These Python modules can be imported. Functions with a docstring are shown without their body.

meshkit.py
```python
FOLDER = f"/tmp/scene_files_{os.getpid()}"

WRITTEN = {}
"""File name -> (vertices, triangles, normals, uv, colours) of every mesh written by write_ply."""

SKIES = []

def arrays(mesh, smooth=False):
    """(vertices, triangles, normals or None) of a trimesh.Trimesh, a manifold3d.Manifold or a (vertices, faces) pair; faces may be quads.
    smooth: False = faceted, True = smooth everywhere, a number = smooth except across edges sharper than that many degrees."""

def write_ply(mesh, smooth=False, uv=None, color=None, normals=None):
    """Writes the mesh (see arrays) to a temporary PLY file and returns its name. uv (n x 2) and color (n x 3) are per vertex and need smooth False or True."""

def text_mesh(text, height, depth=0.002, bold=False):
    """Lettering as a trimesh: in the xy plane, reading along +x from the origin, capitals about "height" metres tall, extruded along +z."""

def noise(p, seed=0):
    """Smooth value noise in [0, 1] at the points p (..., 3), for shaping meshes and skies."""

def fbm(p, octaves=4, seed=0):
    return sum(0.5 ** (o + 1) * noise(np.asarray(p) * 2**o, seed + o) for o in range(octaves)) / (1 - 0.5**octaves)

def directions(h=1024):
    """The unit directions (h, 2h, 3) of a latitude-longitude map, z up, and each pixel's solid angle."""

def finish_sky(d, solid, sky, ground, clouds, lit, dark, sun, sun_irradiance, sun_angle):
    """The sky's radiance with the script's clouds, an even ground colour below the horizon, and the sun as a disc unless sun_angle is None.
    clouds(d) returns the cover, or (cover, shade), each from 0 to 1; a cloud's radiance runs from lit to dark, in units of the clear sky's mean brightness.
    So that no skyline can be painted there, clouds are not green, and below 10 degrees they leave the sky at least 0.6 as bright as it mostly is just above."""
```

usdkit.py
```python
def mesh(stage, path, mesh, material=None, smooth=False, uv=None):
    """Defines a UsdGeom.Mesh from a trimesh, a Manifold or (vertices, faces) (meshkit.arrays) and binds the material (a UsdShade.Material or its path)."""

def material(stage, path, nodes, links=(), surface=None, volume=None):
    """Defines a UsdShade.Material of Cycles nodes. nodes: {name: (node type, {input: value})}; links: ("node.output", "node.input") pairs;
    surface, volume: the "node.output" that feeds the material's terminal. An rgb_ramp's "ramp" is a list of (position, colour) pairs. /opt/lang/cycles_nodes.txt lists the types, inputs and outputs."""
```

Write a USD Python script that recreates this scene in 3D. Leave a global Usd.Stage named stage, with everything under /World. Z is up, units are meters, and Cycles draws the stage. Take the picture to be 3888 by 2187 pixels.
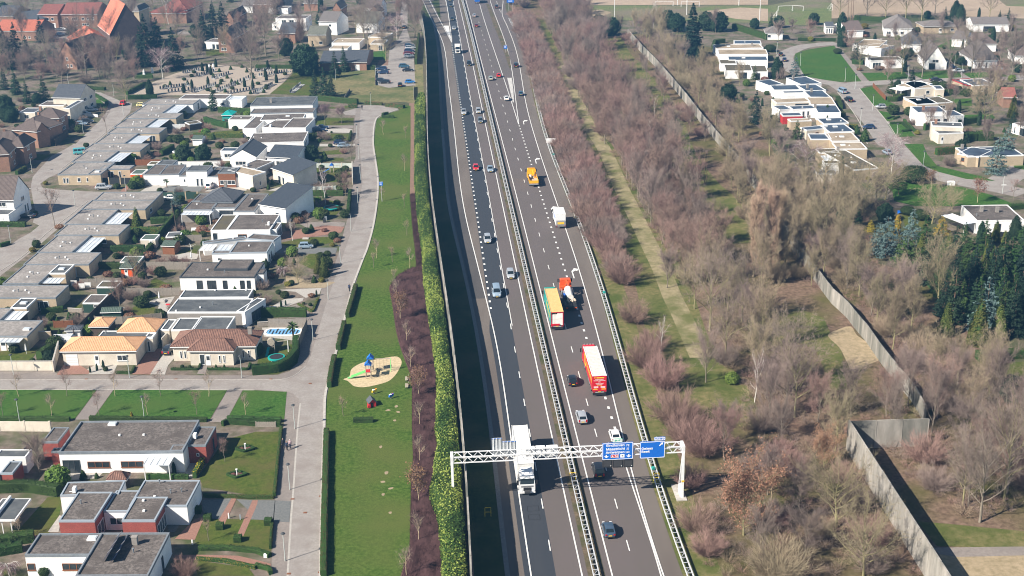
import math,random,re
import numpy as np,trimesh,usdkit,meshkit
from pxr import Usd,UsdGeom,UsdLux,UsdShade,Sdf,Gf,Vt
from scipy.interpolate import UnivariateSpline
from shapely.geometry import Polygon,Point,LineString
from shapely.ops import unary_union
import shapely
# ------ camera, sky, sun, exposure
stage=Usd.Stage.CreateInMemory()
UsdGeom.SetStageUpAxis(stage,'Z');UsdGeom.SetStageMetersPerUnit(stage,1.0)
UsdGeom.Xform.Define(stage,'/World');UsdGeom.Scope.Define(stage,'/World/Looks')
FPX,PITCH,ROLL,CAMH=5036.0,0.357463,-0.019995,101.67
_r=np.array([1,0,0.]);_w=np.array([0,math.cos(PITCH),-math.sin(PITCH)]);_u=np.cross(_r,_w)
CR=math.cos(ROLL)*_r+math.sin(ROLL)*_u;CU=-math.sin(ROLL)*_r+math.cos(ROLL)*_u;CF=_w
CAM=np.array([0,0,CAMH])
cam=UsdGeom.Camera.Define(stage,'/World/camera')
cam.CreateHorizontalApertureAttr(36.0);cam.CreateVerticalApertureAttr(36.0*576/1024)
cam.CreateFocalLengthAttr(36.0*FPX/3888);cam.CreateClippingRangeAttr(Gf.Vec2f(1,20000))
m4=np.eye(4);m4[0,:3]=CR;m4[1,:3]=CU;m4[2,:3]=-CF;m4[3,:3]=CAM
cam.AddTransformOp().Set(Gf.Matrix4d(m4 .tolist()))
EXPOSURE=0.95
cam.CreateExposureAttr(EXPOSURE)
SUN_AZ,SUN_EL=math.radians(57.0+180.0),math.radians(38.3)
SKY_STRENGTH,SUN_INT=0.05,1.25
dome=UsdLux.DomeLight.Define(stage,'/World/sky')
dome.GetPrim().SetCustomDataByKey('kind','structure')
dome.CreateIntensityAttr(1.0)
skym=usdkit.material(stage,'/World/Looks/sky',{'s':('sky_texture',{'sky_type':'single_scattering','sun_disc':False,'sun_elevation':SUN_EL,'sun_rotation':SUN_AZ-2*math.pi,'air_density':1.0,'aerosol_density':0.4}),'b':('background_shader',{'strength':SKY_STRENGTH})},[('s.color','b.color')],surface='b.background')
UsdShade.MaterialBindingAPI.Apply(dome.GetPrim()).Bind(skym)
sun=UsdLux.DistantLight.Define(stage,'/World/sun')
sun.CreateIntensityAttr(SUN_INT);sun.CreateNormalizeAttr(True);sun.CreateAngleAttr(0.53);sun.CreateColorAttr(Gf.Vec3f(1.0,0.93,0.83))
sd=np.array([math.sin(SUN_AZ)*math.cos(SUN_EL),math.cos(SUN_AZ)*math.cos(SUN_EL),math.sin(SUN_EL)])
sun.AddTransformOp().Set(Gf.Matrix4d().SetRotate(Gf.Rotation(Gf.Vec3d(0,0,1),Gf.Vec3d(*sd.tolist()))))
import ast
def table(text):
 """a table, one line per thing: numbers become numbers"""
 def cell(c):
  try:return ast.literal_eval(c)
  except Exception:return c
 return[tuple(cell(c)for c in l.split('|'))for l in text.split('\n')]
# ------ helpers: places
FR={'A':(1560,0,3.677),'B':(1560,394,3.677),'C':(1700,788,3.677),'D':(1750,1182,3.677),'E':(1680,1400,3.677),'F':(1700,1793,3.677),'G':(2200,1500,3.677)}
for _i in range(4):
 for _j in range(4):FR['%d%d'%(_i,_j)]=(972*_j,(0,547,1094,1640)[_i],2.65)
def ray(x,y):return(x-1944)/FPX*CR+(1093.5-y)/FPX*CU+CF
def spts(spec):
 """'00 12,40 33,9 A 5,5': survey readings of the photograph, frame by frame -> list of its pixels"""
 out,fr=[],None
 for tok in spec.split():
  if ',' in tok:
   a,b=tok.split(',');out.append((fr[0]+float(a)/fr[2],fr[1]+float(b)/fr[2]))
  else:fr=FR[tok]
 return out
def onz(q,z=0.0):
 d=ray(*q);t=(z-CAMH)/d[2];return np.array([d[0]*t,d[1]*t,z])
def W(spec,z=0.0):return[onz(q,z)for q in spts(spec)]
def P2(spec,z=0.0):return np.array([p[:2]for p in W(spec,z)])
def W1(spec,z=0.0):return W(spec,z)[0]
def onplane(q,p0,n):
 d=ray(*q);t=np.dot(np.asarray(p0)-CAM,n)/np.dot(d,n);return CAM+d*t
def span(pts,step=4.0,s=0.15,ext=0.0):
 """a road line as smooth x = f(y), sampled every step metres from near to far"""
 p=np.array(sorted([tuple(q[:2])for q in pts],key=lambda q:q[1]))
 f=UnivariateSpline(p[:,1],p[:,0],k=3,s=s*len(p))
 y=np.arange(p[0,1]-ext,p[-1,1]+ext+.01,step)
 yc=np.clip(y,p[0,1],p[-1,1]);x=f(yc)+(y-yc)*f.derivative()(yc)
 return np.c_[x,y]
def offset(path,d):
 t=np.gradient(path,axis=0);t/=np.linalg.norm(t,axis=1)[:,None]
 d=np.asarray(d,float);return path+np.c_[t[:,1],-t[:,0]]*(d[:,None]if d.ndim else d)
def resample(path,step):
 path=np.asarray(path,float);s=np.r_[0,np.cumsum(np.linalg.norm(np.diff(path,axis=0),axis=1))]
 n=max(2,int(s[-1]/step)+1);u=np.linspace(0,s[-1],n)
 return np.c_[tuple(np.interp(u,s,path[:,k])for k in range(path.shape[1]))]
def catmull(pts,n=6,closed=False):
 p=np.asarray(pts,float);N=len(p);out=[]
 for i in range(N if closed else N-1):
  a,b,c,d=(p[(i+k)%N]if closed else p[min(max(i+k,0),N-1)]for k in(-1,0,1,2))
  for t in np.arange(n)/n:
   out.append(.5*((2*b)+(c-a)*t+(2*a-5*b+4*c-d)*t*t+(3*b-a-3*c+d)*t**3))
 if not closed:out.append(p[-1])
 return np.array(out)
# ------ helpers: prims and meshes
USED={}
def uname(parent,name):
 k=(parent,name);n=USED.get(k,0);USED[k]=n+1
 return parent+'/'+(name if n==0 else '%s_%03d'%(name,n))
def cd(prim,**kw):
 for k,v in kw.items():
  if v:prim.SetCustomDataByKey(k,v)
 return prim
class Obj:
 def __init__(s,path):s.path=path
 @property
 def prim(s):return stage.GetPrimAtPath(s.path)
def thing(name,label,cat,loc=(0,0,0),rotz=0.0,group=None):
 path=uname('/World',name);x=UsdGeom.Xform.Define(stage,path)
 if any(loc):x.AddTranslateOp().Set(Gf.Vec3d(*map(float,loc)))
 if rotz:x.AddRotateZOp().Set(math.degrees(rotz))
 cd(x.GetPrim(),label=label,category=cat,group=group);return Obj(path)
class MB:
 """collects triangles; build() makes them one mesh"""
 def __init__(s):s.v,s.f,s.n=[],[],0
 def add(s,v,f):
  v=np.asarray(v,float).reshape(-1,3);f=np.asarray(f,int)
  if f.ndim==2 and f.shape[1]==4:f=np.vstack([f[:,[0,1,2]],f[:,[0,2,3]]])
  s.v.append(v);s.f.append(f+s.n);s.n+=len(v);return s
 def tm(s,m):return s.add(m.vertices,m.faces)
 def box(s,c,size,yaw=0.0,R=None):
  d=np.array([[x,y,z]for z in(-.5,.5)for y in(-.5,.5)for x in(-.5,.5)])*size
  if R is not None:d=d@np.asarray(R).T
  elif yaw:d=d@np.array([[math.cos(yaw),math.sin(yaw),0],[-math.sin(yaw),math.cos(yaw),0],[0,0,1]])
  return s.add(d+np.asarray(c,float),[[0,2,3,1],[4,5,7,6],[0,1,5,4],[2,6,7,3],[0,4,6,2],[1,3,7,5]])
 def quad(s,a,b,c,d):return s.add([a,b,c,d],[[0,1,2,3]])
 def tri(s,a,b,c):return s.add([a,b,c],[[0,1,2]])
 def hexa(s,b,t):
  """8 corner solid: bottom loop b, top loop t (counter-clockwise from above)"""
  n=len(b);v=np.vstack([b,t]);f=[[i,(i+1)%n,n+(i+1)%n,n+i]for i in range(n)]
  s.add(v,f);base=s.n-2*n
  idx=np.array([[0,i,i+1]for i in range(1,n-1)])
  s.f.append(idx+base+n);s.f.append(idx[:,::-1]+base);return s
 def tube(s,pts,r,n=6,cap=True):
  pts=np.asarray(pts,float);r=np.broadcast_to(np.asarray(r,float),(len(pts),));rings=[]
  t=np.gradient(pts,axis=0);t/=np.maximum(np.linalg.norm(t,axis=1),1e-9)[:,None]
  for p,d,q in zip(pts,t,r):
   a=np.cross(d,[0,0,1.])if abs(d[2])<.9 else np.cross(d,[1.,0,0]);a/=np.linalg.norm(a);b=np.cross(d,a)
   w=np.arange(n)*2*math.pi/n
   rings.append(p+q*(np.cos(w)[:,None]*a+np.sin(w)[:,None]*b))
  v=np.vstack(rings);f=[]
  for i in range(len(pts)-1):
   for k in range(n):f.append([i*n+k,i*n+(k+1)%n,(i+1)*n+(k+1)%n,(i+1)*n+k])
  s.add(v,f)
  if cap:
   base=s.n-len(v);e=len(v)-n
   s.f.append(np.array([[0,k+1,k]for k in range(1,n-1)])+base);s.f.append(np.array([[e,e+k,e+k+1]for k in range(1,n-1)])+base)
  return s
 def bar(s,a,b,w,h=None):
  """square bar from a to b"""
  a,b=np.asarray(a,float),np.asarray(b,float);d=b-a;L=np.linalg.norm(d);d=d/max(L,1e-9)
  side=np.cross(d,[0,0,1.])if abs(d[2])<.95 else np.array([1.,0,0]);side/=np.linalg.norm(side);up=np.cross(side,d)
  return s.box((a+b)/2,(L,w,h or w),R=np.c_[d,side,up])
 def poly(s,xy,z):
  v,f=trimesh.creation.triangulate_polygon(shp(xy),engine='earcut');v=np.c_[v,np.full(len(v),z)]
  a=v[f];n=np.cross(a[:,1]-a[:,0],a[:,2]-a[:,0])[:,2];f=np.where((n<0)[:,None],f[:,::-1],f)
  return s.add(v,f)
 def prism(s,xy,z0,z1):
  p=shp(xy);m=trimesh.creation.extrude_polygon(p,z1-z0,engine='earcut');m.apply_translation([0,0,z0]);return s.tm(m)
 def ribbon(s,a,b,z=0.0,zb=None):
  a,b=np.asarray(a),np.asarray(b);n=len(a)
  va=a if a.shape[1]==3 else np.c_[a,np.full(n,z)];vb=b if b.shape[1]==3 else np.c_[b,np.full(n,z if zb is None else zb)]
  return s.add(np.vstack([va,vb]),[[i,n+i,n+i+1,i+1]for i in range(n-1)])
 def arrays(s):return np.vstack(s.v),np.vstack(s.f)
 def build(s,name,material,parent='/World',smooth=False,label=None):
  return mesh(name,s.arrays(),material,parent,smooth,label)
def shp(xy):
 if isinstance(xy,Polygon):return xy
 p=Polygon(np.asarray(xy)[:,:2])
 if not p.is_valid:
  p=p.buffer(0)
  if p.geom_type!='Polygon':p=max(p.geoms,key=lambda g:g.area)
 return p
def mesh(name,m,material,parent='/World',smooth=False,label=None):
 parent=parent.path if isinstance(parent,Obj)else parent
 path=uname(parent,name)
 p=usdkit.mesh(stage,path,m,material=MAT[material]if isinstance(material,str)else material,smooth=smooth).GetPrim()
 if label:cd(p,label=label)
 return Obj(path)
def single(name,m,material,label,cat,group=None,smooth=False):
 """a thing that is one mesh"""
 o=mesh(name,m.arrays()if isinstance(m,MB)else m,material,'/World',smooth);cd(o.prim,label=label,category=cat,group=group);return o
def struct(name,m,material,smooth=False):
 o=mesh(name,m.arrays()if isinstance(m,MB)else m,material,'/World',smooth);cd(o.prim,kind='structure');return o
def copy(src,loc,rotz=0.0,scale=1.0,label=None,cat=None,group=None,name=None):
 """another one of src (a class prim or a thing) directly under /World"""
 path=uname('/World',name or re.sub(r'_\d{3}$','',src.path.rsplit('/',1)[1]));x=UsdGeom.Xform.Define(stage,path)
 pr=x.GetPrim();pr.GetReferences().AddInternalReference(src.path);pr.SetInstanceable(True)
 x.ClearXformOpOrder()
 sc=scale if np.ndim(scale)else(scale,)*3
 mt=Gf.Matrix4d().SetScale(Gf.Vec3d(*map(float,sc)))*Gf.Matrix4d().SetRotate(Gf.Rotation(Gf.Vec3d(0,0,1),math.degrees(rotz)))*Gf.Matrix4d().SetTranslate(Gf.Vec3d(*map(float,loc)))
 x.AddTransformOp(opSuffix='place').Set(mt)
 cd(pr,label=label,category=cat,group=group);return Obj(path)
UsdGeom.Scope.Define(stage,'/Kinds')
def kind(name):
 """a class prim (not drawn itself) that copies refer to"""
 path=uname('/Kinds',name);stage.CreateClassPrim(path);stage.GetPrimAtPath(path).SetTypeName('Xform');return Obj(path)
# ------ materials
MAT={}
def M(name,c1,c2=None,scale=1.0,rough=.85,detail=4,bump=0.0,bscale=None,spec=.3,metallic=0.0,c3=None,s3=.1,lo=.35,hi=.65,obj=False,rand=0.0,stretch=None,rnd_hue=0.0,bdist=.05,coat=0,trans=0.0):
 """principled surface; c1..c2 mixed by noise of the given scale (per metre), c3 by a broader noise, rand = brightness spread between copies"""
 N={'p':('principled_bsdf',{'roughness':rough,'specular_ior_level':spec,'metallic':metallic,'base_color':c1,'coat_weight':coat})}
 L=[];src=None
 co='t.object' if obj else 'g.position'
 N['t' if obj else 'g']=('texture_coordinate',{})if obj else('geometry',{})
 if stretch is not None:
  N['mp']=('mapping',{'scale':stretch});L.append((co,'mp.vector'));co='mp.vector'
 if c2 is not None:
  N['n']=('noise_texture',{'scale':scale,'detail':detail,'roughness':.6});L.append((co,'n.vector'))
  N['r']=('rgb_ramp',{'ramp':[(lo,c1),(hi,c2)]});L.append(('n.fac','r.fac'));src='r.color'
 if c3 is not None:
  N['n3']=('noise_texture',{'scale':s3,'detail':3,'roughness':.55});L.append((co,'n3.vector'))
  N['r3']=('rgb_ramp',{'ramp':[(.42,(0,0,0)),(.66,(1,1,1))]});L.append(('n3.fac','r3.fac'))
  N['m3']=('mix_color',{'a':c1,'b':c3});L+=[('r3.color','m3.fac')]
  if src:L.append((src,'m3.a'))
  src='m3.result'
 if rand or rnd_hue:
  N['o']=('object_info',{});N['mr']=('map_range',{'from_min':0.,'from_max':1.,'to_min':1-rand,'to_max':1+rand});L.append(('o.random','mr.value'))
  N['h']=('hsv',{'color':c1});L.append(('mr.result','h.value'))
  if rnd_hue:
   N['mf']=('math',{'math_type':'multiply','value2':7.31});N['fr']=('math',{'math_type':'fraction'});L+=[('o.random','mf.value1'),('mf.value','fr.value1')]
   N['mh']=('map_range',{'from_min':0.,'from_max':1.,'to_min':.5-rnd_hue,'to_max':.5+rnd_hue});L+=[('fr.value','mh.value'),('mh.result','h.hue')]
  if src:L.append((src,'h.color'))
  src='h.color'
 if src:L.append((src,'p.base_color'))
 if bump:
  N['bn']=('noise_texture',{'scale':bscale or scale,'detail':3});L.append((co,'bn.vector'))
  N['b']=('bump',{'strength':bump,'distance':bdist});L+=[('bn.fac','b.height'),('b.normal','p.normal')]
 surf='p.BSDF'
 if trans:
  N['tl']=('translucent_bsdf',{'color':c1});N['mx']=('mix_closure',{'fac':trans});L+=[('p.BSDF','mx.closure1'),('tl.BSDF','mx.closure2')]
  if src:L.append((src,'tl.color'))
  surf='mx.closure'
 MAT[name]=usdkit.material(stage,'/World/Looks/'+name,N,L,surface=surf);return name
def brick(name,c1,c2,mortar,bw=.22,rh=.065,rough=.85,axis_mix=True):
 """brickwork by world place: x+y along the wall, z up"""
 N={'g':('geometry',{}),'s':('separate_xyz',{}),'a':('math',{'math_type':'add'}),'c':('combine_xyz',{}),'b':('brick_texture',{'color1':c1,'color2':c2,'mortar':mortar,'scale':1.0,'brick_width':bw,'row_height':rh,'mortar_size':.008}),'n':('noise_texture',{'scale':.6,'detail':4}),'m':('mix_color',{'blend_type':'multiply','fac':.5}),'r':('rgb_ramp',{'ramp':[(.3,(.7,.7,.7)),(.7,(1.15,1.1,1.1))]}),'p':('principled_bsdf',{'roughness':rough,'specular_ior_level':.25})}
 L=[('g.position','s.vector'),('s.x','a.value1'),('s.y','a.value2'),('a.value','c.x'),('s.z','c.y'),('c.vector','b.vector'),('g.position','n.vector'),('n.fac','r.fac'),('b.color','m.a'),('r.color','m.b'),('m.result','p.base_color')]
 MAT[name]=usdkit.material(stage,'/World/Looks/'+name,N,L,surface='p.BSDF');return name
M('asphalt',(.100,.083,.079),(.128,.107,.102),60,.9,bump=.25,bscale=50,c3=(.105,.090,.082),s3=.12,stretch=(1,.25,1))
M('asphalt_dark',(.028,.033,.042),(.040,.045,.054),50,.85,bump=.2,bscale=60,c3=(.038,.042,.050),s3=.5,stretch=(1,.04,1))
M('asphalt_shoulder',(.125,.105,.090),(.155,.132,.115),40,.9,bump=.25,bscale=50,c3=(.115,.095,.082),s3=.15,stretch=(1,.2,1))
M('asphalt_ramp',(.070,.064,.062),(.088,.080,.076),50,.9,bump=.2,c3=(.062,.058,.058),s3=.15,stretch=(1,.2,1))
M('line_paint',(.62,.61,.58),(.78,.77,.74),3,.6,detail=6)
M('hatch_paint',(.34,.33,.31),(.62,.60,.56),1.2,.7,detail=6)
M('median_soil',(.085,.060,.036),(.150,.115,.075),2.2,.95,bump=.6,bscale=6,c3=(.055,.060,.022),s3=.25)
M('gutter_concrete',(.16,.155,.145),(.22,.21,.20),3,.9)
M('verge_grass',(.026,.046,.012),(.044,.064,.018),1.5,.95,spec=.05,bump=.6,bscale=8,c3=(.085,.080,.035),s3=.08)
M('lawn_grass',(.038,.078,.010),(.080,.128,.024),1.6,.95,spec=.08,detail=8,lo=.40,hi=.60,bump=.7,bscale=7,c3=(.085,.108,.026),s3=.07)
M('lawn_fresh',(.028,.080,.012),(.058,.122,.024),1.5,.95,spec=.08,detail=8,lo=.40,hi=.60,bump=.6,bscale=7,c3=(.058,.104,.022),s3=.08)
M('garden_grass',(.046,.074,.012),(.088,.108,.022),1.2,.95,spec=.08,detail=6,bump=.6,bscale=7,c3=(.095,.09,.03),s3=.2)
M('meadow_grass',(.120,.112,.040),(.220,.180,.090),.8,.95,detail=6,bump=.6,bscale=5,c3=(.075,.095,.026),s3=.09)
M('track_grass',(.090,.098,.028),(.190,.160,.075),.9,.95,spec=.08,detail=6,bump=.8,bscale=4,c3=(.070,.090,.022),s3=.12)
M('leaf_litter',(.105,.070,.048),(.210,.145,.105),1.1,.95,spec=.08,detail=7,bump=.8,bscale=4,c3=(.090,.085,.030),s3=.07)
M('pale_straw',(.240,.190,.110),(.360,.280,.180),1.0,.95,detail=6,bump=.6,bscale=5)
M('base_ground',(.070,.062,.036),(.120,.098,.062),.5,.95,detail=6,bump=.6,bscale=3,c3=(.050,.065,.022),s3=.03)
M('playing_field',(.095,.125,.040),(.135,.155,.055),.3,.95,detail=6,c3=(.170,.135,.095),s3=.03)
M('bare_field',(.330,.250,.180),(.390,.300,.220),.25,.95,detail=5,c3=(.290,.220,.150),s3=.02)
M('sand',(.42,.33,.20),(.55,.44,.28),2,.95,bump=.7,bscale=3)
# ------ the setting: ground
M('paving',(.205,.175,.155),(.255,.222,.198),2.0,.9,detail=8,bump=.15,bscale=20,c3=(.190,.165,.150),s3=.2)
M('paving_light',(.250,.225,.205),(.305,.278,.255),2.0,.9,detail=8,bump=.15,bscale=20,c3=(.235,.205,.185),s3=.3)
M('paving_red',(.230,.120,.090),(.290,.160,.120),4,.9,detail=6,bump=.2,bscale=14)
M('paving_dark',(.120,.125,.122),(.160,.162,.158),3,.9,detail=6,bump=.2,bscale=14)
M('paving_slab',(.33,.31,.28),(.42,.39,.35),2.5,.9,detail=6)
M('kerb_concrete',(.36,.335,.30),(.46,.43,.39),2,.9)
M('garden_soil',(.115,.088,.068),(.200,.160,.130),.7,.95,detail=7,bump=.6,bscale=4,c3=(.060,.075,.025),s3=.16)
M('cemetery_gravel',(.29,.24,.19),(.37,.31,.25),1.2,.95,detail=6)
M('clay_bed',(.17,.105,.075),(.24,.15,.11),1.2,.95,bump=.5,bscale=6)
M('worn_earth',(.26,.20,.13),(.32,.26,.17),3,.95)
LZ=0.0
AVOID,HOUSES=[],[]
def sheet(name,spec,mat_,lift,smooth=0):
 p=P2(spec)
 if 'pav' in mat_ or 'fresh' in mat_:AVOID.append(shp(p).buffer(.4))
 if smooth:p=catmull(p,smooth,closed=True)
 return struct(name,MB().poly(p,lift),mat_)
def lane(name,spec,w,mat_,lift,n=5):
 c=resample(catmull(P2(spec),n),1.5);poly=LineString(c).buffer(w/2,cap_style='flat')
 poly=poly if poly.geom_type=='Polygon' else max(poly.geoms,key=lambda g:g.area)
 return struct(name,MB().poly(poly,lift),mat_)
g=MB()
g.quad((-1200,-500,0),(1200,-500,0),(1200,1950,0),(-1200,1950,0));struct('ground',g,'base_ground')
# ---- motorway lines (x as smooth functions of y)
L1=span(W('A 165,0 225,140 290,270 355,395 410,500 450,600 480,720 490,850 510,1000 530,1200 560,1449 B 590,250 620,470 640,700 660,900 690,1150 735,1449 C 265,170 315,380 385,680 440,900 510,1200 575,1449 D 440,200 490,370 530,620 570,880 615,1200 645,1449 E 850,230 900,560 965,980 F 1000,350 1060,750 1110,1100 1165,1449'),2,.004,6)
L3=span(W('A 583,0 640,240 690,560 735,830 770,1050 810,1260 850,1449 B 890,200 940,450 985,720 1035,980 1075,1230 1110,1449 C 650,280 700,560 755,850 800,1100 870,1449 D 728,225 775,530 834,880 908,1265 E 1094,85 1165,470 1238,890 1324,1350 F 1343,430 1449,1010'),2,.006,8)
L4=span(W('A 655,0 700,160 745,350 790,560 830,750 870,950 920,1180 985,1449 B 1030,250 1080,470 1130,700 1180,950 1225,1160 1285,1449 C 840,320 900,600 960,880 1010,1120 1080,1449 D 950,260 1010,520 1070,800 1130,1080 1205,1449 E 1400,320 1470,650 1545,1000 F 1630,350 1700,640 1780,1000 1870,1449'),2,.006,6)
R1=span(W('A 765,0 820,190 870,370 925,630 985,880 1050,1130 1140,1449 B 1200,240 1270,500 1340,760 1400,980 1460,1230 1515,1449 C 1060,240 1130,500 1200,800 1280,1120 1360,1449 D 1250,270 1330,610 1410,960 1480,1220 1545,1449 E 1700,250 1780,560 1880,900 F 1925,0 2000,280 2080,600 2170,960 2300,1449'),2,.006,6)
R2=span(W('A 858,15 885,92 912,183 943,280 975,385 1008,503 1045,630 1083,768 1127,917 1174,1085 1227,1270 1253,1365 B 1283,25 1345,245 1381,365 1415,490 1455,622 1495,765 1538,917 1583,1077 1631,1245 1680,1425 C 1220,165 1279,372 1340,593 1408,829 1481,1085 D 1553,535 1653,890 1765,1282 E 2143,910 F 2358,478 2527,1073'),2,.004,8)
RB=span(W('B 1520,328 1545,407 1571,490 1599,578 1627,670 1656,764 1786,1178 1822,1288 1860,1408 C 1384,83 1425,212 1468,348 1513,490 1560,638 1610,795 1635,875 D 1649,55 1714,257 1782,468 2015,1200 2055,1328 E 2310,527 2401,808 G 400,158 443,298 535,588'),1,.003,3)
RBfull=RB
R4=span(W('A 1365,415 1420,560 1470,710 1510,870 1540,1050 1575,1260 1605,1449 B 1660,220 1720,430 1790,640 1850,830 1920,1040 1990,1250 2055,1449 C 1650,310 1750,640 1850,920 1920,1130 2005,1449 D 1890,250 1960,540 2040,870 2110,1160 2190,1449 E 2380,370 2460,690 G 540,330 620,620 720,1020 760,1200 830,1449 32 1340,850 1430,1150 1525,1449'),2,.004,6)
R5=span(W('G 690,1115 740,1290 32 1250,650 1330,900 1410,1150 1500,1449'),1,.002,5)
R3=span(W('A 960,55 1000,200 1060,400 1130,600 1190,780 1250,950 1300,1110 1360,1280 1410,1449 B 1450,120 1480,220 1508,288'),2,.006)
RX=span(W('A 1105,0 1150,140 1200,280 1270,450 1330,640 1380,800 1410,960 1440,1200 1465,1449 B 1485,120 1500,220 1512,288'),2,.006)
R6=span(W('A 1285,0 1282,90 1272,195 1310,290 1365,415'),2,.003)
RE=span(W('A 1320,60 1350,180 1430,370 1505,520 1570,690 1622,900 1680,1150 1735,1449 B 1790,230 1870,500 1950,720 2030,900 2110,1150 2230,1449 C 1850,300 1950,600 2060,920 2180,1449 D 2100,370 2190,660 2300,1080 2400,1449 G 740,260 830,630 960,1060 1080,1449 32 1480,740 1560,980 1650,1250 1720,1449'),2,.02,8)
LE=span(W('A 150,0 270,230 330,430 352,600 375,900 405,1449 B 430,350 450,620 480,1000 510,1449 C 85,350 150,600 215,850 265,1130 320,1449 D 215,400 280,700 330,1050 375,1449 E 600,400 640,720 680,1000 F 645,0 700,450 750,850 800,1300 815,1449'),2,.01,8)
LB=span(W('A 572,610 585,690 597,790 612,900 630,1030 657,1180 672,1300 690,1430 B 700,45 722,188 739,300 757,420 774,545 793,680 814,820 836,968 860,1125 886,1293 903,1410 C 417,147 446,346 476,560 509,788 545,1031 585,1295 598,1387 D 428,35'),1,.003,1)
def at(path,y):return np.interp(y,path[:,1],path[:,0])
def between(a,b,y0,y1,step=3):
 y=np.arange(y0,y1+step,step);y=np.clip(y,y0,y1);return np.c_[at(a,y),y],np.c_[at(b,y),y]
YN,YF=145.0,735.0
def ext(p,y0=YN,y1=YF):
 """carries a line on straight to y0..y1"""
 a=p[0]+(p[1]-p[0])/(p[1,1]-p[0,1])*(y0-p[0,1]);b=p[-1]+(p[-1]-p[-4])/(p[-1,1]-p[-4,1])*(y1-p[-1,1])
 return np.vstack([[a]if y0<p[0,1]else np.zeros((0,2)),p,[b]if y1>p[-1,1]else np.zeros((0,2))])
L1,L3,L4,R1,R2,R4,RE,LE=map(ext,(L1,L3,L4,R1,R2,R4,RE,LE))
ML,MR=offset(L4,.85),offset(R1,-.95)
struct('left_carriageway',MB().ribbon(*between(LE,ML,YN,YF),z=.02),'asphalt_shoulder')
struct('right_carriageway',MB().ribbon(*between(MR,RE,YN,YF),z=.02),'asphalt')
yb0,yb1=LB[0,1],LB[-1,1]
darkL=np.vstack([offset(L1,-.9)[offset(L1,-.9)[:,1]<yb0-8],offset(LB,-.35),offset(L3,-3.4)[offset(L3,-3.4)[:,1]>yb1+3]]);darkL=darkL[np.argsort(darkL[:,1])]
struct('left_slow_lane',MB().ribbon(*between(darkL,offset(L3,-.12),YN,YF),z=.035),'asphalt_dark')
struct('left_fast_lane',MB().ribbon(*between(offset(L3,-.12),ML,YN,YF),z=.036),'asphalt')
struct('right_hard_shoulder',MB().ribbon(*between(offset(R4,.25),offset(RE,-.05),YN,560),z=.034),'asphalt_shoulder')
y=L1[:,1];a=y>yb0+25
struct('entry_ramp',MB().ribbon(*between(offset(LE,.8),offset(L1,.1),yb0+10,YF),z=.033),'asphalt_ramp')
struct('median_strip',MB().ribbon(*between(offset(ML,-.02),MR,YN,YF),z=.045),'median_soil')
struct('gutter',MB().ribbon(*between(offset(LE,-.15),offset(LE,.55),YN,420),z=.05),'gutter_concrete')
NW_TOP='A 100,100 150,200 175,330 190,450 200,640 210,860 225,1200 228,1449 B 222,100 235,300 240,520 250,850 275,1150 300,1449 21 1945,200 1985,450 2005,700 2030,1000 2055,1200 2075,1449 31 2085,250 2110,500 2135,800 2155,1050 2175,1449'
NW=ext(span(W(NW_TOP,6.0),2,.02,2),142,620)
struct('left_verge',MB().ribbon(*between(NW,LE,YN,700),z=.015),'verge_grass')
struct('splitter_island',MB().poly(P2('A 290,20 340,0 395,0 405,120 415,270 395,240 340,120'),.06),'verge_grass')
struct('right_verge',MB().ribbon(*between(RE,offset(RE,5.5),YN,600),z=.018),'track_grass')
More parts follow.
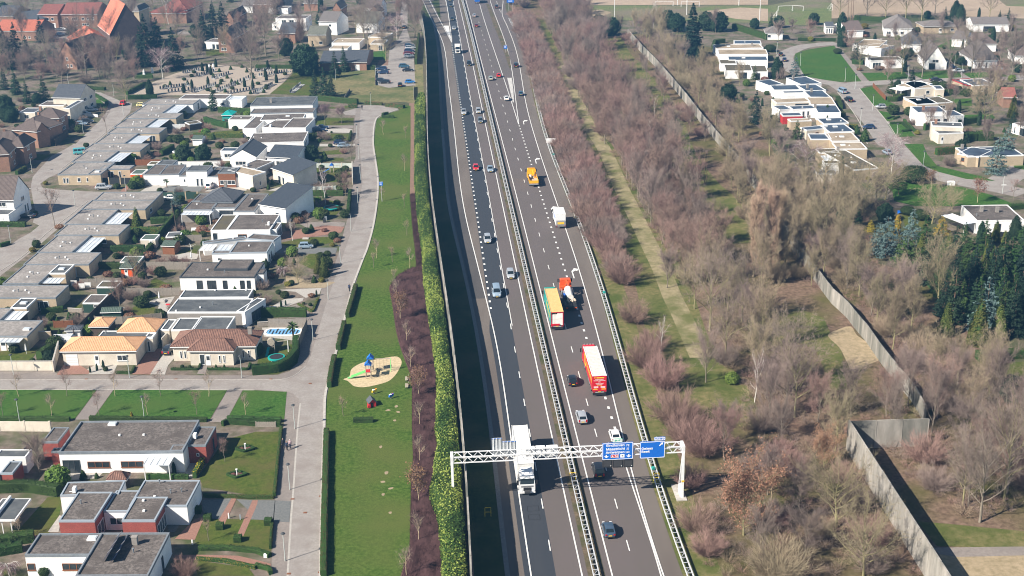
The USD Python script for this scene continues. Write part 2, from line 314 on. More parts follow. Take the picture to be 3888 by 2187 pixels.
sheet('exit_island','A 1050,55 1090,60 1120,120 1200,300 1290,520 1380,800 1400,930 1378,960 1330,820 1240,560 1150,340','median_soil',.06)
# ---- painted lines
def solid(name,p,w=.16,y0=YN,y1=YF,z=.05):
 p=p[(p[:,1]>=y0)&(p[:,1]<=y1)];struct(name,MB().ribbon(offset(p,-w/2),offset(p,w/2),z=z),'line_paint')
def dashes(name,path,first,period,length,w,y0,y1,z=.052):
 """the dashes of one broken line: first = pixel of the middle of one dash"""
 o=thing_structure(name);p=resample(path,.25);s=np.r_[0,np.cumsum(np.linalg.norm(np.diff(p,axis=0),axis=1))]
 yf=W1(first)[1];s0=np.interp(yf,p[:,1],s);k=np.arange(-400,400);n=0
 for c in s0+k*period:
  q=[np.array([np.interp(c+e,s,p[:,0]),np.interp(c+e,s,p[:,1])])for e in(-length/2,length/2)]
  if c-length<0 or c+length>s[-1]or q[0][1]<y0 or q[1][1]>y1:continue
  d=(q[1]-q[0])/length;nrm=np.array([d[1],-d[0]])*w/2
  mesh('dash',(np.c_[[q[0]-nrm,q[0]+nrm,q[1]+nrm,q[1]-nrm],[z]*4],[[0,1,2,3]]),'line_paint',o)
def thing_structure(name):
 path=uname('/World',name);x=UsdGeom.Xform.Define(stage,path);cd(x.GetPrim(),kind='structure');return Obj(path)
solid('edge_line',L1,.2);solid('edge_line',L4,.2);solid('edge_line',R1,.2)
solid('edge_line',L3,.15,W1('D 735,255')[1])
solid('edge_line',R4,.2,YN,R4[-1,1]-1);solid('edge_line',R5,.2,YN,600);solid('edge_line',R3,.2);solid('edge_line',RX,.2);solid('edge_line',R6,.2)
solid('edge_line',ext(span(W('A 485,0 520,180 545,370 560,480 572,600'),2,.003)),.25,W1('A 572,600')[1]);solid('edge_line',span(W('A 262,0 330,140 430,330 560,570 572,600'),2,.003),.25)
sheet('gore_hatching','A 458,360 528,360 562,560','line_paint',.054);sheet('gore_hatching','A 1345,1088 1410,1088 1430,1250 1440,1420 1425,1440','hatch_paint',.054)
dashes('lane_dashes',offset(L3,-.3),'D 765,537',12,3,.16,YN,720);dashes('lane_dashes',R2,'D 1553,535',12,3,.16,YN,640)
dashes('block_marks',LB,'C 476,560',4,1.05,.42,0,900);dashes('block_marks',RBfull,'C 1513,490',4,1.05,.42,0,900)
dashes('block_marks',span(W('A 1195,5 1205,50 1222,100 1240,145 1262,190'),1,.002),'A 1222,100',4,1.2,.4,0,900)
def arrow(spec):
 """bent merging arrow; spec = pixel of its tail end, then of its bend"""
 a,b=P2(spec);d=b-a;L=np.linalg.norm(d);d/=L;n=np.array([d[1],-d[0]])
 q=lambda s,t:a+d*s+n*t
 pts=[q(0,-.12),q(0,.12),q(L*.93,.12),q(L+.5,.8),q(L+.2,1.15),q(L+1.5,1.6),q(L+2.2,.55),q(L+1.6,.45),q(L+.2,-.15)]
 struct('lane_arrow',MB().poly(pts,.054),'line_paint')
for s in('B 1580,290 1570,250','B 1752,837 1738,785','C 1765,990 1737,895','C 1465,78 1448,20'):arrow(s)
lp=MB()
for s in('F 1110,480 1265,470 1275,540 1115,550','F 1125,600 1280,590 1292,660 1135,670'):
 q=P2(s)
 for i in range(4):lp.ribbon(np.array([q[i],q[(i+1)%4]])+.03,np.array([q[i],q[(i+1)%4]])-.03,z=.056)
M('bitumen',(.02,.02,.021));struct('detector_loops',lp,'bitumen')
M('track_straw',(.200,.170,.085),(.300,.250,.150),.9,.95,detail=7,bump=.6,bscale=4,c3=(.11,.115,.035),s3=.16)
# ---- left side: streets, pavements, lawns
GZ=.02
sheet('housing_ground','00 0,1449 0,560 900,830 1290,960 2576,660 01 380,690 560,700 820,960 1030,1060 1190,1449 11 1215,180 1240,340 1238,500 1190,850 990,1449 21 740,970 705,1230 31 680,480 668,1449 30 0,1449','garden_soil',GZ)
sheet('town_ground','00 0,560 0,-60 2576,-60 01 1600,-60 1650,200 1680,420 1600,440 1350,640 1140,640 640,640 380,690 0,690 00 2160,650 1500,820 900,830','garden_soil',GZ-.005)
RS_R='01 1425,1105 1320,1140 1240,1170 1205,1210 1185,1300 1180,1449 11 1200,150 1225,330 1225,500 1205,680 1175,850 1120,1050 1080,1150 1030,1280 970,1449 21 890,320 805,650 740,900 700,1060 690,1200 685,1447 31 670,480 660,900 650,1500'
RS_L='31 310,1500 345,900 370,600 410,0 21 440,1160 425,1110 370,1062 300,1042 0,1025 20 0,1022 0,925 2576,925 21 200,925 330,905 420,860 500,790 560,660 640,380 700,180 760,0 11 850,1200 900,1050 960,880 1020,720 1040,560 1072,400 1062,250 1052,130 1038,0 01 1040,1300 1050,1150 1060,1080 1100,1060 1250,1065'
sheet('street_pavement','31 120,1500 150,1449 190,690 260,0 21 270,1447 285,1320 310,1045 0,1027 20 0,1024 0,838 540,838 600,878 1500,878 2576,878 21 0,878 220,875 340,835 420,750 430,590 520,330 570,250 640,110 660,0 11 760,1300 830,1100 880,900 895,830 940,700 950,550 975,430 975,200 1005,130 1000,0 01 975,1449 985,1270 1005,1100 1030,1055 1250,1060 1420,1085 1440,1110 1240,1190 1200,1320 1195,1449 11 1215,180 1240,340 1238,500 1190,850 1040,1290 990,1449 21 905,320 820,640 745,930 705,1230 31 668,900 660,1500','paving',GZ+.012)
sheet('street',RS_R+' '+RS_L,'paving_light',GZ+.026)
def kerb(name,spec,w=.3,h=.11,side=1):
 c=resample(catmull(P2(spec),5),1.0);poly=LineString(c).buffer(w/2,cap_style='flat');struct(name,MB().prism(poly,0,GZ+.026+h),'kerb_concrete')
kerb('kerb',RS_R,.45)
struct('drain_channel',MB().poly(LineString(catmull(P2('31 315,1500 350,900 375,600 416,0 21 446,1160'),4)).buffer(.14,cap_style='flat'),GZ+.03),'paving_slab');kerb('kerb','20 0,925 1300,925 2576,925 21 200,925 330,905 420,860 500,790',.12,.05);kerb('kerb','20 0,1023 1300,1025 2560,1027',.12,.05)
sheet('upper_street','00 900,925 1010,930 1210,1015 1330,1040 1310,1130 1200,1240 1080,1340 960,1449 10 880,70 730,190 600,290 490,340 405,400 430,440 600,460 960,480 1280,480 1280,505 960,570 830,650 680,780 540,890 350,1060 170,1200 0,1330 0,1040 100,1020 180,960 310,890 395,820 330,790 360,690 330,560 310,430 330,330 400,250 520,120 640,60 740,0 00 760,1449 880,1330 1000,1220 1080,1110 1050,1040 960,980 900,950','paving_light',GZ+.012)
kerb('kerb','10 880,575 740,690 560,825 400,960 280,1085 150,1185 0,1280',.15,.05);kerb('kerb','00 1190,1230 1080,1320 960,1420 10 800,110 620,250',.15,.05)
lane('footpath','20 1060,1025 840,1325',3.0,'paving',GZ+.03);lane('footpath','20 2365,1027 2190,1350',2.8,'paving',GZ+.03)
for s in('20 0,1026 970,1029 750,1318 0,1323','20 1145,1027 2285,1029 2112,1322 940,1312','20 2445,1031 2576,1031 21 310,1045 285,1320 20 2290,1318'):sheet('roadside_lawn',s,'lawn_fresh',GZ+.034)
LAWN_R='01 1500,1065 1555,1065 1555,1449 11 1548,500 1575,850 1600,1050 1615,1245 1520,1270 1420,1330 1350,1420 1340,1449 21 1370,150 1405,400 1440,550 1500,720 1560,880 1570,1000 1570,1447 31 1580,250 1560,500 1555,800 1545,1150 1500,1300 1440,1500'
sheet('long_lawn',LAWN_R+' 31 660,1500 668,900 680,480 695,0 21 705,1230 715,1090 740,970 820,640 905,320 990,0 11 1040,1290 1100,1110 1150,970 1190,850 1220,700 1238,500 1240,340 1215,180 1190,0 01 1195,1320 1215,1200 1300,1150 1440,1110','lawn_grass',GZ+.03)
sheet('belt_soil','01 1540,1040 1720,1000 11 1735,200 1775,600 1880,1250 21 1985,450 2055,1200 31 2110,500 2200,1500 1440,1500 1545,1150 1580,250 21 1570,1000 1500,720 1405,400 1340,0 11 1350,1420 1520,1270 1615,1245 1575,850 1548,500','clay_bed',GZ+.01)
sheet('play_sand','21 880,920 940,890 960,820 1040,765 1140,735 1290,705 1420,692 1465,740 1450,800 1400,880 1330,940 1200,980 1080,1000 990,990 950,960 920,935','sand',GZ+.045,4)
for s in('21 1330,1220 1300,1240 1355,1235','21 1395,1190 1420,1180 1430,1195 1405,1205','21 1410,1245 1440,1240 1450,1255 1425,1258','21 1380,1330 1405,1325 1410,1340 1385,1342','31 1240,150 1262,140 1270,155 1250,168','31 1330,570 1380,558 1375,575 1340,582','31 1295,405 1330,400 1325,425 1300,430','31 1255,500 1290,495 1300,510 1260,515','31 1335,810 1365,805 1362,825 1340,825','31 1265,625 1295,620 1290,642 1270,645'):sheet('bare_patch',s,'worn_earth',GZ+.044,3)
sheet('meadow','01 820,720 1190,705 1230,860 1330,885 1590,870 1600,640 1680,660 1690,1000 1580,1040 1490,1025 1130,1045 820,965 560,960','meadow_grass',GZ+.015)
sheet('car_park','01 1210,660 1330,640 1350,440 1430,400 1480,300 1450,150 1470,0 1520,0 1530,180 1520,300 1560,420 1590,440 1590,620 1605,860 1330,885 1215,855','paving_light',GZ+.03)
sheet('cemetery','00 1290,960 1480,850 1760,740 2000,680 2160,650 2576,690 01 380,695 360,730 280,830 140,950 00 2576,960 1900,960','cemetery_gravel',GZ+.015)
sheet('cemetery_lawn','01 390,720 640,735 640,820 560,962 140,945 300,815','garden_grass',GZ+.03)
sheet('church_lawn','00 1360,760 1420,725 1530,740 1535,765','lawn_fresh',GZ+.03);sheet('school_lawn','01 1140,525 1300,510 1310,600 1140,605','lawn_fresh',GZ+.03);sheet('hall_ground','01 1215,655 1240,610 1330,600 1330,660','clay_bed',GZ+.035)
sheet('far_lawn','00 2050,440 2250,500 2350,490 2200,560 2080,560','garden_grass',GZ+.03);sheet('village_street','00 1700,310 2040,325 2030,360 1700,330','paving',GZ+.02);sheet('church_square','00 430,240 700,250 690,390 430,400','paving',GZ+.02)
for s in('30 140,1040 480,660 600,655 620,690 600,830 480,1042','30 0,1449 0,1320 70,1330 95,1449','30 1960,1090 2050,880 2420,880 2576,870 31 170,900 150,1200 30 2576,1190 2000,1160','30 2000,440 2130,270 2260,80 2576,0 31 240,0 170,645 30 2576,645 2040,560','30 1950,1290 2500,1370 2560,1449 1990,1449'):sheet('garden_lawn',s,'garden_grass',GZ+.03)
for s in('20 0,640 230,610 400,600 340,690 300,730 0,735','20 1270,230 1420,155 1560,200 1580,250 1480,275 1270,285','20 640,220 810,165 830,175 780,228'):sheet('garden_lawn',s,'garden_grass',GZ+.03)
for s in('11 440,250 870,225 950,300 890,370 510,415','11 480,570 720,560 880,600 860,660 800,720 500,690','11 220,1000 500,940 780,935 800,985 600,1030 380,1050','11 430,1200 530,1110 670,1100 740,1130 700,1230 560,1260','10 1800,930 2100,810 2090,840 2000,940 1900,945','10 1800,1070 1990,1060 1980,1110 1860,1095','10 1490,1400 1560,1350 1720,1420 1700,1449 1480,1449','11 630,80 900,50 900,100 640,110','11 630,150 880,140 880,175 630,180','01 590,1230 690,1190 985,1190 975,1240 850,1265 600,1260','01 650,1400 720,1345 950,1355 940,1410 660,1420','00 2140,1330 2430,1305 2440,1345 2140,1340','01 720,1080 930,1065 920,1090 720,1095','10 220,160 350,100 510,110 430,165'):sheet('garden_lawn',s,'garden_grass',GZ+.03)
sheet('garden_lawn','00 900,1010 1000,1000 1060,1060 1000,1110 910,1115','lawn_fresh',GZ+.03)
for s,m_ in table('''20 570,875 640,775 800,775 910,840 890,868|paving_red
20 1330,870 1390,775 1480,650 1630,600 1590,740 1510,872|paving_red
20 1510,872 1590,740 1700,600 1760,700 1690,780 1660,872|paving_slab
20 780,870 960,775 1180,775 1140,862 1100,868|paving_slab
20 1980,865 2040,765 2095,765 2065,870|paving
30 2030,690 2330,670 2300,750 2200,880 2060,870 2050,820|paving_dark
30 2380,680 2576,690 31 195,690 180,895 30 2470,880 2500,790|paving_dark
30 2330,670 2380,675 2260,930 2200,890|paving_red
30 2540,690 2576,690 2576,760 2450,1050 2390,1030|paving_red
31 0,690 20,690 10,740 0,750|paving_red
31 190,690 350,700 335,910 170,905|paving_dark
30 1760,1080 1960,880 2060,850 1960,1090|paving_red
30 1760,1240 2060,1240 2400,1250 2576,1290 31 150,1330 150,1400 0,1340 30 2400,1300 2060,1290 1740,1290|paving_red
30 1480,450 1660,330 1860,330 2000,280 1970,470 1480,465|paving_slab
30 560,390 800,360 1050,400 980,470 690,490|paving_slab
30 480,1010 600,840 620,850 590,1010|paving_slab
30 1680,900 1830,900 1760,1010 1700,1010|paving_dark
30 0,1040 400,1040 370,1080 0,1080|paving_red
11 200,970 240,890 700,820 890,835 860,890 480,950|paving_red
11 200,1070 380,1040 820,1045 800,1105 480,1105 200,1100|paving_dark
11 430,800 650,780 900,790 890,830 520,850|paving
21 190,215 420,165 560,270 520,330 270,290|paving
21 170,180 290,110 480,100 470,130 230,215|paving_slab
21 220,20 660,0 640,60 500,100 400,40|paving_slab
11 120,470 380,390 480,470 300,475|paving_slab
01 870,1130 1005,1090 1000,1160 900,1160|paving_light
01 690,1300 770,1280 970,1300 970,1340 720,1335|paving_slab
01 540,1265 985,1262 980,1290 560,1300|paving
11 640,0 1000,0 1000,20 640,25|paving_slab
10 1410,480 1510,415 1690,420 1590,475|paving_slab
10 1595,475 1690,420 2070,415 2010,480|paving_dark
10 1210,480 1280,410 1320,410 1270,480|paving_red
10 2060,480 2200,400 2500,400 2480,470|paving_slab
20 1600,180 1480,150 1560,110 1760,85 1720,150 1680,240 1560,260|paving_slab
10 1760,1120 1900,1090 2000,1110 1980,1160 1760,1160|paving_slab
11 300,1320 560,1380 800,1390 690,1449 300,1449|worn_earth
21 60,400 180,395 520,385 440,470 380,530 80,490|paving_slab
21 0,870 0,800 60,600 420,560 420,750 330,825 220,865|garden_grass'''):
 sheet('garden_paving' if 'grass' not in m_ else 'garden_lawn',s,m_,GZ+.036 if 'red' not in m_ else GZ+.042)
# ---- right side: woods floor, tracks, housing
sheet('wood_floor','02 -60,0 640,-60 760,190 770,350 1000,380 1500,300 2200,340 2300,500 2200,900 2576,1400 13 300,600 700,640 1000,700 1100,1200 2000,1449 23 2576,1100 33 2576,1500 32 2000,1500 1900,1449 1560,600 22 1150,700 950,0 12 650,650 430,0 02 270,1100 130,500 20,140','leaf_litter',.008)
lane('grass_track','02 300,200 330,320 360,420 400,520 440,620 480,720 510,830 540,930 570,1030 600,1120 640,1220 690,1330 12 800,0 880,150 960,300 1050,480 1130,640 1220,820 1290,960 1370,1120 1440,1260 1520,1420 22 1640,400 1730,600 1850,780 2000,950 2100,1150 2200,1400',12,'track_grass',.022)
lane('straw_strip','02 480,600 540,740 600,880 690,1080 790,1290 12 920,40 1010,230 1090,420 1180,600 1270,780 1340,930 1430,1110 1520,1300 22 1610,80 1700,260 1800,480 1900,700',4.2,'track_straw',.03)
lane('grass_track','02 1010,380 1080,540 1180,640 1260,750 1350,850 1450,960 1530,1100 1600,1250 12 1700,100 1900,380 2050,520 2150,650 2230,800 2300,1000',9,'track_grass',.022)
sheet('grass_track','22 2400,300 2576,420 23 300,200 560,300 640,480 740,620 760,820 800,1000 640,1050 560,800 480,620 200,500 22 2500,700','track_grass',.022)
sheet('straw_patch','23 600,480 700,420 830,385 900,480 1050,580 1150,700 950,800 880,900 800,760 720,600','pale_straw',.03,3)
sheet('housing_ground','03 -2300,180 -1800,200 640,250 2576,180 2700,200 13 2576,900 1950,1000 1500,650 1200,640 600,400 03 -200,1200 -500,500 -900,400','garden_soil',.012)
sheet('playing_field','02 690,55 2576,55 03 640,-60 640,250 0,250 02 2576,235 760,195','playing_field',.02);sheet('bare_field','02 620,-80 2576,-80 2576,48 1700,50 700,52','bare_field',.02);sheet('bare_field','03 640,-100 2700,-100 2700,190 1500,150 640,185','bare_field',.018);sheet('playing_field','03 2250,-60 2700,-60 2700,70 2400,60','playing_field',.03)
sheet('bare_patch','02 1950,110 2300,75 2576,90 2576,215 2250,190 2050,150','bare_field',.026);sheet('bare_patch','02 740,110 900,95 1000,125 900,180 770,185','worn_earth',.026)
for s,w in table('''13 2576,500 2300,440 1950,375 1700,310 1500,235 1370,110 1290,0 03 1240,1449 1100,1250 950,1080 820,920 720,850|8.5
03 830,920 880,850 1230,825 1700,800 2200,790 2600,780|8
03 740,855 560,820 420,785 250,700 170,610 190,540 330,475 500,450 690,435|7
03 660,445 820,640 980,830|3.0
03 1400,735 1540,805|3
03 1880,710 2030,790|3
13 2600,235 2420,330 2290,420|8'''):
 lane('estate_street',s,w,'paving_light' if w>5 else 'paving',.04+.002*(w%3))
kerb('kerb','03 1335,1449 1200,1230 1060,1060 915,885',.2,.05);kerb('kerb','03 1000,1449 930,1250 830,1090 700,930',.2,.05)
for s in('03 665,460 400,500 275,540 262,590 330,700 370,770 540,800 720,826 940,820','03 945,735 1370,725 1430,790 1020,818','03 1420,735 1900,702 1960,778 1560,798','03 1960,740 2300,720 2420,770 2040,786','03 925,893 1050,872 1180,1000 1290,1060 1080,1085 1000,985','03 1100,1112 1200,1130 1300,1200 1200,1222','03 1205,1250 1360,1230 1480,1370 1290,1382','13 1365,0 1560,0 1600,100 1700,220 2150,330 2290,375 1990,352 1680,272 1560,212','13 1160,390 1420,385 1700,405 1950,435 2250,515 2470,605 1900,625 1480,625 1270,575 1250,480','03 1850,1000 2050,990 2050,1070 1900,1060','03 1960,1160 2250,1150 2300,1200 1980,1205','03 1880,380 1960,400 1850,500 1700,470','13 2450,170 2576,200 2576,260 2480,240','03 1880,390 2000,400 2000,450 1890,440'):sheet('estate_lawn',s,'lawn_fresh',.06)
sheet('estate_lawn','23 2240,770 2576,740 2700,760 2700,900 2350,870','garden_grass',.03);sheet('back_garden','13 1340,700 1600,720 1640,800 1560,850 1380,830','garden_grass',.03)
sheet('clearing_grass','33 1500,900 1850,930 2576,1000 2700,1010 2700,1180 1700,1150','track_grass',.03);sheet('clearing_path','33 1650,1165 2576,1155 2750,1160 2750,1240 1900,1260 1720,1230','paving',.034);sheet('clearing_litter','33 1720,1230 1900,1258 2750,1240 2750,1600 1900,1600','pale_straw',.03)
# ------ noise walls, guard rails, gantry
M('wall_concrete',(.30,.275,.24),(.40,.37,.33),1.2,.9,detail=7,bump=.3,bscale=8,c3=(.20,.19,.165),s3=.35,stretch=(1,1,.3))
M('wall_concrete_dark',(.20,.19,.165),(.31,.29,.255),1.0,.9,detail=7,bump=.3,bscale=8,c3=(.13,.13,.11),s3=.3,stretch=(1,1,.25))
M('steel_rail',(.50,.51,.52),(.62,.63,.64),2,.45,metallic=.15,spec=.5)
M('steel_dark',(.22,.22,.22),None,1,.6,metallic=.4)
M('gantry_white',(.66,.66,.66),(.74,.74,.74),1.5,.5)
M('lamp_pole',(.42,.45,.42),(.52,.55,.52),4,.5);M('lamp_head',(.06,.065,.07),None,1,.5)
M('teal_plastic',(.03,.30,.26));M('yellow_paint',(.70,.48,.02),None,1,.5);M('white_paint',(.78,.78,.77),None,1,.5);M('black_rubber',(.02,.02,.02),None,1,.8)
M('sign_blue',(.012,.135,.55),None,1,.45);M('sign_white',(.85,.85,.84),None,1,.5);M('sign_red',(.55,.02,.03),None,1,.5);M('sign_green',(.02,.36,.20),None,1,.5);M('sign_black',(.02,.02,.02));M('sign_back',(.42,.44,.45),(.50,.52,.53),2,.5,metallic=.3);M('matrix_black',(.028,.028,.03),None,1,.6);M('matrix_face',(.05,.05,.053),None,1,.5)
def wall(name,path,h,label,panel,mats,thick=.22,post=True,cat='noise wall',lean=0.0,group=None):
 p=resample(path,panel);t=thing(name,label,cat,group=group);rr=random.Random(len(p))
 for i in range(len(p)-1):
  a,b=p[i],p[i+1];d=(b-a)/np.linalg.norm(b-a);n=np.array([d[1],-d[0]]);a=a+d*.07;b=b-d*.07;hh=h+rr.uniform(-.03,.03)
  q=lambda e,o,z:[*(e+n*o),z]
  k=thick/2;m=MB().hexa([q(a,-k,0),q(b,-k,0),q(b,k,0),q(a,k,0)][::-1],[q(a,-k+lean,hh),q(b,-k+lean,hh),q(b,k+lean,hh),q(a,k+lean,hh)][::-1])
  for f in(.33,.66):m.box([*((a+b)/2+n*(lean*f)),hh*f],(np.linalg.norm(b-a),thick+.012,.05),math.atan2(d[1],d[0]))
  m.build('panel',mats[rr.randrange(len(mats))],t)
 if post:
  m=MB()
  for i in range(len(p)):
   d=p[min(i+1,len(p)-1)]-p[max(i-1,0)];m.box([*p[i],h/2-.05],(.12,thick+.1,h-.1),math.atan2(d[1],d[0]))
  o=m.build('post',mats[-1],t);
 return t
wall('noise_wall',NW,6.0,'tall concrete noise wall between the long green hedge and the motorway',4.0,['wall_concrete','wall_concrete','wall_concrete_dark'])
WR1=[q[:2]for q in W('02 1165,290 1310,455 1440,580 1600,760 1760,950 1900,1130 2080,1340 12 2576,480 13 150,790 280,960 460,1200 23 650,0 800,130 900,260 1000,370 1140,570 1300,770 1390,870 1480,980 1590,1180',3.4)]
wall('noise_wall',np.array(WR1)[::-1],3.4,'long weathered concrete noise wall running through the bare wood',4.0,['wall_concrete_dark','wall_concrete_dark','wall_concrete'])
c0=W1('33 790,172')[:2];c1=W1('33 1578,1449')[:2];dd=(c1-c0)/np.linalg.norm(c1-c0)
wall('noise_wall',np.array([c0+dd*.15,c1+dd*22]),5.4,'tall pale concrete noise wall bottom right with tree shadows on it',4.0,['wall_concrete'])
wall('noise_wall',np.array([c0+np.array([.3,.1]),W1('23 1620,1310',5.0)[:2]]),5.0,'short cross wall of concrete meeting the tall pale wall at its corner',4.0,['wall_concrete_dark','wall_concrete'])
def guard_rail(label,lpath,width,y0,y1,side,nmax=280):
 t=thing('guard_rail',label,'guard rail');p=resample(lpath[(lpath[:,1]>=y0)&(lpath[:,1]<=y1)],4/3.);l,r=p,offset(p,width)
 for e,s in((l,-1),(r,1)):
  m=MB();prof=[(-.05,.45),(.04,.50),(-.03,.60),(.04,.70),(-.05,.75)]
  pr=[np.c_[offset(e,s*o),np.full(len(e),z)]for o,z in prof]
  for a,b in zip(pr,pr[1:]):m.ribbon(a,b)
  m.ribbon(np.c_[offset(e,-.06),np.full(len(e),.755)],np.c_[offset(e,.06),np.full(len(e),.755)]);m.build('beam','steel_rail',t)
 rest,posts=MB(),MB();steel='steel_rail'
 for i in range(len(p)):
  a,b=np.r_[l[i],.70],np.r_[r[i],.70];m=MB()if i<nmax else rest
  m.bar(a,b,.09,.06)
  if i%3==0 and i+1<len(p):m.bar(a,np.r_[r[i+1],.69],.06,.05)
  if i<nmax:m.build('strut',steel,t)
  if i%2==0:posts.bar(np.r_[(l[i]+r[i])/2,0],np.r_[(l[i]+r[i])/2,.68],.1)
 if rest.n:cd(rest.build('far_struts',steel,t).prim,kind='stuff')
 cd(posts.build('posts','steel_dark',t).prim,kind='stuff');return l,r
MRL=ext(span(W('F 1705,0 1740,130 1800,400 1870,730 1950,1080 2045,1449 D 1015,0 1100,380 1190,760 1280,1160 1340,1449 C 865,0 950,400 1040,770 1120,1100 1195,1449 B 1050,0 1120,330 1190,600 1260,900 1320,1170 1375,1449 A 705,0 790,290 850,560 920,850 985,1170 1050,1449',.75),2,.006,3),YN,720)
guard_rail('galvanised double guard rail with ladder struts along the central reservation',MRL,.82,YN,720,1)
RRL=ext(span(W('A 1345,180 1420,370 1500,500 1560,640 1620,860 1670,1050 1720,1270 1750,1449 D 2045,0 2130,320 2210,640 2300,960 2370,1250 2430,1449 B 1800,230 1880,470 1960,700 2050,930 2140,1180 2240,1449 C 1840,260 1940,590 2030,860 2120,1150 2220,1449 G 705,0 780,260 860,570 950,890 1040,1180 1140,1449 32 1380,300 1430,470 1520,720 1620,1010 1700,1250 1760,1449',.75),2,.01,3),YN,640)
guard_rail('galvanised double guard rail with ladder struts beside the reddish shrubs',RRL,.82,YN,640,1)
for i,(s,w_)in enumerate((('A 1718,1235','far'),('B 1995,705','beside the yellow lorry'),('C 2185,1185','behind the orange lorry'),('G 1030,1020','under the gantry'))):
 q=W1(s,.8);single('reflector_box',MB().box(q,(.5,.5,.35),.3).box(q+[0,0,.2],(.4,.42,.1),.3),'teal_plastic','small teal marker box on the right guard rail '+('near the dark blue exit lane car' if i==0 else w_),'marker')
for s,l in(('F 1748,48','yellow steel crash frame on the central guard rail beside the white lorry'),('G 1075,1130','yellow steel crash frame on the right guard rail beside the gantry leg'),('F 562,600','yellow frame guarding a small post in the shaded grass verge')):
 q=W1(s,.75 if 'F 562' not in s else 0);t=MB();z=0 if q[2]else 0
 for dx in(-.45,.45):t.bar(q*[1,1,0]+[dx,-.4,0],q*[1,1,0]+[dx,.5,1.0],.07)
 t.bar(q*[1,1,0]+[-.45,.5,1.0],q*[1,1,0]+[.45,.5,1.0],.08).bar(q*[1,1,0]+[-.45,.05,.5],q*[1,1,0]+[.45,.05,.5],.06);single('crash_frame',t,'yellow_paint',l,'barrier frame')
# ---- gantry
GR,GL=W1('G 1455,718',8.8),W1('E 130,1240',8.8);gd=(GR-GL);gd[2]=0;GLEN=np.linalg.norm(gd);gd/=GLEN;gn=np.array([gd[1],-gd[0],0])
BW,BH,ZT=1.6,.95,8.8
t=thing('sign_gantry','white lattice gantry spanning both carriageways of the motorway','gantry')
P=lambda s,o,z:GL*[1,1,0]+gd*s-gn*o+[0,0,z]
for o in(0,BW):
 for z in(ZT,ZT-BH):MB().bar(P(0,o,z),P(GLEN,o,z),.14).build('chord','gantry_white',t)
nb=22;st=GLEN/nb
for i in range(nb):
 a,b,c=i*st,(i+.5)*st,(i+1)*st
 for o in(0,BW):MB().bar(P(a,o,ZT-BH),P(b,o,ZT),.07).bar(P(b,o,ZT),P(c,o,ZT-BH),.07).build('brace','gantry_white',t)
 for z in(ZT,ZT-BH):MB().bar(P(a,0,z),P(b,BW,z),.06).bar(P(b,BW,z),P(c,0,z),.06).build('brace','gantry_white',t)
for s,nm in((0,'left'),(GLEN,'right')):
 m=MB().hexa([P(s-.22,-.12,ZT-BH-.35),P(s+.22,-.12,ZT-BH-.35),P(s+.22,BW+.12,ZT-BH-.35),P(s-.22,BW+.12,ZT-BH-.35)],[P(s-.22,-.12,ZT+.12),P(s+.22,-.12,ZT+.12),P(s+.22,BW+.12,ZT+.12),P(s-.22,BW+.12,ZT+.12)]);m.build('head_frame','gantry_white',t)
 MB().bar(P(s,0,0),P(s,0,ZT-BH),.38).build('leg','gantry_white',t)
 if nm=='right':MB().bar(P(s,.1,ZT-BH-.3),P(s,BW+1.0,.1),.3).build('leg','gantry_white',t);MB().box(P(s-.05,.9,.9),(.5,1.1,1.8),math.atan2(gd[1],gd[0])).build('cabinet','white_paint',t)
 else:MB().bar(P(s,BW,0),P(s,BW,ZT-BH),.3).build('leg','gantry_white',t)
MB().box(P(GLEN,-.2,3.0),(.42,.06,.3),math.atan2(gd[1],gd[0])).build('number_plate','yellow_paint',t)
MB().box(P(GLEN-.2,1.5,.08),(1.6,5,.2),math.atan2(gd[1],gd[0])).build('footing','kerb_concrete',t)
class Face:
 """a vertical sign face through p0 along gd, n out of it"""
 def __init__(s,off):s.p0=GL-gn*off
 def uv(s,q):w_=onplane(q,s.p0,gn)-s.p0;return np.dot(w_,gd),w_[2]+ZT
 def at(s,u,z,o=0):return s.p0*[1,1,0]+gd*u+gn*o+[0,0,z]
 def box(s,spec):(x0,y0),(x1,y1)=spts(spec);a=s.uv((x0,(y0+y1)/2));b=s.uv((x1,(y0+y1)/2));c=s.uv(((x0+x1)/2,y0));d=s.uv(((x0+x1)/2,y1));return a[0],b[0],d[1],c[1]
def rrect(u0,u1,z0,z1,r):return shapely.box(u0+r,z0+r,u1-r,z1-r).buffer(r,quad_segs=4)
def plate(F,poly,o0,o1):
 """an outline in the face's plane as a plate between depths o0 and o1 towards the viewer"""
 m=trimesh.creation.extrude_polygon(poly,o1-o0,engine='earcut');v=m.vertices;w_=F.p0*[1,1,0]+v[:,:1]*gd+(o0+v[:,2:])*gn+np.c_[np.zeros((len(v),2)),v[:,1]]
 return MB().add(w_,m.faces[:,::-1]if np.dot(np.cross(gd,[0,0,1]),gn)<0 else m.faces)
def text(F,s,spec,o,name,mat_,par,bold=True):
 u0,u1,z0,z1=F.box(spec);m=meshkit.text_mesh(s,1.0,.02,bold);v=np.array(m.vertices);lo,hi=v.min(0),v.max(0)
 low=min(0,lo[1]);k=(z1-z0)/(hi[1]-low)if False else(z1-z0)/1.06
 v=np.c_[u0+(v[:,0]-lo[0])/(hi[0]-lo[0])*(u1-u0),z0+v[:,1]*k,o+v[:,2]]
 w_=F.p0*[1,1,0]+v[:,:1]*gd+v[:,2:]*gn+np.c_[np.zeros((len(v),2)),v[:,1]]
 MB().add(w_,m.faces).build(name,mat_,par)
F=Face(-.25)
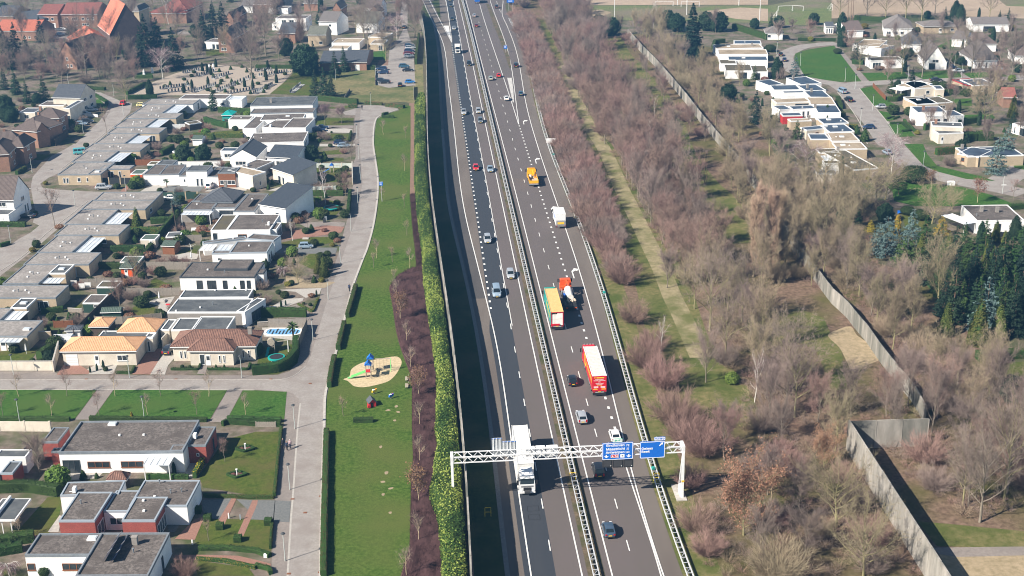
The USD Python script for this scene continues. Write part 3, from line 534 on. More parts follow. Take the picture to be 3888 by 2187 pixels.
def sign(name,spec,label,col='sign_blue',border=True,r=.15):
 t=thing(name,label,'road sign');u0,u1,z0,z1=F.box(spec)
 plate(F,rrect(u0-.04,u1+.04,z0-.04,z1+.04,r),-.1,0).build('panel',col,t)
 if border:plate(F,rrect(u0,u1,z0,z1,r).difference(rrect(u0+.09,u1-.09,z0+.09,z1-.09,r*.7)),.004,.012).build('border','sign_white',t)
 for f in(.2,.8):MB().bar(F.at(u0+(u1-u0)*f,z0+.2,-.15),F.at(u0+(u1-u0)*f,z1+.05,-.15),.08).build('bracket','gantry_white',t)
 return t
t=sign('direction_sign','G 322,668 748,898','large blue direction sign with three town names and two lane arrows')
for s,sp in(('Eindhoven','G 377,683 628,716'),('72','G 655,684 696,712'),('Maastricht','G 374,733 636,768'),('21','G 660,733 692,760'),('Antwerpen','G 368,781 628,813'),('110','G 645,780 697,807')):text(F,s,sp,.006,'lettering','sign_white',t)
for c in('G 340,836 412,880','G 652,824 724,870'):
 u0,u1,z0,z1=F.box(c);um=(u0+u1)/2;w_=u1-u0;h_=z1-z0
 plate(F,Polygon([(um-w_*.12,z1),(um+w_*.12,z1),(um+w_*.12,z0+h_*.55),(u1,z0+h_*.6),(um,z0),(u0,z0+h_*.6),(um-w_*.12,z0+h_*.55)]),.004,.012).build('lane_arrow','sign_white',t)
u0,u1,z0,z1=F.box('G 438,830 550,876');plate(F,rrect(u0,u1,z0,z1,.06),.004,.01).build('road_number_border','sign_white',t);plate(F,rrect(u0+.05,u1-.05,z0+.05,z1-.05,.05),.012,.018).build('road_number_shield','sign_red',t);text(F,'A 76','G 450,838 538,868',.02,'lettering','sign_white',t)
u0,u1,z0,z1=F.box('G 570,823 629,872');plate(F,rrect(u0,u1,z0,z1,.06),.004,.01).build('airport_symbol_ground','sign_white',t);um,zm=(u0+u1)/2,(z0+z1)/2;s_=(u1-u0)/2
plate(F,unary_union([Polygon([(um-.1*s_,zm-.4*s_),(um+.1*s_,zm-.4*s_),(um+.1*s_,zm+.4*s_),(um,zm+.6*s_),(um-.1*s_,zm+.4*s_)]),Polygon([(um-.7*s_,zm-.15*s_),(um,zm+.3*s_),(um+.7*s_,zm-.15*s_),(um,zm+.02*s_)])]),.012,.018).build('airport_symbol','sign_black',t)
t=sign('road_number_sign','G 472,612 598,656','small green road number plate on top of the large town sign','sign_green',True,.08);text(F,'E 314','G 482,620 588,650',.006,'lettering','sign_white',t)
t=sign('exit_sign','G 850,650 1190,876','blue exit sign with two town names and a slanted arrow')
text(F,'Geleen','G 868,729 1026,761',.006,'lettering','sign_white',t);text(F,'Beek','G 868,772 984,803',.006,'lettering','sign_white',t)
u0,u1,z0,z1=F.box('G 1112,657 1172,712');c_=np.array([(u0+u1)/2,(z0+z1)/2]);k=(u1-u0)/2;R_=lambda x,y:tuple(c_+k*np.array([(x+y)*.7071,(y-x)*.7071]))
plate(F,Polygon([R_(-.25,-1.2),R_(.25,-1.2),R_(.25,.3),R_(.75,.1),R_(0,1.3),R_(-.75,.1),R_(-.25,.3)]),.004,.012).build('arrow','sign_white',t)
t=sign('exit_number_sign','G 1048,590 1197,630','small blue exit number plate above the exit sign','sign_blue',True,.08);text(F,'afrit','G 1060,602 1132,624',.006,'lettering','sign_white',t);text(F,'2','G 1150,598 1174,624',.006,'lettering','sign_white',t)
for i,sp in enumerate(('G 322,905 460,1012','G 468,905 610,1012','G 618,905 752,1008')):
 t=thing('matrix_sign','dark lane signal box under the town sign, %s of three'%('leftmost','middle one','rightmost')[i],'lane signal',group='dark lane signals on the gantry');u0,u1,z0,z1=F.box(sp)
 plate(F,rrect(u0,u1,z0,z1,.05),-.35,0).build('housing','matrix_black',t);plate(F,rrect(u0+.16,u1-.16,z0+.16,z1-.12,.12),.004,.05).build('display','matrix_face',t);MB().box(F.at(u1-.25,z0+.3,.06),(.1,.06,.1)).build('sensor','sign_white',t);MB().bar(F.at((u0+u1)/2,z1-.05,-.3),F.at((u0+u1)/2,z1+.5,-.3),.1).build('bracket','gantry_white',t)
FB=Face(BW+.2)
for i,sp in enumerate(('E 690,967 830,1135','E 835,1008 1028,1135')):
 t=thing('direction_sign',('tall' if i==0 else 'wide')+' grey back of a direction sign on the left end of the gantry','road sign');u0,u1,z0,z1=FB.box(sp);z0=ZT-BH-.3
 plate(FB,rrect(u0,u1,z0,z1,.06),-.06,0).build('panel','sign_back',t)
 for k in range(4 if i else 3):uu=u0+(u1-u0)*(k+.5)/(4 if i else 3);MB().bar(FB.at(uu,z0,.05),FB.at(uu,z1,.05),.09).build('rib','gantry_white',t)
 MB().bar(FB.at(u0,z1-.1,.05),FB.at(u1,z1-.1,.05),.06).build('rail','sign_blue',t)
for i,sp in enumerate(('E 1165,1092 1293,1225','E 1302,1082 1436,1225','E 1450,1075 1612,1225')):
 t=thing('matrix_sign','white back of a lane signal behind the gantry lattice, %s of three'%('leftmost','middle one','rightmost')[i],'lane signal',group='white signal backs on the gantry');u0,u1,z0,z1=FB.box(sp);plate(FB,rrect(u0,u1,z0,z1,.12),-.3,0).build('housing','white_paint',t);MB().bar(FB.at((u0+u1)/2,z1-.2,.1),FB.at((u0+u1)/2,z0,.1),.1).build('bracket','gantry_white',t)
# ---- other signs along the motorway
def post_sign(name,spec,w_,h_,z,label,mat_='sign_blue',posts=2,ang=0.0,letter=True):
 b=W1(spec);t=thing(name,label,'road sign',b,ang)
 MB().box((0,0,z),(w_,.06,h_)).build('panel',mat_,t)
 for k in range(posts):x=0 if posts==1 else(k-.5)*w_*.6;MB().bar((x,.08,0),(x,.08,z+h_/2-.1),.1).build('post','steel_rail',t)
 if letter:
  for k,zz in enumerate((.18,-.18)):MB().box((-.1,-.036,z+zz*h_),(w_*.55,.01,h_*.12)).build('lettering','sign_white',t)
  MB().box((0,-.036,z+h_*.46),(w_*.96,.01,.05)).build('border','sign_white',t)
post_sign('direction_sign','A 1392,150',3.6,2.4,5.2,'blue direction sign on two posts at the far end of the exit lane');post_sign('direction_sign','A 1322,735',1.4,1.4,2.3,'small blue sign on the soil strip between main road and exit lane',posts=1);post_sign('panel_sign','B 1965,610',3.2,1.4,2.2,'white board on the right guard rail near the yellow lorry','white_paint',letter=False)
post_sign('information_sign','11 1268,580',1.0,1.0,5.0,'small blue square sign on a pole at the lawn edge',posts=1)
# ------ street lamps
def lamp_kind():
 k=kind('street_lamp');MB().tube([(0,0,0),(0,0,1.0),(0,0,4.45)],[.09,.07,.045],8).build('pole','lamp_pole',k,True)
 m=trimesh.creation.revolve([(0,4.42),(.3,4.42),(.34,4.5),(.22,4.62),(0,4.68)],sections=12);mesh('lamp_head',m,'lamp_head',k,35);return k
LK=lamp_kind()
for s,l in table('''31 342,582|opposite the red paved drives by the hedge
31 295,1300|lowest one beside the street at the bottom
21 392,1415|on the corner pavement below the lawn plots
21 575,525|beside the pool garden fence
21 728,115|by the triangular clipped bed
11 1027,600|beside the trampoline garden
11 1052,365|beside the tall dark garden hedge
11 1037,152|by the round pruned tree near the silver car
11 958,880|by the dark driveway below the trampoline
11 852,1205|beside the striped driveway
01 1018,1395|beside the pink driveway
01 1157,1062|at the head of the cul de sac
01 803,805|between the two spruces at the meadow
01 1207,780|at the corner of the car park
20 140,890|before the long garden wall
20 200,1355|on the left lawn plot
20 1305,905|in front of the orange tiled house
20 1455,1325|on the middle lawn plot behind the flat roof
20 2435,905|in front of the brown tiled house
10 325,290|by the triangular hedge on the upper street
10 758,630|at the wide street junction
10 110,1000|on the lower left side street
10 1268,475|by the round evergreen at the junction drive
00 840,1345|beside the parked cars on the upper street
00 690,850|behind the white slate roofed house
00 1148,965|on the bend of the upper street
00 1243,1160|beside the red parked car
03 1053,1110|beside the silver car on the estate
03 930,1250|on the left pavement of the estate street
03 1293,1415|beside the clipped garden beds of the estate
03 775,820|on the large oval lawn
03 875,895|at the estate road junction
03 1945,785|at the path behind the flat roofs
03 1408,795|on the grass beside the estate cross road
03 88,545|at the left bend of the ring road
03 325,662|beside the blue spruce of the ring road
03 1875,682|beside the white parked car on the estate
13 1560,252|by the big round evergreen bush
13 2358,498|at the street sign on the estate corner'''):
 copy(LK,W1(s),label='street lamp with dark disc head '+l,cat='street lamp',scale=1.0 if s[:2]not in('03','13')else 1.15)
def mast(s,h,l):
 b=W1(s);t=thing('floodlight_mast',l,'floodlight',b);MB().tube([(0,0,0),(0,0,h)],[.16,.08],8).build('pole','white_paint',t,True);MB().box((0,-.2,h),(1.6,.25,.5)).build('lamp_bar','lamp_pole',t)
for s,h,l in table('''02 1030,185|17|white floodlight mast at the near edge of the playing field, leftmost
02 1758,150|15|white floodlight mast behind the tall fir tip
02 2490,225|16|white floodlight mast on the right of the playing field
02 693,180|5.5|short white post at the left corner of the field
02 2283,55|13|white mast at the far edge of the grass field
02 1664,52|13|white mast standing between the two goals'''):mast(s,h,l)
# ------ vehicles
def paint(name,c,met=.0):M('paint_'+name,c,None,1,.32,spec=.5,metallic=met,coat=.6);return 'paint_'+name
for n_,c_,m_ in table('''silver|(0.5,0.52,0.54)|.35
black|(0.012,0.013,0.016)|0
navy|(0.015,0.035,0.09)|.1
red|(0.52,0.012,0.02)|0
white|(0.78,0.78,0.77)|0
grey|(0.16,0.18,0.2)|.3
slate|(0.06,0.1,0.15)|.3
blue|(0.02,0.16,0.42)|.1
lightblue|(0.33,0.43,0.52)|.3
turquoise|(0.1,0.42,0.46)|.1
green|(0.38,0.44,0.4)|.2
maroon|(0.16,0.015,0.025)|.1
yellow|(0.75,0.66,0.3)|0
teal|(0.03,0.1,0.16)|.2
dark|(0.03,0.035,0.045)|.2'''):paint(n_,c_,m_)
M('car_glass',(.012,.018,.022),None,1,.08,spec=.8);M('tyre',(.018,.018,.018),None,1,.9);M('alloy',(.45,.45,.46),None,1,.35,metallic=.5);M('lamp_clear',(.75,.76,.76),None,1,.2);M('lamp_red',(.40,.01,.015),None,1,.25);M('plate_yellow',(.80,.52,.03),None,1,.5);M('trim_black',(.022,.022,.024),None,1,.6)
CARS={'hatch':(4.0,1.70,1.46,.88,.98,.35,-1.35,-1.85,.95),'estate':(4.6,1.76,1.46,.88,1.05,.40,-1.75,-2.20,.98),'sedan':(4.6,1.78,1.43,.86,1.05,.35,-.95,-1.65,.98),'mpv':(4.4,1.78,1.64,.98,1.30,.60,-1.65,-2.10,1.0),'van':(4.9,1.90,1.92,1.12,1.75,1.10,-2.30,-2.42,1.10),'suv':(4.6,1.86,1.70,1.05,1.05,.45,-1.65,-2.12,1.05),'mini':(3.6,1.62,1.50,.92,.95,.45,-1.30,-1.70,.95),'pickup':(5.0,1.82,1.72,1.05,1.30,.60,-.55,-.75,1.0)}
def wheel(par,x,y,r,w,side):
 m=MB().tube([(x,y-w/2,r),(x,y+w/2,r)],r,14);o=m.build('wheel','tyre',par,40)
 MB().tube([(x,y+side*(w/2-.01),r),(x,y+side*(w/2+.02),r)],r*.66,10).build('rim','alloy',o)
def car(par,style,pm):
 L,Wd,H,hb,xb,xt,xr,xf,ht=CARS[style];h=L/2;w=Wd/2
 st=[(-h,.42,ht*.80,.80),(-h+.08,.30,ht*.95,.90),(-h+.35,.24,ht,.97),(-h*.5,.22,ht,1),(0,.22,.93 if style not in('van',)else 1.1,1),(xb,.22,hb+.03,1),(h-.65,.24,hb*.95,.97),(h-.22,.28,hb*.80,.88),(h-.04,.36,hb*.66,.76),(h,.42,hb*.55,.66)]
 ring=[]
 for x,z0,z1,k in st:
  y=w*k;zm=z0+(z1-z0)*.55
  half=[(y*.80,z0),(y*.97,z0+.08),(y,zm),(y*.97,z1-.10),(y*.86,z1),(0,z1+.03)]
  ring.append([(x,a,b)for a,b in half]+[(x,-a,b)for a,b in half[-2::-1]])
 n=len(ring[0]);v=np.array(ring).reshape(-1,3);f=[]
 for i in range(len(st)-1):
  for k in range(n):f.append([i*n+k,i*n+(k+1)%n,(i+1)*n+(k+1)%n,(i+1)*n+k])
 m=MB().add(v,f)
 for e in(0,(len(st)-1)*n):m.f.append(np.array([[e,e+k,e+k+1]for k in range(1,n-1)]))
 if style=='pickup':m.box((-1.75,0,1.02),(1.3,Wd*.8,.06))
 m.build('body',pm,par,35)
 zb=.90 if style!='van' else 1.08;wb,wt=w*.90,w*.74;zr=H-.06
 B=[(xf,-wb,zb),(xb,-wb,zb),(xb,wb,zb),(xf,wb,zb)];T=[(xr,-wt,zr),(xt,-wt,zr),(xt,wt,zr),(xr,wt,zr)]
 MB().hexa(B,T).build('cabin',pm,par)
 r_=MB();nx=7;xs_=np.linspace(xr-.06,xt+.05,nx);rows=[]
 for i,x in enumerate(xs_):
  e=math.sin(math.pi*(i+.3)/(nx-.4))*.06;rows.append([(x,yy*(wt+.02),zr-.02+.06*(1-(abs(yy))**3)+e*.8)for yy in(-1,-.85,-.4,0,.4,.85,1)])
 v=np.array(rows).reshape(-1,3);MB().add(v,[[i*7+k,(i+1)*7+k,(i+1)*7+k+1,i*7+k+1]for i in range(nx-1)for k in range(6)]).build('roof',pm,par,True)
 Bn,Tn=np.array(B,float),np.array(T,float)
 def pane(name,a,b,c,d,l,r2,lo=.10,hi=.10):
  """a glass pane on the cabin face a b (foot) d c (top), inset"""
  q=lambda s,t:(a*(1-s)+b*s)*(1-t)+(c*(1-s)+d*s)*t
  nrm=np.cross(b-a,c-a);nrm/=np.linalg.norm(nrm);o=nrm*.012
  MB().quad(q(l,lo)+o,q(1-r2,lo)+o,q(1-r2,1-hi)+o,q(l,1-hi)+o).build(name,'car_glass',par)
 pane('windscreen',Bn[1],Bn[2],Tn[1],Tn[2],.05,.05,.04,.05);pane('rear_window',Bn[3],Bn[0],Tn[3],Tn[0],.10,.10,.22 if style!='sedan' else .08,.06)
 for(a,b,c,d,fl)in((Bn[0],Bn[1],Tn[0],Tn[1],0),(Bn[2],Bn[3],Tn[2],Tn[3],1)):
  two=style in('pickup','mini');cuts=[(.06,.52),(.56,.92)]if two else[(.05,.33),(.37,.62),(.65,.92)]
  for s0,s1 in cuts:
   s0,s1=(1-s1,1-s0)if fl else(s0,s1);pane('side_window',a,b,c,d,s0,1-s1,.10,.10)
 wx=h*.62;rr=.31 if style not in('suv','van','pickup')else .35
 for x in(wx,-wx):
  for s in(1,-1):wheel(par,x,s*(w-.10),rr,.2,s)
 for s in(1,-1):
  MB().box((h-.16,s*w*.62,hb*.70),(.22,.36,.15)).build('headlight','lamp_clear',par);MB().box((-h+.06,s*w*.70,ht*.78),(.14,.24,.22 if style not in('estate','mpv','suv','van')else .42)).build('tail_light','lamp_red',par)
  MB().box((xb-.35,s*(w+.06),zb+.06),(.14,.16,.12)).build('mirror',pm,par)
 MB().box((h+.005,0,.42),(.03,.52,.11)).build('number_plate','plate_yellow',par);MB().box((-h-.005,0,.60),(.03,.52,.12)).build('number_plate','plate_yellow',par)
 MB().box((h-.03,0,.58),(.06,.8,.12)).build('grille','trim_black',par);MB().box((-h+.02,0,.36),(.1,Wd*.8,.14)).build('bumper','trim_black',par);MB().box((h-.05,0,.30),(.1,Wd*.7,.10)).build('bumper','trim_black',par)
KC={}
def put_car(style,col,pos,yaw,label,cat='car',group=None):
 if(style,col)not in KC:k=kind('car');car(k,style,'paint_'+col);KC[(style,col)]=k
 name={'van':'van','pickup':'pickup_truck'}.get(style,'car');copy(KC[(style,col)],pos,yaw,label=label,cat={'van':'van','pickup':'pickup truck'}.get(style,cat),name=name,group=group)
def road_yaw(y,path):e=8.0;return math.atan2(2*e,at(path,y+e)-at(path,y-e))
def drive(spec,style,col,label,away=True,path=None):
 """spec = pixel where the end of the car that faces us meets the road"""
 q=W1(spec);path=(R2 if away else L3)if path is None else path;a=road_yaw(q[1],path);L=CARS[style][0]
 c=q+np.array([math.cos(a),math.sin(a),0])*(L/2);c[2]=.04
 put_car(style,col,c,a if away else a+math.pi,label)
for a in table('''22 618,1000|hatch|black|black hatchback left of the long red lorry
22 715,1382|estate|silver|silver estate car between red lorry and gantry
32 885,482|mpv|black|black tall car just under the gantry sign
32 990,1085|hatch|slate|dark slate blue hatchback nearest the bottom of the motorway
32 1050,120|hatch|white|white car half hidden behind the large town sign
A 1120,1130|hatch|green|pale grey green car left of the small red car
A 1230,1088|hatch|red|red car in the second lane beside the hatched gore
A 1342,1415|sedan|white|white saloon at the tip of the hatched gore
A 888,245|estate|silver|silver car far up in the fast lane behind the dark red one
A 918,385|hatch|maroon|dark maroon car far up in the fast lane
A 1200,122|suv|dark|dark car on the merging side lanes at the far top'''):drive(*a)
RXL=offset(R4,-1.8)
for a in(('A 1470,948','suv','black','black car in the exit lane, farther of the two'),('A 1538,1345','hatch','teal','dark blue car in the exit lane, nearer of the two')):drive(*a,True,RXL)
for a in table('''A 560,100|sedan|dark|dark car second from the top coming down the left carriageway
A 545,22|sedan|dark|dark car farthest up the left carriageway
A 578,292|sedan|black|black car above the white hatched gore
A 605,422|sedan|silver|silver saloon beside the white painted gore
A 815,925|suv|black|black car below the white box truck in the fast lane
B 742,165|pickup|silver|silver pickup straddling the block marks of the left carriageway
B 948,145|estate|silver|silver estate, upper of two cars side by side with the pickup
B 975,280|estate|grey|grey estate following below the silver one
B 912,945|hatch|red|bright red hatchback in the dark slow lane
B 1115,968|sedan|lightblue|light blue saloon right of the red hatchback
C 562,515|mpv|silver|silver people carrier alone in the dark slow lane
C 885,1012|estate|silver|silver estate overtaking the pale blue van
C 690,1275|van|lightblue|pale blue van in the dark slow lane'''):drive(*a,False)
# ---- lorries (origin under the rear bumper, x ahead)
def lorry_wheels(t,xs_,r=.5,y=1.02):
 for x in xs_:
  for s in(1,-1):wheel(t,x,s*y,r,.34,s)
def cab(t,x0,L,H,pm,w=2.45,mirror=True,floor=.55,roofkit=True):
 x1=x0+L;hw=w/2
 MB().hexa([(x0,-hw,floor),(x1-.04,-hw,floor),(x1-.04,hw,floor),(x0,hw,floor)],[(x0,-hw,1.9),(x1,-hw,1.9),(x1,hw,1.9),(x0,hw,1.9)]).hexa([(x0,-hw,1.9),(x1,-hw,1.9),(x1,hw,1.9),(x0,hw,1.9)],[(x0,-hw+.08,H-.12),(x1-.38,-hw+.12,H-.12),(x1-.38,hw-.12,H-.12),(x0,hw-.08,H-.12)]).hexa([(x0,-hw+.08,H-.12),(x1-.38,-hw+.12,H-.12),(x1-.38,hw-.12,H-.12),(x0,hw-.08,H-.12)],[(x0,-hw+.2,H),(x1-.7,-hw+.25,H),(x1-.7,hw-.25,H),(x0,hw-.2,H)]).build('cab',pm,t)
 k=(2.75-1.9)/(H-.12-1.9);xw=lambda z:x1-.38*(z-1.9)/(H-.12-1.9)+.015
 MB().quad((xw(1.95),-hw+.12,1.95),(xw(1.95),hw-.12,1.95),(xw(2.75),hw-.18,2.75),(xw(2.75),-hw+.18,2.75)).build('windscreen','car_glass',t)
 for s in(1,-1):
  MB().box((x0+L*.62,s*(hw-.015),2.25),(L*.45,.05,.62)).build('side_window','car_glass',t);MB().box((x1+.01,s*.95,.80),(.06,.38,.22)).build('headlight','lamp_clear',t)
  if mirror:MB().box((x1-.12,s*(hw+.24),2.2),(.12,.26,.75)).bar((x1-.12,s*hw,2.5),(x1-.12,s*(hw+.24),2.5),.05).build('mirror','trim_black',t)
 MB().box((x1+.01,0,1.08),(.05,1.2,.55)).build('grille','trim_black',t)
 for z in(1.48,1.62):MB().box((x1+.005,0,z),(.04,1.9,.05)).build('grille_bar','trim_black',t)
 MB().box((x1-.02,0,.55),(.14,w,.35)).build('bumper',pm,t);MB().box((x1+.06,0,.62),(.03,.52,.11)).build('number_plate','plate_yellow',t)
 if roofkit:MB().hexa([(x0+.1,-hw+.3,H-.02),(x1-.7,-hw+.4,H-.02),(x1-.7,hw-.4,H-.02),(x0+.1,hw-.3,H-.02)],[(x0,-hw+.3,H+.38),(x0+.5,-hw+.4,H+.3),(x0+.5,hw-.4,H+.3),(x0,hw-.3,H+.38)]).build('roof_deflector',pm,t)
def flat_text(t,s,x0,x1,z0,z1,y=None,xface=None,mat_='sign_white',name='lettering',flip=False):
 """lettering on a side (y) or end (xface) of a lorry box; x0..x1 = from its left to its right as read"""
 m=meshkit.text_mesh(s,1.0,.006,True);v=np.array(m.vertices);lo,hi=v.min(0),v.max(0);u=x0+(v[:,0]-lo[0])/(hi[0]-lo[0])*(x1-x0);z=z0+(v[:,1]-lo[1])/(hi[1]-lo[1])*(z1-z0);d=v[:,2]+.004
 w_=np.c_[u,(y+np.sign(y)*d),z]if y is not None else np.c_[xface+np.sign(xface-5 if xface>5 else-1)*d,u,z]
 MB().add(w_,m.faces).build(name,mat_,t)
def place(spec,name,label,cat='lorry',away=True,path=None,back=0.0):
 q=W1(spec);path=(R2 if away else L3)if path is None else path;a=road_yaw(q[1],path);d=np.array([math.cos(a),math.sin(a),0]);q=q+d*back;q[2]=.04
 return thing(name,label,cat,q,a if away else a+math.pi)
M('truck_red',(.58,.012,.025),None,1,.4,coat=.3);M('tarp_white',(.62,.61,.58),(.72,.71,.68),.8,.6);M('tarp_grey',(.50,.48,.44),(.62,.60,.55),1.5,.7);M('logo_yellow',(.85,.52,.03),None,1,.5);M('tarp_tan',(.62,.40,.15),(.68,.45,.19),1.2,.7);M('truck_teal',(.02,.28,.25),None,1,.45);M('load_white',(.74,.70,.64),(.84,.80,.74),2,.8);M('truck_orange',(.68,.10,.02),None,1,.4,coat=.4);M('truck_yellow',(.85,.42,.01),None,1,.4,coat=.4);M('load_deck',(.36,.30,.24),(.46,.39,.31),4,.8);M('chassis',(.05,.05,.052),None,1,.7);M('truck_blue',(.02,.12,.45),None,1,.4);M('rubble',(.45,.36,.27),(.62,.52,.42),3,.95);M('hoist_steel',(.35,.37,.40),None,1,.4,metallic=.5)
def trailer(t,L,H,side,roof,back,floor=1.05,ribs=True,open_back=False):
 w=1.275;e=.06
 for s in(1,-1):MB().box((L/2,s*(w-e/2),(H+floor)/2),(L,e,H-floor)).build('side_curtain',side,t)
 MB().box((L/2,0,floor-.08),(L,2.5,.16)).build('floor','chassis',t);MB().box((L-e/2,0,(H+floor)/2),(e,2.42,H-floor)).build('front_wall',side,t)
 if ribs:
  n=22;r_=MB();xs_=np.linspace(0,L,4*n+1);z=H+.015+.035*np.sin(xs_/L*n*2*math.pi);r_.ribbon(np.c_[xs_,np.full(len(xs_),1.24),z],np.c_[xs_,np.full(len(xs_),-1.24),z]);r_.build('roof',roof,t,True)
 else:
  MB().box((L/2,0,H-.03),(L,2.5,.06)).build('roof',roof,t)
 for s in(1,-1):MB().box((L/2,s*1.25,H+.02),(L,.09,.1)).build('roof_rail','sign_white' if ribs else roof,t)
 if not open_back:MB().box((e/2,0,(H+floor)/2),(e,2.5,H-floor)).build('rear_door',back,t)
 MB().box((.05,0,.92),(.08,2.45,.22)).build('light_bar','sign_white',t)
 for s in(1,-1):MB().box((0,s*1.0,.92),(.05,.4,.14)).build('tail_light','lamp_red',t);MB().box((L*.42,s*1.2,.75),(2.6,.05,.5)).build('side_guard','alloy',t)
 MB().box((.1,0,.5),(.12,2.4,.5)).build('bumper','trim_black',t);MB().box((L*.45,0,.78),(L*.8,.8,.3)).build('frame','chassis',t);MB().box((-.005,0,.93),(.02,.52,.12)).build('number_plate','plate_yellow',t);lorry_wheels(t,(2.6,3.9,5.2),.48)
t=place('22 880,1092','articulated_lorry','long red articulated lorry with yellow side lettering and pale ribbed roof');trailer(t,13.6,4.0,'truck_red','tarp_grey','truck_red')
cab(t,14.0,2.3,3.55,'truck_red',roofkit=False);MB().box((14.3,0,.8),(5.2,.9,.3)).build('tractor_frame','chassis',t);lorry_wheels(t,(12.2,15.6),.5)
for k in range(4):MB().tube([(15.4,(k-1.5)*.55,3.62),(15.55,(k-1.5)*.55,3.62)],.14,8).build('roof_lamp','alloy',t)
flat_text(t,'D',11.6,9.2,1.5,3.7,y=1.275,mat_='logo_yellow',name='logo_letter')
rg=random.Random(3)
def strokes(t,x0,x1,z0,z1,y,n,mat_,name='lettering'):
 for k in range(n):
  a=x0+(x1-x0)*(k+.1)/n;b=x0+(x1-x0)*(k+rg.uniform(.6,.85))/n;m=MB();zt=z0+(z1-z0)*rg.uniform(.75,1)
  m.box((min(a,b)+.12,y,(z0+zt)/2),(.2,.02,zt-z0)).box(((a+b)/2,y,zt-.12),(abs(b-a),.02,.22));m.build(name,mat_,t)
strokes(t,8.6,.8,2.2,3.2,1.282,11,'logo_yellow')
MB().box((-.012,.05,3.68),(.012,1.75,.2)).build('logo_strip','logo_yellow',t);MB().box((-.022,.65,3.68),(.012,.3,.12)).build('logo_mark','truck_red',t)
for s_,y0,y1,z0,z1 in(('INTERNATIONALE',.75,-.75,3.28,3.42),('TRANSPORT & FORWARDING',1.05,-1.05,3.04,3.18),('(NL)',.2,-.2,2.78,2.94),('INTERNATIONALE',.7,-.7,2.50,2.63),('TRANSPORT',.6,-.6,2.32,2.44)):flat_text(t,s_,y0,y1,z0,z1,xface=0.0)
MB().box((-.012,0,2.18),(.01,.9,.06)).build('yellow_line','logo_yellow',t)
for y0,z0 in((.62,1.92),(.62,1.74),(-.62,1.92),(-.62,1.74)):MB().box((-.012,y0,z0),(.01,.8,.1)).build('lettering','sign_white',t)
for y0 in(.75,-.75):MB().box((-.012,y0,1.45),(.01,.8,.16)).build('marker_board','logo_yellow',t)
t=place('22 455,428','articulated_lorry','teal articulated lorry with flat tan roof and open back full of white crates');trailer(t,13.6,4.0,'truck_teal','tarp_tan','truck_teal',ribs=False,open_back=True)
for s in(1,-1):MB().box((.06,s*1.2,2.5),(.14,.12,3.0)).build('rear_frame','truck_red',t)
MB().box((.06,0,3.92),(.14,2.5,.14)).build('rear_frame','truck_red',t);MB().box((.06,.35,1.25),(.16,1.7,.35)).build('tail_board','truck_red',t)
for k,(y0,z0,w_,h_)in enumerate([(-.6,1.75,1.15,1.3),(-.6,3.1,1.15,1.3)]+[(.12+.31*i,1.9+1.02*j,.29,.98)for i in range(4)for j in range(2)]):MB().box((.55,y0,z0),(.9,w_,h_)).build('crate','load_white',t)
strokes(t,10.5,2.0,1.8,2.9,1.282,9,'logo_yellow');cab(t,14.0,2.3,3.55,'truck_teal',roofkit=False);MB().box((14.3,0,.8),(5.2,.9,.3)).build('tractor_frame','chassis',t);lorry_wheels(t,(12.2,15.6),.5)
t=place('22 598,238','flatbed_lorry','orange crane lorry on a low dark flatbed with pale pipes and rubble');rg=random.Random(5)
MB().box((4.6,0,1.0),(9.2,2.5,.25)).build('flatbed','chassis',t)
for y0 in(-.83,0,.83):MB().box((1.0,y0,1.16),(1.9,.75,.08)).build('ramp','trim_black',t)
for s in(1,-1):MB().box((-.02,s*.9,.85),(.06,.55,.2)).build('tail_light','truck_orange',t);MB().box((7.4,s*1.22,1.5),(3.6,.06,.8)).build('side_board','alloy',t)
MB().tube([(3.4,-.15,1.85),(8.2,-.15,1.95)],[.72,.78],12).build('drum','load_white',t,40);MB().box((7.0,.85,1.6),(1.6,.5,.5)).build('crate','hoist_steel',t);MB().box((5.6,.9,1.5),(1.2,.5,.6)).build('crate','truck_blue',t)
for k in range(12):MB().tm(trimesh.creation.icosphere(1,rg.uniform(.14,.3)).apply_translation((rg.uniform(2.2,3.6),rg.uniform(-1.1,.6),rg.uniform(1.2,1.6)))).build('rubble','rubble',t)
cab(t,11.3,1.9,3.0,'truck_orange',roofkit=False);MB().box((10.4,0,1.0),(2.6,1.0,.4)).build('chassis_frame','chassis',t);MB().bar((10.6,.1,1.2),(10.5,.1,3.3),.35).build('crane_column','truck_orange',t);MB().bar((10.5,.1,3.3),(8.2,-.3,2.9),.28).build('crane_arm','truck_orange',t);MB().bar((10.3,-.3,3.1),(8.6,.5,2.4),.2).build('crane_arm','truck_orange',t);MB().box((10.7,0,1.5),(.8,2.3,.5)).build('crane_base','truck_orange',t);MB().tube([(10.2,.1,2.4),(8.8,-.1,2.8)],.08,6).build('hydraulic_ram','hoist_steel',t);lorry_wheels(t,(1.6,2.9,4.2,9.2,12.2))
t=place('12 222,438','tipper_lorry','yellow crane lorry with open tan load bed',back=.2)
MB().box((3.6,0,1.15),(7.0,2.4,.12)).build('load_floor','load_deck',t)
for s in(1,-1):MB().box((3.6,s*1.2,1.55),(7.2,.09,.9)).build('side_board','truck_yellow',t)
MB().box((.05,0,1.5),(.09,2.4,.8)).build('tail_board','truck_yellow',t);MB().box((0,0,.85),(.12,2.45,.4)).build('bumper','alloy',t);MB().box((7.2,0,1.7),(.1,2.4,1.2)).build('headboard','truck_yellow',t);MB().box((4.6,.2,1.28),(.9,.7,.16)).build('spare_sheet','trim_black',t)
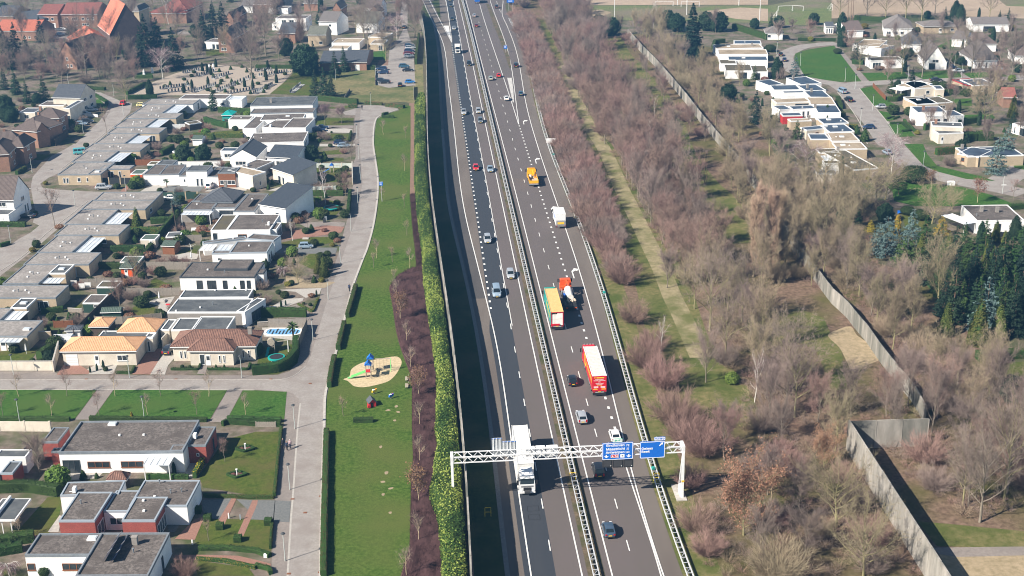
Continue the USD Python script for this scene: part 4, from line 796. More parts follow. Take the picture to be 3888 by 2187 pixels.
MB().box((6.9,.1,1.4),(.9,2.2,.5)).build('crane_base','hoist_steel',t);MB().bar((6.6,-.1,1.4),(6.5,-.1,3.1),.3).build('crane_column','truck_yellow',t);MB().bar((6.5,-.1,3.1),(4.6,-.3,2.2),.26).build('crane_arm','truck_yellow',t);MB().bar((4.6,-.3,2.2),(5.4,-.7,1.4),.2).build('crane_arm','truck_yellow',t);MB().box((5.3,-.7,1.5),(.5,.6,.4)).build('grab','truck_yellow',t);MB().box((5.9,.6,1.55),(1.2,.6,.4)).build('stabiliser','sign_white',t)
cab(t,7.6,2.1,3.1,'truck_yellow');MB().box((4.5,0,.75),(8.5,.9,.3)).build('frame','chassis',t);lorry_wheels(t,(1.6,2.9,6.9,8.8))
for s in(1,-1):MB().box((-.02,s*1.0,.85),(.05,.3,.16)).build('tail_light','lamp_red',t)
def box_lorry(t,L,H,w,boxm,cabm,capH=2.6,floor=.95):
 bx=L-2.1;MB().box((bx/2,0,(H+floor)/2),(bx,w,H-floor)).build('box_body',boxm,t);MB().box((bx/2,0,H+.02),(bx+.04,w+.06,.05)).build('roof',boxm,t);cab(t,bx+.15,1.95,capH,cabm,w=w-.1);MB().box((L/2,0,.7),(L-1,.9,.3)).build('frame','chassis',t);MB().box((.02,0,.75),(.1,w,.25)).build('bumper','alloy',t);lorry_wheels(t,(1.7,L-1.3),.45,w/2-.22)
 for s in(1,-1):MB().box((-.04,s*(w/2-.2),.78),(.05,.3,.16)).build('tail_light','lamp_red',t)
t=place('12 492,855','box_lorry','white box lorry with pale roof crossing the exit lane line');box_lorry(t,8.2,3.7,2.5,'tarp_white','paint_white',2.8)
MB().box((-.02,0,2.95),(.02,2.2,1.3)).build('rear_shutter','paint_white',t);MB().box((-.03,0,1.6),(.05,2.3,1.1)).build('tail_lift','alloy',t);MB().box((-.07,0,1.5),(.02,1.6,.5)).build('tail_board_print','logo_yellow',t);strokes(t,5.5,1.2,1.9,2.9,1.256,6,'sign_blue')
t=place('32 155,640','articulated_lorry','white articulated lorry facing us under the gantry',away=False,back=16.3);trailer(t,13.6,4.0,'tarp_white','tarp_white','tarp_white',ribs=False);cab(t,14.0,2.3,3.3,'paint_white');MB().box((14.3,0,.8),(5.2,.9,.3)).build('tractor_frame','chassis',t);lorry_wheels(t,(12.2,15.4),.5)
t=place('A 655,755','box_lorry','small white box truck in the slow lane beside the block marks',away=False,back=6.4);box_lorry(t,6.4,3.1,2.1,'tarp_white','paint_white',2.3,.8)
t=place('A 930,52','box_lorry','blue lorry at the top of the right carriageway');box_lorry(t,9.0,3.8,2.5,'truck_blue','truck_blue',3.0)
MB().box((-.015,0,2.8),(.02,1.6,.4)).build('rear_print','sign_white',t)
# ---- parked cars: pixel of the middle of the car's footprint, heading in degrees from +x
for s,st,col,yaw,l in table('''00 1240,1055|mpv|red|95|red car parked on the bend of the upper street
00 1430,1072|hatch|yellow|10|pale yellow car half behind the row house roof
00 925,1118|sedan|silver|8|silver saloon, farthest of the cars by the slate roofed house
00 852,1162|mpv|silver|8|silver estate below the silver saloon on the upper street
00 880,1240|mpv|dark|5|dark car above the pale one on the upper street
00 822,1260|hatch|lightblue|5|pale blue car half behind bushes on the upper street
10 822,100|van|turquoise|15|turquoise van on the upper street beside the row roofs
10 1045,455|suv|silver|5|silver off-roader at the wide junction
10 2115,440|mpv|white|85|white car nose-out on the terraced drive
10 275,740|sedan|dark|170|dark car under the steep white gable house
10 1725,560|sedan|white|10|white car behind the arched garden fence
01 1545,470|estate|slate|3|grey blue car, top of the row by the car park hedge
01 1553,492|estate|silver|3|silver estate second from the top by the car park hedge
01 1545,522|estate|navy|3|navy estate in the middle of the row by the hedge
01 1540,550|estate|maroon|3|maroon car fourth in the row by the hedge
01 1538,578|mpv|silver|3|silver mpv lowest in the row by the hedge
01 1490,680|mpv|teal|2|teal blue car alone on the car park, upper right
01 1532,718|sedan|black|2|black saloon below the teal blue car
01 1262,705|estate|navy|178|navy car, upper of the left pair on the car park
01 1278,742|estate|navy|178|navy car, lower of the left pair on the car park
01 1262,822|estate|dark|2|dark car, upper of the black pair at the car park corner
01 1292,840|estate|black|178|black estate at the near left corner of the car park
01 1450,868|hatch|black|95|black small car alone at the near edge of the car park
01 1550,838|hatch|blue|3|bright blue hatchback on the car park
01 1495,285|sedan|dark|80|dark car on the lane behind the car park
01 665,1298|sedan|navy|8|navy car, farther one on the pink driveway
01 630,1322|estate|navy|8|blue car, nearer one on the pink driveway
01 845,1452|hatch|navy|5|dark blue car behind the silver hatchback
11 885,32|hatch|lightblue|5|silver blue hatchback by the round pruned tree
11 505,1048|mini|lightblue|4|small pale blue car on the striped drive
21 180,258|estate|grey|4|grey estate behind the pool hedge
20 1705,640|estate|dark|85|dark estate in the shade between the two tiled houses
00 540,308|sedan|dark|5|dark car, left of the three on the church square
00 600,312|sedan|grey|5|grey car in the middle of the church square row
00 618,270|hatch|silver|5|silver car farthest on the church square
00 640,305|hatch|white|5|white car on the church square, right end of the row
00 500,352|hatch|navy|5|navy car at the left of the near church square row
00 555,352|sedan|grey|5|grey car in the near church square row
00 612,355|hatch|white|5|white car at the right end of the near church row
00 525,388|sedan|slate|5|slate car nearest on the church square
03 745,935|van|lightblue|100|light blue van parked on the estate street
03 808,1020|suv|black|100|black car below the blue van on the estate street
03 1132,1090|mini|silver|175|silver hatchback on the estate driveway
03 1010,1295|hatch|navy|178|navy hatchback alone at the left of the estate street
03 1690,815|sedan|dark|5|dark car behind the grassy flat roofed bungalow
03 1908,725|sedan|white|175|white car at the path before the thatched villa
03 1850,690|hatch|navy|5|navy car beside the white one at the thatched villa
03 2305,712|sedan|lightblue|175|blue grey car on the far right estate drive
03 128,560|sedan|black|80|black car on the left bend of the ring road
03 165,615|hatch|navy|80|navy car behind the blue spruce
13 1195,100|hatch|lightblue|100|pale car behind the weeping birch'''):
 put_car(st,col,W1(s)+[0,0,.05],math.radians(yaw),l)
# ------ vegetation: kinds
def bark(n,a,b):M('bark_'+n,a,b,3,.95,obj=True,stretch=(1,1,.3))
bark('grey',(.15,.125,.095),(.26,.22,.17));bark('olive',(.19,.17,.085),(.30,.27,.14));bark('birch',(.55,.52,.47),(.78,.75,.70));bark('brown',(.15,.095,.065),(.24,.16,.11));bark('pale',(.40,.31,.20),(.54,.44,.30))
def twig(n,a,rand=.22,hue=.012):M('twig_'+n,a,None,1,.95,spec=.1,rand=rand,rnd_hue=hue)
twig('red',(.275,.178,.150));twig('grey',(.250,.190,.165));twig('olive',(.285,.228,.155));twig('dark',(.195,.150,.130));twig('tan',(.420,.300,.215));twig('purple',(.280,.190,.195));twig('rust',(.300,.200,.140),.15);twig('belt',(.060,.034,.032),.2)
def leaf(n,a,rand=.2,hue=.02,tr=.25):M('leaf_'+n,a,None,1,.7,spec=.25,rand=rand,rnd_hue=hue,trans=tr)
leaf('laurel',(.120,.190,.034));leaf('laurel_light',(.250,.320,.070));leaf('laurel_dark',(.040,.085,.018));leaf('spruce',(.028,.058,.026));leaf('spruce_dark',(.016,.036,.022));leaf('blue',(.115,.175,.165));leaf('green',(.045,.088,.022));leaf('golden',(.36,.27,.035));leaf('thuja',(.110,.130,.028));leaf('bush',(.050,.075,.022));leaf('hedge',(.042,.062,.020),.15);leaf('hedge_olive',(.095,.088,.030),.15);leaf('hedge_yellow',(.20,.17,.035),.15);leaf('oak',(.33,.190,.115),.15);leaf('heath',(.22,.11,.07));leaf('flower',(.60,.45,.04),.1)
def unit(v):return v/np.maximum(np.linalg.norm(v,axis=-1,keepdims=True),1e-9)
def slivers(rs,base,dirs,L,w):
 """thin triangles from base along dirs"""
 n=len(base);side=unit(np.cross(dirs,rs.normal(size=(n,3))));b=base;tip=base+dirs*L[:,None]
 v=np.stack([b-side*w[:,None]/2,b+side*w[:,None]/2,tip],1).reshape(-1,3);return v,np.arange(3*n).reshape(-1,3)
def leaves(rs,c,size,nrm=None,flat=.5):
 n=len(c);a=unit(rs.normal(size=(n,3))+(0 if nrm is None else 0));
 if nrm is not None:a=unit(np.cross(nrm+rs.normal(size=(n,3))*flat,rs.normal(size=(n,3))))
 b=unit(np.cross(a,rs.normal(size=(n,3))if nrm is None else nrm+rs.normal(size=(n,3))*flat));s=np.broadcast_to(size,(n,))[:,None]*rs.uniform(.6,1.3,(n,1))
 v=np.stack([c-a*s,c+b*s*.6,c+a*s,c-b*s*.6],1).reshape(-1,3);i=np.arange(n)[:,None]*4;return v,np.vstack([i+[0,1,2],i+[0,2,3]])
def limb(m,rs,p,d,L,r0,r1,up=.25,seg=4,n=4,wob=.25):
 pts=[p];d=unit(d)
 for k in range(seg):d=unit(d+rs.normal(size=3)*wob+[0,0,up]);pts.append(pts[-1]+d*L/seg)
 pts=np.array(pts);m.tube(pts,np.linspace(r0,r1,seg+1),n,cap=False);return pts
def bare_tree(nm,seed,h,cr,base,nl=14,ns=6,ntw=4500,tw='twig_grey',bk='bark_grey',tl=.9,up=.22,w=.035,trunk_r=.17,flat=1.0,tip=.7):
 """trunk, limbs and boughs as tubes; the fine twigs as slivers"""
 k=kind(nm);rs=np.random.RandomState(seed);m=MB();tr=limb(m,rs,np.zeros(3),np.array([rs.normal()*.06,rs.normal()*.06,1]),h*.78,trunk_r,.035,.5,7,6,.06)
 bp,bd=[],[]
 for i in range(nl):
  f=base/h+(1-base/h)*(i+rs.uniform(0,.8))/nl;z=f*h;s=np.clip(z/(h*.78),0,1)*.97;p=np.array([np.interp(s,np.linspace(0,1,len(tr)),tr[:,c])for c in range(3)])
  a=i*2.4+rs.uniform(-.5,.5);e=math.radians(rs.uniform(28,50)+25*f)/flat;prof=math.sqrt(max(.12,1-(abs(f-.55)/.62)**2));L=cr*prof*rs.uniform(.85,1.15)/max(math.cos(e),.5)
  q=limb(m,rs,p,np.array([math.cos(a)*math.cos(e),math.sin(a)*math.cos(e),math.sin(e)]),L,trunk_r*.42*(1.1-f*.6),.015,up*.5,4,4,.15)
  for j in range(ns):
   t_=rs.uniform(.25,1)*(len(q)-1);i0=min(int(t_),len(q)-2);pp=q[i0]+(q[i0+1]-q[i0])*(t_-i0);d=unit(unit(q[i0+1]-q[i0])+rs.normal(size=3)*.6+[0,0,up]);qq=limb(m,rs,pp,d,L*rs.uniform(.25,.5),.022,.008,up*.6,3,3,.2);bp.append(qq);bd.append(np.gradient(qq,axis=0))
  bp.append(q[1:]);bd.append(np.gradient(q,axis=0)[1:])
 m.build('trunk',bk,k,True);bp=np.vstack(bp);bd=unit(np.vstack(bd));ix=rs.randint(0,len(bp),ntw);d=unit(bd[ix]*.8+rs.normal(size=(ntw,3))*.55+[0,0,up]);b=bp[ix]+rs.normal(size=(ntw,3))*.12+d*rs.uniform(0,.3,(ntw,1));L=rs.uniform(.4,1,ntw)*tl
 v,f=slivers(rs,b,d,L,np.full(ntw,w));m2=MB().add(v,f);tips=b+d*L[:,None]
 ix=rs.randint(0,ntw,int(ntw*.6));d2=unit(d[ix]+rs.normal(size=(len(ix),3))*.5);v,f=slivers(rs,tips[ix]-d[ix]*.15,d2,rs.uniform(.3,.7,len(ix))*tl*tip,np.full(len(ix),w*.7));m2 .add(v,f);m2 .build('crown',tw,k);return k,tips
def shrub(nm,seed,h,r,tw='twig_red',n=5200,stems=44,w=.034,bk='bark_brown'):
 """many stems fanning up from one foot"""
 k=kind(nm);rs=np.random.RandomState(seed);m=MB();B,D=[],[]
 for i in range(stems):
  a=i*2.4;s=math.sqrt((i+.5)/stems);d=unit(np.array([math.cos(a)*s*r/h*2.1,math.sin(a)*s*r/h*2.1,1]));q=limb(m,rs,np.array([math.cos(a),math.sin(a),0])*s*r*.25,d,h*rs.uniform(.7,1.0)*(1-.34*s*s),.03,.008,.02,4,3,.10);B.append(q[1:]);D.append(np.gradient(q,axis=0)[1:])
 m.build('trunk',bk,k);B=np.vstack(B);D=unit(np.vstack(D));ix=rs.randint(0,len(B),n);d=unit(D[ix]+rs.normal(size=(n,3))*.36);v,f=slivers(rs,B[ix]+rs.normal(size=(n,3))*.22,d,rs.uniform(.5,1.5,n)*h*.2,np.full(n,w));MB().add(v,f).build('crown',tw,k);return k
def spruce(nm,seed,h,r,lf='leaf_spruce',tiers=22,per=11,ls=.26,dens=15,power=.9,droop=.25,base=.05,bk='bark_brown'):
 k=kind(nm);rs=np.random.RandomState(seed);m=MB().tube([(0,0,0),(0,0,h*.97)],[h*.016,.02],6);m.build('trunk',bk,k);P,NN=[],[]
 for t_ in range(tiers):
  f=(t_+rs.uniform(-.3,.3))/tiers;f=min(max(f,0),.99);z0=h*(base+(1-base)*f);R_=r*(1-f)**power*(1 if f>.08 else .85)
  for j in range(max(4,int(per*(1-f*.6)))):
   a=rs.uniform(0,2*math.pi);L=R_*rs.uniform(.72,1.15);n=max(3,int(dens*L/max(r,.1)*2));s=np.sqrt(rs.uniform(.04,1,n));dx=s*L;lat=rs.normal(size=n)*.10*(L+.4);zz=z0-droop*dx*(1.15-s*.5)+rs.normal(size=n)*.10
   P.append(np.c_[math.cos(a)*dx-math.sin(a)*lat,math.sin(a)*dx+math.cos(a)*lat,zz]);NN.append(np.tile([math.cos(a)*.45,math.sin(a)*.45,.9],(n,1)))
 P,NN=np.vstack(P),np.vstack(NN);v,f=leaves(rs,P,ls,NN,.45);MB().add(v,f).build('crown',lf,k);return k
def bushy(nm,seed,rx,rz,lf='leaf_bush',n=1500,ls=.16,shape='ball',core='leaf_laurel_dark',lump=.22):
 """evergreen: a dark core and leaf clumps spread over its uneven outside; foot at z = 0"""
 k=kind(nm);rs=np.random.RandomState(seed);d=unit(rs.normal(size=(n,3))+([0,0,.35]));nz=meshkit.fbm(d*2.2+seed*3.1,3,seed)
 if shape=='ball':R_=lambda d_,e:d_*[rx,rx,rz/2]*(1+lump*(e[:,None]-.5)*2)+[0,0,rz*.5]
 elif shape=='column':R_=lambda d_,e:np.c_[unit(d_[:,:2])*(rx*(1+lump*(e[:,None]-.5)*2)*np.clip(1.12-np.abs(d_[:,2:]*.5+.5)**3.2,.08,1)),(d_[:,2]*.5+.5)*rz]
 else:R_=lambda d_,e:np.c_[unit(d_[:,:2])*(rx*(1+lump*(e[:,None]-.5)*2)*(1.02-(d_[:,2:]*.5+.5))**.8),(d_[:,2]*.5+.5)*rz]
 if shape!='ball':d=np.c_[unit(rs.normal(size=(n,2))),rs.uniform(-1,1,n)if shape=='column' else 1-2*np.sqrt(rs.uniform(0,1,n))];d[:,2]=np.clip(d[:,2],-1,1);nz=meshkit.fbm(np.c_[d[:,:2]*1.6,d[:,2]*3]+seed*3.1,3,seed)
 P=R_(d,nz)*np.r_[1,1,1];P=P*rs.uniform(.88,1.04,(n,1));P[:,2]=np.maximum(P[:,2],.05);nn=unit(np.c_[P[:,:2]/rx,(P[:,2]-rz*.45)/rz*2+.3]);v,f=leaves(rs,P,ls,nn,.55)
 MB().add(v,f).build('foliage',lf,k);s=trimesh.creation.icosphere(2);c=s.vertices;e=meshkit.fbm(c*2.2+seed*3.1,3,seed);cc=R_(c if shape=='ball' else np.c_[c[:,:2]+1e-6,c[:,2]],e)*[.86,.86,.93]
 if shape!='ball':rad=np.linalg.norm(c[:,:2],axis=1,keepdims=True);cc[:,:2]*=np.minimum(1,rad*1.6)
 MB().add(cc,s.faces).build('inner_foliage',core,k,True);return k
def sapling(nm,seed,h=4.2,tw='twig_grey',bk='bark_pale',n=420,cr=1.0,base=1.7):return bare_tree(nm,seed,h,cr,base,8,3,n,tw,bk,.55,.3,.03,.06)[0]
def leafy(nm,seed,h,cr,base,lf,n=2600,ls=.16,**kw):
 k,tips=bare_tree(nm,seed,h,cr,base,**kw);rs=np.random.RandomState(seed+9);ix=rs.randint(0,len(tips),n);v,f=leaves(rs,tips[ix]+rs.normal(size=(n,3))*.18,ls);MB().add(v,f).build('leaves',lf,k);return k
K={}
for i,(tw,bk)in enumerate((('red','grey'),('grey','grey'),('olive','olive'),('dark','grey'))):
 for j,(h,cr,base,nl)in enumerate(((9.5,3.0,2.2,15),(8.2,2.7,1.6,13))):K[tw+'tree%d'%j]=bare_tree('bare_tree',10*i+j+1,h,cr*1.12,base,nl+3,7,5200,'twig_'+tw,'bark_'+bk,.95,.25)[0]
K['bigtree0']=bare_tree('bare_tree',61,13,5.0,3.2,20,8,5200,'twig_grey','bark_olive',1.0,.15,.04,.26)[0];K['bigtree1']=bare_tree('bare_tree',62,14,5.6,3.5,18,8,4200,'twig_dark','bark_grey',1.0,.12,.04,.30)[0];K['spreadtree']=bare_tree('bare_tree',63,8.5,5.0,1.2,20,9,5200,'twig_olive','bark_olive',.9,.1,.036,.24,1.3)[0]
for i,tw in enumerate(('red','grey','olive')):
 for j in range(2):K[tw+'shrub%d'%j]=shrub('bare_shrub',30+i*3+j,5.2,2.9,'twig_'+tw)
K['poplar']=bare_tree('poplar',71,19,1.7,1.0,46,6,6500,'twig_tan','bark_pale',1.5,.75,.05,.25)[0]
K['birch']=bare_tree('birch_tree',72,9.5,1.9,2.5,11,4,700,'twig_purple','bark_birch',.7,.35,.026,.10)[0];K['deadbirch']=bare_tree('birch_tree',73,8.0,2.2,2.6,6,2,60,'twig_tan','bark_birch',.7,.35,.03,.14)[0];K['weepbirch']=bare_tree('birch_tree',74,10,3.0,2.5,16,6,3600,'twig_purple','bark_birch',1.1,-.12,.034,.15)[0]
K['oak']=leafy('brown_leaved_tree',75,8.5,4.2,1.2,'leaf_oak',5200,.15,nl=18,ns=8,ntw=4200,tw='twig_rust',bk='bark_olive',flat=1.2);K['smalloak']=leafy('brown_leaved_tree',76,4.2,1.3,1.6,'leaf_heath',700,.13,nl=9,ns=4,ntw=500,tw='twig_red',bk='bark_pale',trunk_r=.08)
K['poles']=bare_tree('bare_tree',77,20,1.2,15,6,3,200,'twig_grey','bark_brown',.7,.3,.04,.22)[0]
K['sap0']=sapling('young_tree',81);K['sap1']=sapling('young_tree',82,4.6,'twig_red','bark_grey',520,1.1);K['sap2']=sapling('young_tree',83,3.4,'twig_tan','bark_grey',160,.7,1.5)
K['spruce0']=spruce('spruce_tree',91,12,3.0,'leaf_spruce');K['spruce1']=spruce('spruce_tree',92,13,3.6,'leaf_spruce_dark',24,13);K['spruce2']=spruce('spruce_tree',93,9,3.0,'leaf_green',16,12,.22);K['fir']=spruce('fir_tree',94,22,5.6,'leaf_spruce_dark',38,16,.42,20,.8);K['bluespruce']=spruce('blue_spruce',95,9.5,3.2,'leaf_blue',18,13,.22,10,.75,.15);K['cedar']=spruce('cedar_tree',96,9.5,5.0,'leaf_blue',14,15,.26,14,.55,.05,.1);K['pine']=spruce('pine_tree',97,8,3.8,'leaf_green',9,12,.28,12,.4,-.1,.3);K['goldtree']=spruce('golden_conifer',98,5,2.2,'leaf_golden',12,12,.2,10,.6,.1)
K['thuja']=bushy('thuja_tree',101,1.5,6.5,'leaf_thuja',1700,.2,'cone');K['goldcone']=bushy('golden_conifer',102,1.0,4.2,'leaf_golden',1000,.16,'cone','leaf_thuja');K['cypress']=bushy('cypress_tree',103,.75,5.2,'leaf_spruce',1300,.17,'column','leaf_spruce_dark');K['cone']=bushy('conifer_bush',104,.8,2.2,'leaf_green',700,.13,'cone');K['bigcypress']=bushy('cypress_tree',105,2.2,9.5,'leaf_spruce',2600,.26,'column','leaf_spruce_dark');K['goldcol']=bushy('golden_conifer',109,.8,5.0,'leaf_golden',1000,.2,'column','leaf_thuja',.4)
K['bush']=bushy('evergreen_bush',106,1.1,1.7,'leaf_bush',900,.15);K['laurelbush']=bushy('evergreen_bush',107,1.3,2.2,'leaf_laurel',1000,.17);K['bigbush']=bushy('evergreen_bush',108,3.0,3.6,'leaf_hedge',3000,.17,lump=.08);K['ball']=bushy('clipped_ball',110,.55,1.0,'leaf_hedge',600,.08,lump=.02);K['yellowbush']=bushy('yellow_bush',111,.8,1.2,'leaf_hedge_yellow',600,.12);K['darkmass']=bushy('evergreen_tree',112,3.0,6.5,'leaf_spruce',2600,.3,'ball','leaf_spruce_dark',.35);K['heath']=bushy('low_brown_shrub',113,.9,.9,'leaf_heath',500,.12,core='twig_dark')
K['globe']=bare_tree('pruned_globe_tree',114,5.2,1.5,2.4,20,8,3200,'twig_purple','bark_grey',.55,.1,.03,.09,1.2)[0];K['weeping']=bare_tree('weeping_tree',115,2.8,1.5,1.4,14,6,1500,'twig_purple','bark_birch',.8,-.6,.03,.08,1.6)[0];K['palm']=kind('palm_tree')
rs_=np.random.RandomState(4);pm_=MB();MB().tube([(0,0,0),(.05,0,1.9)],[.13,.11],6).build('trunk','bark_brown',K['palm'])
for i in range(26):a=i*2.4;e=rs_.uniform(-.3,1.1);d_=np.array([math.cos(a)*math.cos(e),math.sin(a)*math.cos(e),math.sin(e)]);c_=np.array([.05,0,1.95]);sd_=np.array([-math.sin(a),math.cos(a),0])*.16;pm_.quad(c_,c_+d_*.5+sd_,c_+d_*1.05-[0,0,.25],c_+d_*.5-sd_)
pm_.build('fronds','leaf_green',K['palm'])
VN=0
rv=random.Random(77)
def plant(k,pos,label,cat='tree',s=1.0,group=None,rot=None,sz=1.0):
 return copy(K[k],(pos[0],pos[1],0),rv.uniform(0,6.28)if rot is None else rot,(s,s,s*sz),label,cat,group)
def scatter(poly,gap,seed,lim=10**6,keep=None):
 p=shp(poly)if not isinstance(poly,Polygon)else poly;r=random.Random(seed);x0,y0,x1,y1=p.bounds;out=[];tries=0;grid={}
 prep=shapely.prepared.prep(p)
 while tries<9000 and len(out)<lim:
  tries+=1;x,y=r.uniform(x0,x1),r.uniform(y0,y1)
  if not prep.contains(Point(x,y))or(keep and not keep(x,y)):continue
  c=(int(x//gap),int(y//gap));ok=all((x-a)**2+(y-b)**2>gap*gap for i in(-1,0,1)for j in(-1,0,1)for a,b in grid.get((c[0]+i,c[1]+j),()))
  if ok:grid.setdefault(c,[]).append((x,y));out.append((x,y))
 return out
def pxp(q):v=np.asarray(q,float)-CAM;z=np.dot(v,CF);return 1944+FPX*np.dot(v,CR)/z,1093.5-FPX*np.dot(v,CU)/z
CLEAR=shapely.prepared.prep(unary_union([Polygon(spts(s_)).buffer(0)for s_ in('02 300,320 350,560 430,700 450,950 530,1100 600,1300 12 720,0 740,200 850,440 1000,640 1120,900 1220,1150 1310,1300 22 1440,60 1560,330 1640,560 1830,780 1950,1100 2000,1250 2200,1250 2250,1000 2180,820 2000,640 1890,350 1800,170 12 1640,1449 1560,1200 1440,1020 1330,850 1260,560 1100,350 920,20 02 830,1300 720,1080 620,960 560,760 430,560 340,330','02 970,370 1080,360 1130,540 1250,620 1260,750 1420,880 1500,960 1480,1030 1350,960 1200,720 1100,640 1000,560','12 1820,450 1950,430 2100,520 2250,640 2230,800 2100,720 1950,620 1850,500','23 200,180 560,230 840,390 900,500 1080,640 1160,740 950,900 640,1000 640,800 500,600 350,400','02 1160,290 1200,290 1320,460 1450,600 1600,760 1760,940 1900,1120 2080,1340 2060,1350 1880,1180 1700,960 1560,800 1400,610 1300,500','23 640,0 700,0 800,130 1000,370 1140,570 1300,770 1390,870 1330,880 1200,740 1000,490 850,300','33 800,0 900,0 1090,300 1380,720 1650,1150 1860,1449 1650,1449 1450,1150 1280,880 1100,560 900,280 800,150','33 1850,930 2576,1000 2576,1449 1900,1449','02 2050,400 2576,400 03 330,650 900,1200 950,1449 13 1130,300 900,340 560,290 450,180 03 200,1300 100,900 02 2150,850','13 1250,390 2500,600 2300,640 1700,620 1300,560','13 1000,800 1250,720 1560,820 2500,900 2576,1449 23 2576,520 1980,540 1700,400 13 1500,1300 1150,1200')]))
def open_ground(x,y,h,r):
 """False where a tree of that size would stand in front of the tracks, walls and lawns that the photograph shows free"""
 return not any(CLEAR.contains(Point(*pxp((x+dx,y,z))))for dx,z in((0,0),(0,h*.4),(0,h*.7),(0,h*.95),(-r,h*.6),(r,h*.6)))
FARWOOD=[];LM=[(n_,W1(q)[:2])for n_,q in table('''the gantry leg|32 1735,670
the tall pale wall corner|33 790,170
the cross wall|23 1300,1400
the straw patch|23 780,500
the columnar poplars|12 2500,1300
the white forked birch|12 1818,1060
the single green bush|22 2210,960
the red lorry side of the track|22 1500,700
the step in the long wall|23 1000,480
the conifer wood|13 1500,1300
the blue cedar|13 1100,1140
the flat roofed terrace|13 500,350
the thin pine stems|12 1935,400
the brown leaved oak|32 2330,1040
the back lawn|23 2300,800
the clearing path|33 2000,1165
the lower end of the tall wall|33 1400,1300
the yellow lorry side of the track|12 1000,500
the church|00 1200,540
the cemetery|00 2100,700
the slate roofed white house|00 700,950
the upper street bend|00 1000,930
the noise wall top|01 1640,60''')]
def near(x,y,lm):return min(lm,key=lambda e:(x-e[1][0])**2+(y-e[1][1])**2)
def wood(poly,gap,seed,mix,label,group,smin=.8,smax=1.15,cat='tree',keep=None):
 r=random.Random(seed);names=sorted({m_[0]for m_ in mix})
 for x,y in scatter(poly,gap,seed,keep=keep):
  k=r.choices([m_[0]for m_ in mix],[m_[1]for m_ in mix])[0];sc=r.uniform(smin,smax)
  if k[:3]not in('spr','pin','thu')and not open_ground(x,y,(13 if k[:3]=='big' else 5 if 'shrub' in k else 8.8)*sc,2.6*sc):continue
  if y>360 and x>-20:FARWOOD.append(((x,y),k,sc));continue
  n_,d_=near(x,y,LM)
  side=('just ' if abs(x-d_[0])+abs(y-d_[1])<9 else '')+(('left of ' if x<d_[0]else 'right of ')if abs(x-d_[0])>abs(y-d_[1])*.7 else('behind ' if y>d_[1]else 'in front of '))+n_
  col='reddish' if k[:3]=='red' else 'olive' if k[:3]=='oli' else 'dark' if k[:3]=='dar' else 'big grey' if k[:3]=='big' else 'grey';kd='shrub' if 'shrub' in k else 'tree';bare='bare '
  if k[:3]in('spr','pin','ced','thu','blu'):col,bare,kd={'spr':'dark green','pin':'green','ced':'blue grey','thu':'olive green','blu':'blue'}[k[:3]],'','conifer'
  plant(k,(x,y),'%s %s %s%s %s'%('tall' if sc>(smin+smax)/2 else 'low',col,bare,kd,side),kd if kd=='shrub' else cat,sc,'%s %s%ss %s'%(col,bare,kd,side),sz=r.uniform(.9,1.12))
# ---- the shrubs beside the right guard rail
MIXR=(('redtree0',3),);r=random.Random(3)
row=[q[:2]for q in W('02 45,200 100,330 160,500 215,640 270,800 320,960 380,1150 430,1300 480,1440 12 600,280 690,600 870,1010 1000,1110 1110,1380')]
for q in resample(np.array(row)[np.argsort([-p_[1]for p_ in row])],4.2):
 for dx in((0,4.2)if q[1]>300 else(0,)):
  if q[1]>330:FARWOOD.append(((q[0]+dx+r.uniform(-.8,.8),q[1]+r.uniform(-1.5,1.5)),r.choice(('redshrub0','redshrub1','greyshrub1')),r.uniform(.82,1.2)))
  else:plant(r.choice(('redshrub0','redshrub1','redshrub0','greyshrub1')),(q[0]+dx+r.uniform(-.8,.8),q[1]+r.uniform(-1.5,1.5)),'bare reddish shrub in the row along the right guard rail','shrub',r.uniform(.82,1.2),'bare shrubs along the right guard rail')
for s,k,sc,l in table('''22 1215,345|redshrub0|1.0|upper left of the pair above the red lorry shadow
22 1335,790|redshrub1|1.15|right of the red lorry
22 1500,650|birch|.7|with thin pale stems behind the shrub row
22 1530,1000|redshrub1|1.25|alone on the grass right of the silver estate
22 1640,1370|redshrub0|1.3|largest round one on the grass left of the track
22 1800,1440|redshrub1|1.0|lowest reddish one beside the gantry
32 1760,130|redshrub0|1.1|just above the gantry end post
32 1900,230|redshrub1|1.2|above the brown leaved oak
32 1790,560|redshrub1|.8|just right of the gantry leg
32 1850,1000|redshrub0|.9|below the gantry leg at the verge
32 1960,1240|redshrub1|.8|low on the verge near the bottom edge
22 1420,620|redshrub0|.9|behind the two shrubs above the red lorry'''):
 plant(k,W1(s),'bare shrub '+l if 'birch' not in k else 'slim bare birch '+l,'shrub' if 'shrub' in k else 'tree',sc)
MIXC=(('spruce0',2),('spruce1',2),('spruce2',3),('pine',1),('thuja',1.5));wood(P2('13 1500,1000 1700,960 2100,1060 2240,980 2576,1000 2700,1449 23 2700,500 1900,420 1600,100 13 1480,1300'),4.4,41,MIXC,'','',.6,.95)
plant('oak',W1('32 2330,1040'),'spreading tree with brown dead leaves right of the gantry leg','tree',1.0);plant('oak',W1('33 560,360'),'small brown leaved tree left of the tall pale wall','tree',.55);plant('smalloak',W1('33 30,700'),'brown leaved shrub beside the spreading oak','tree',1.0)
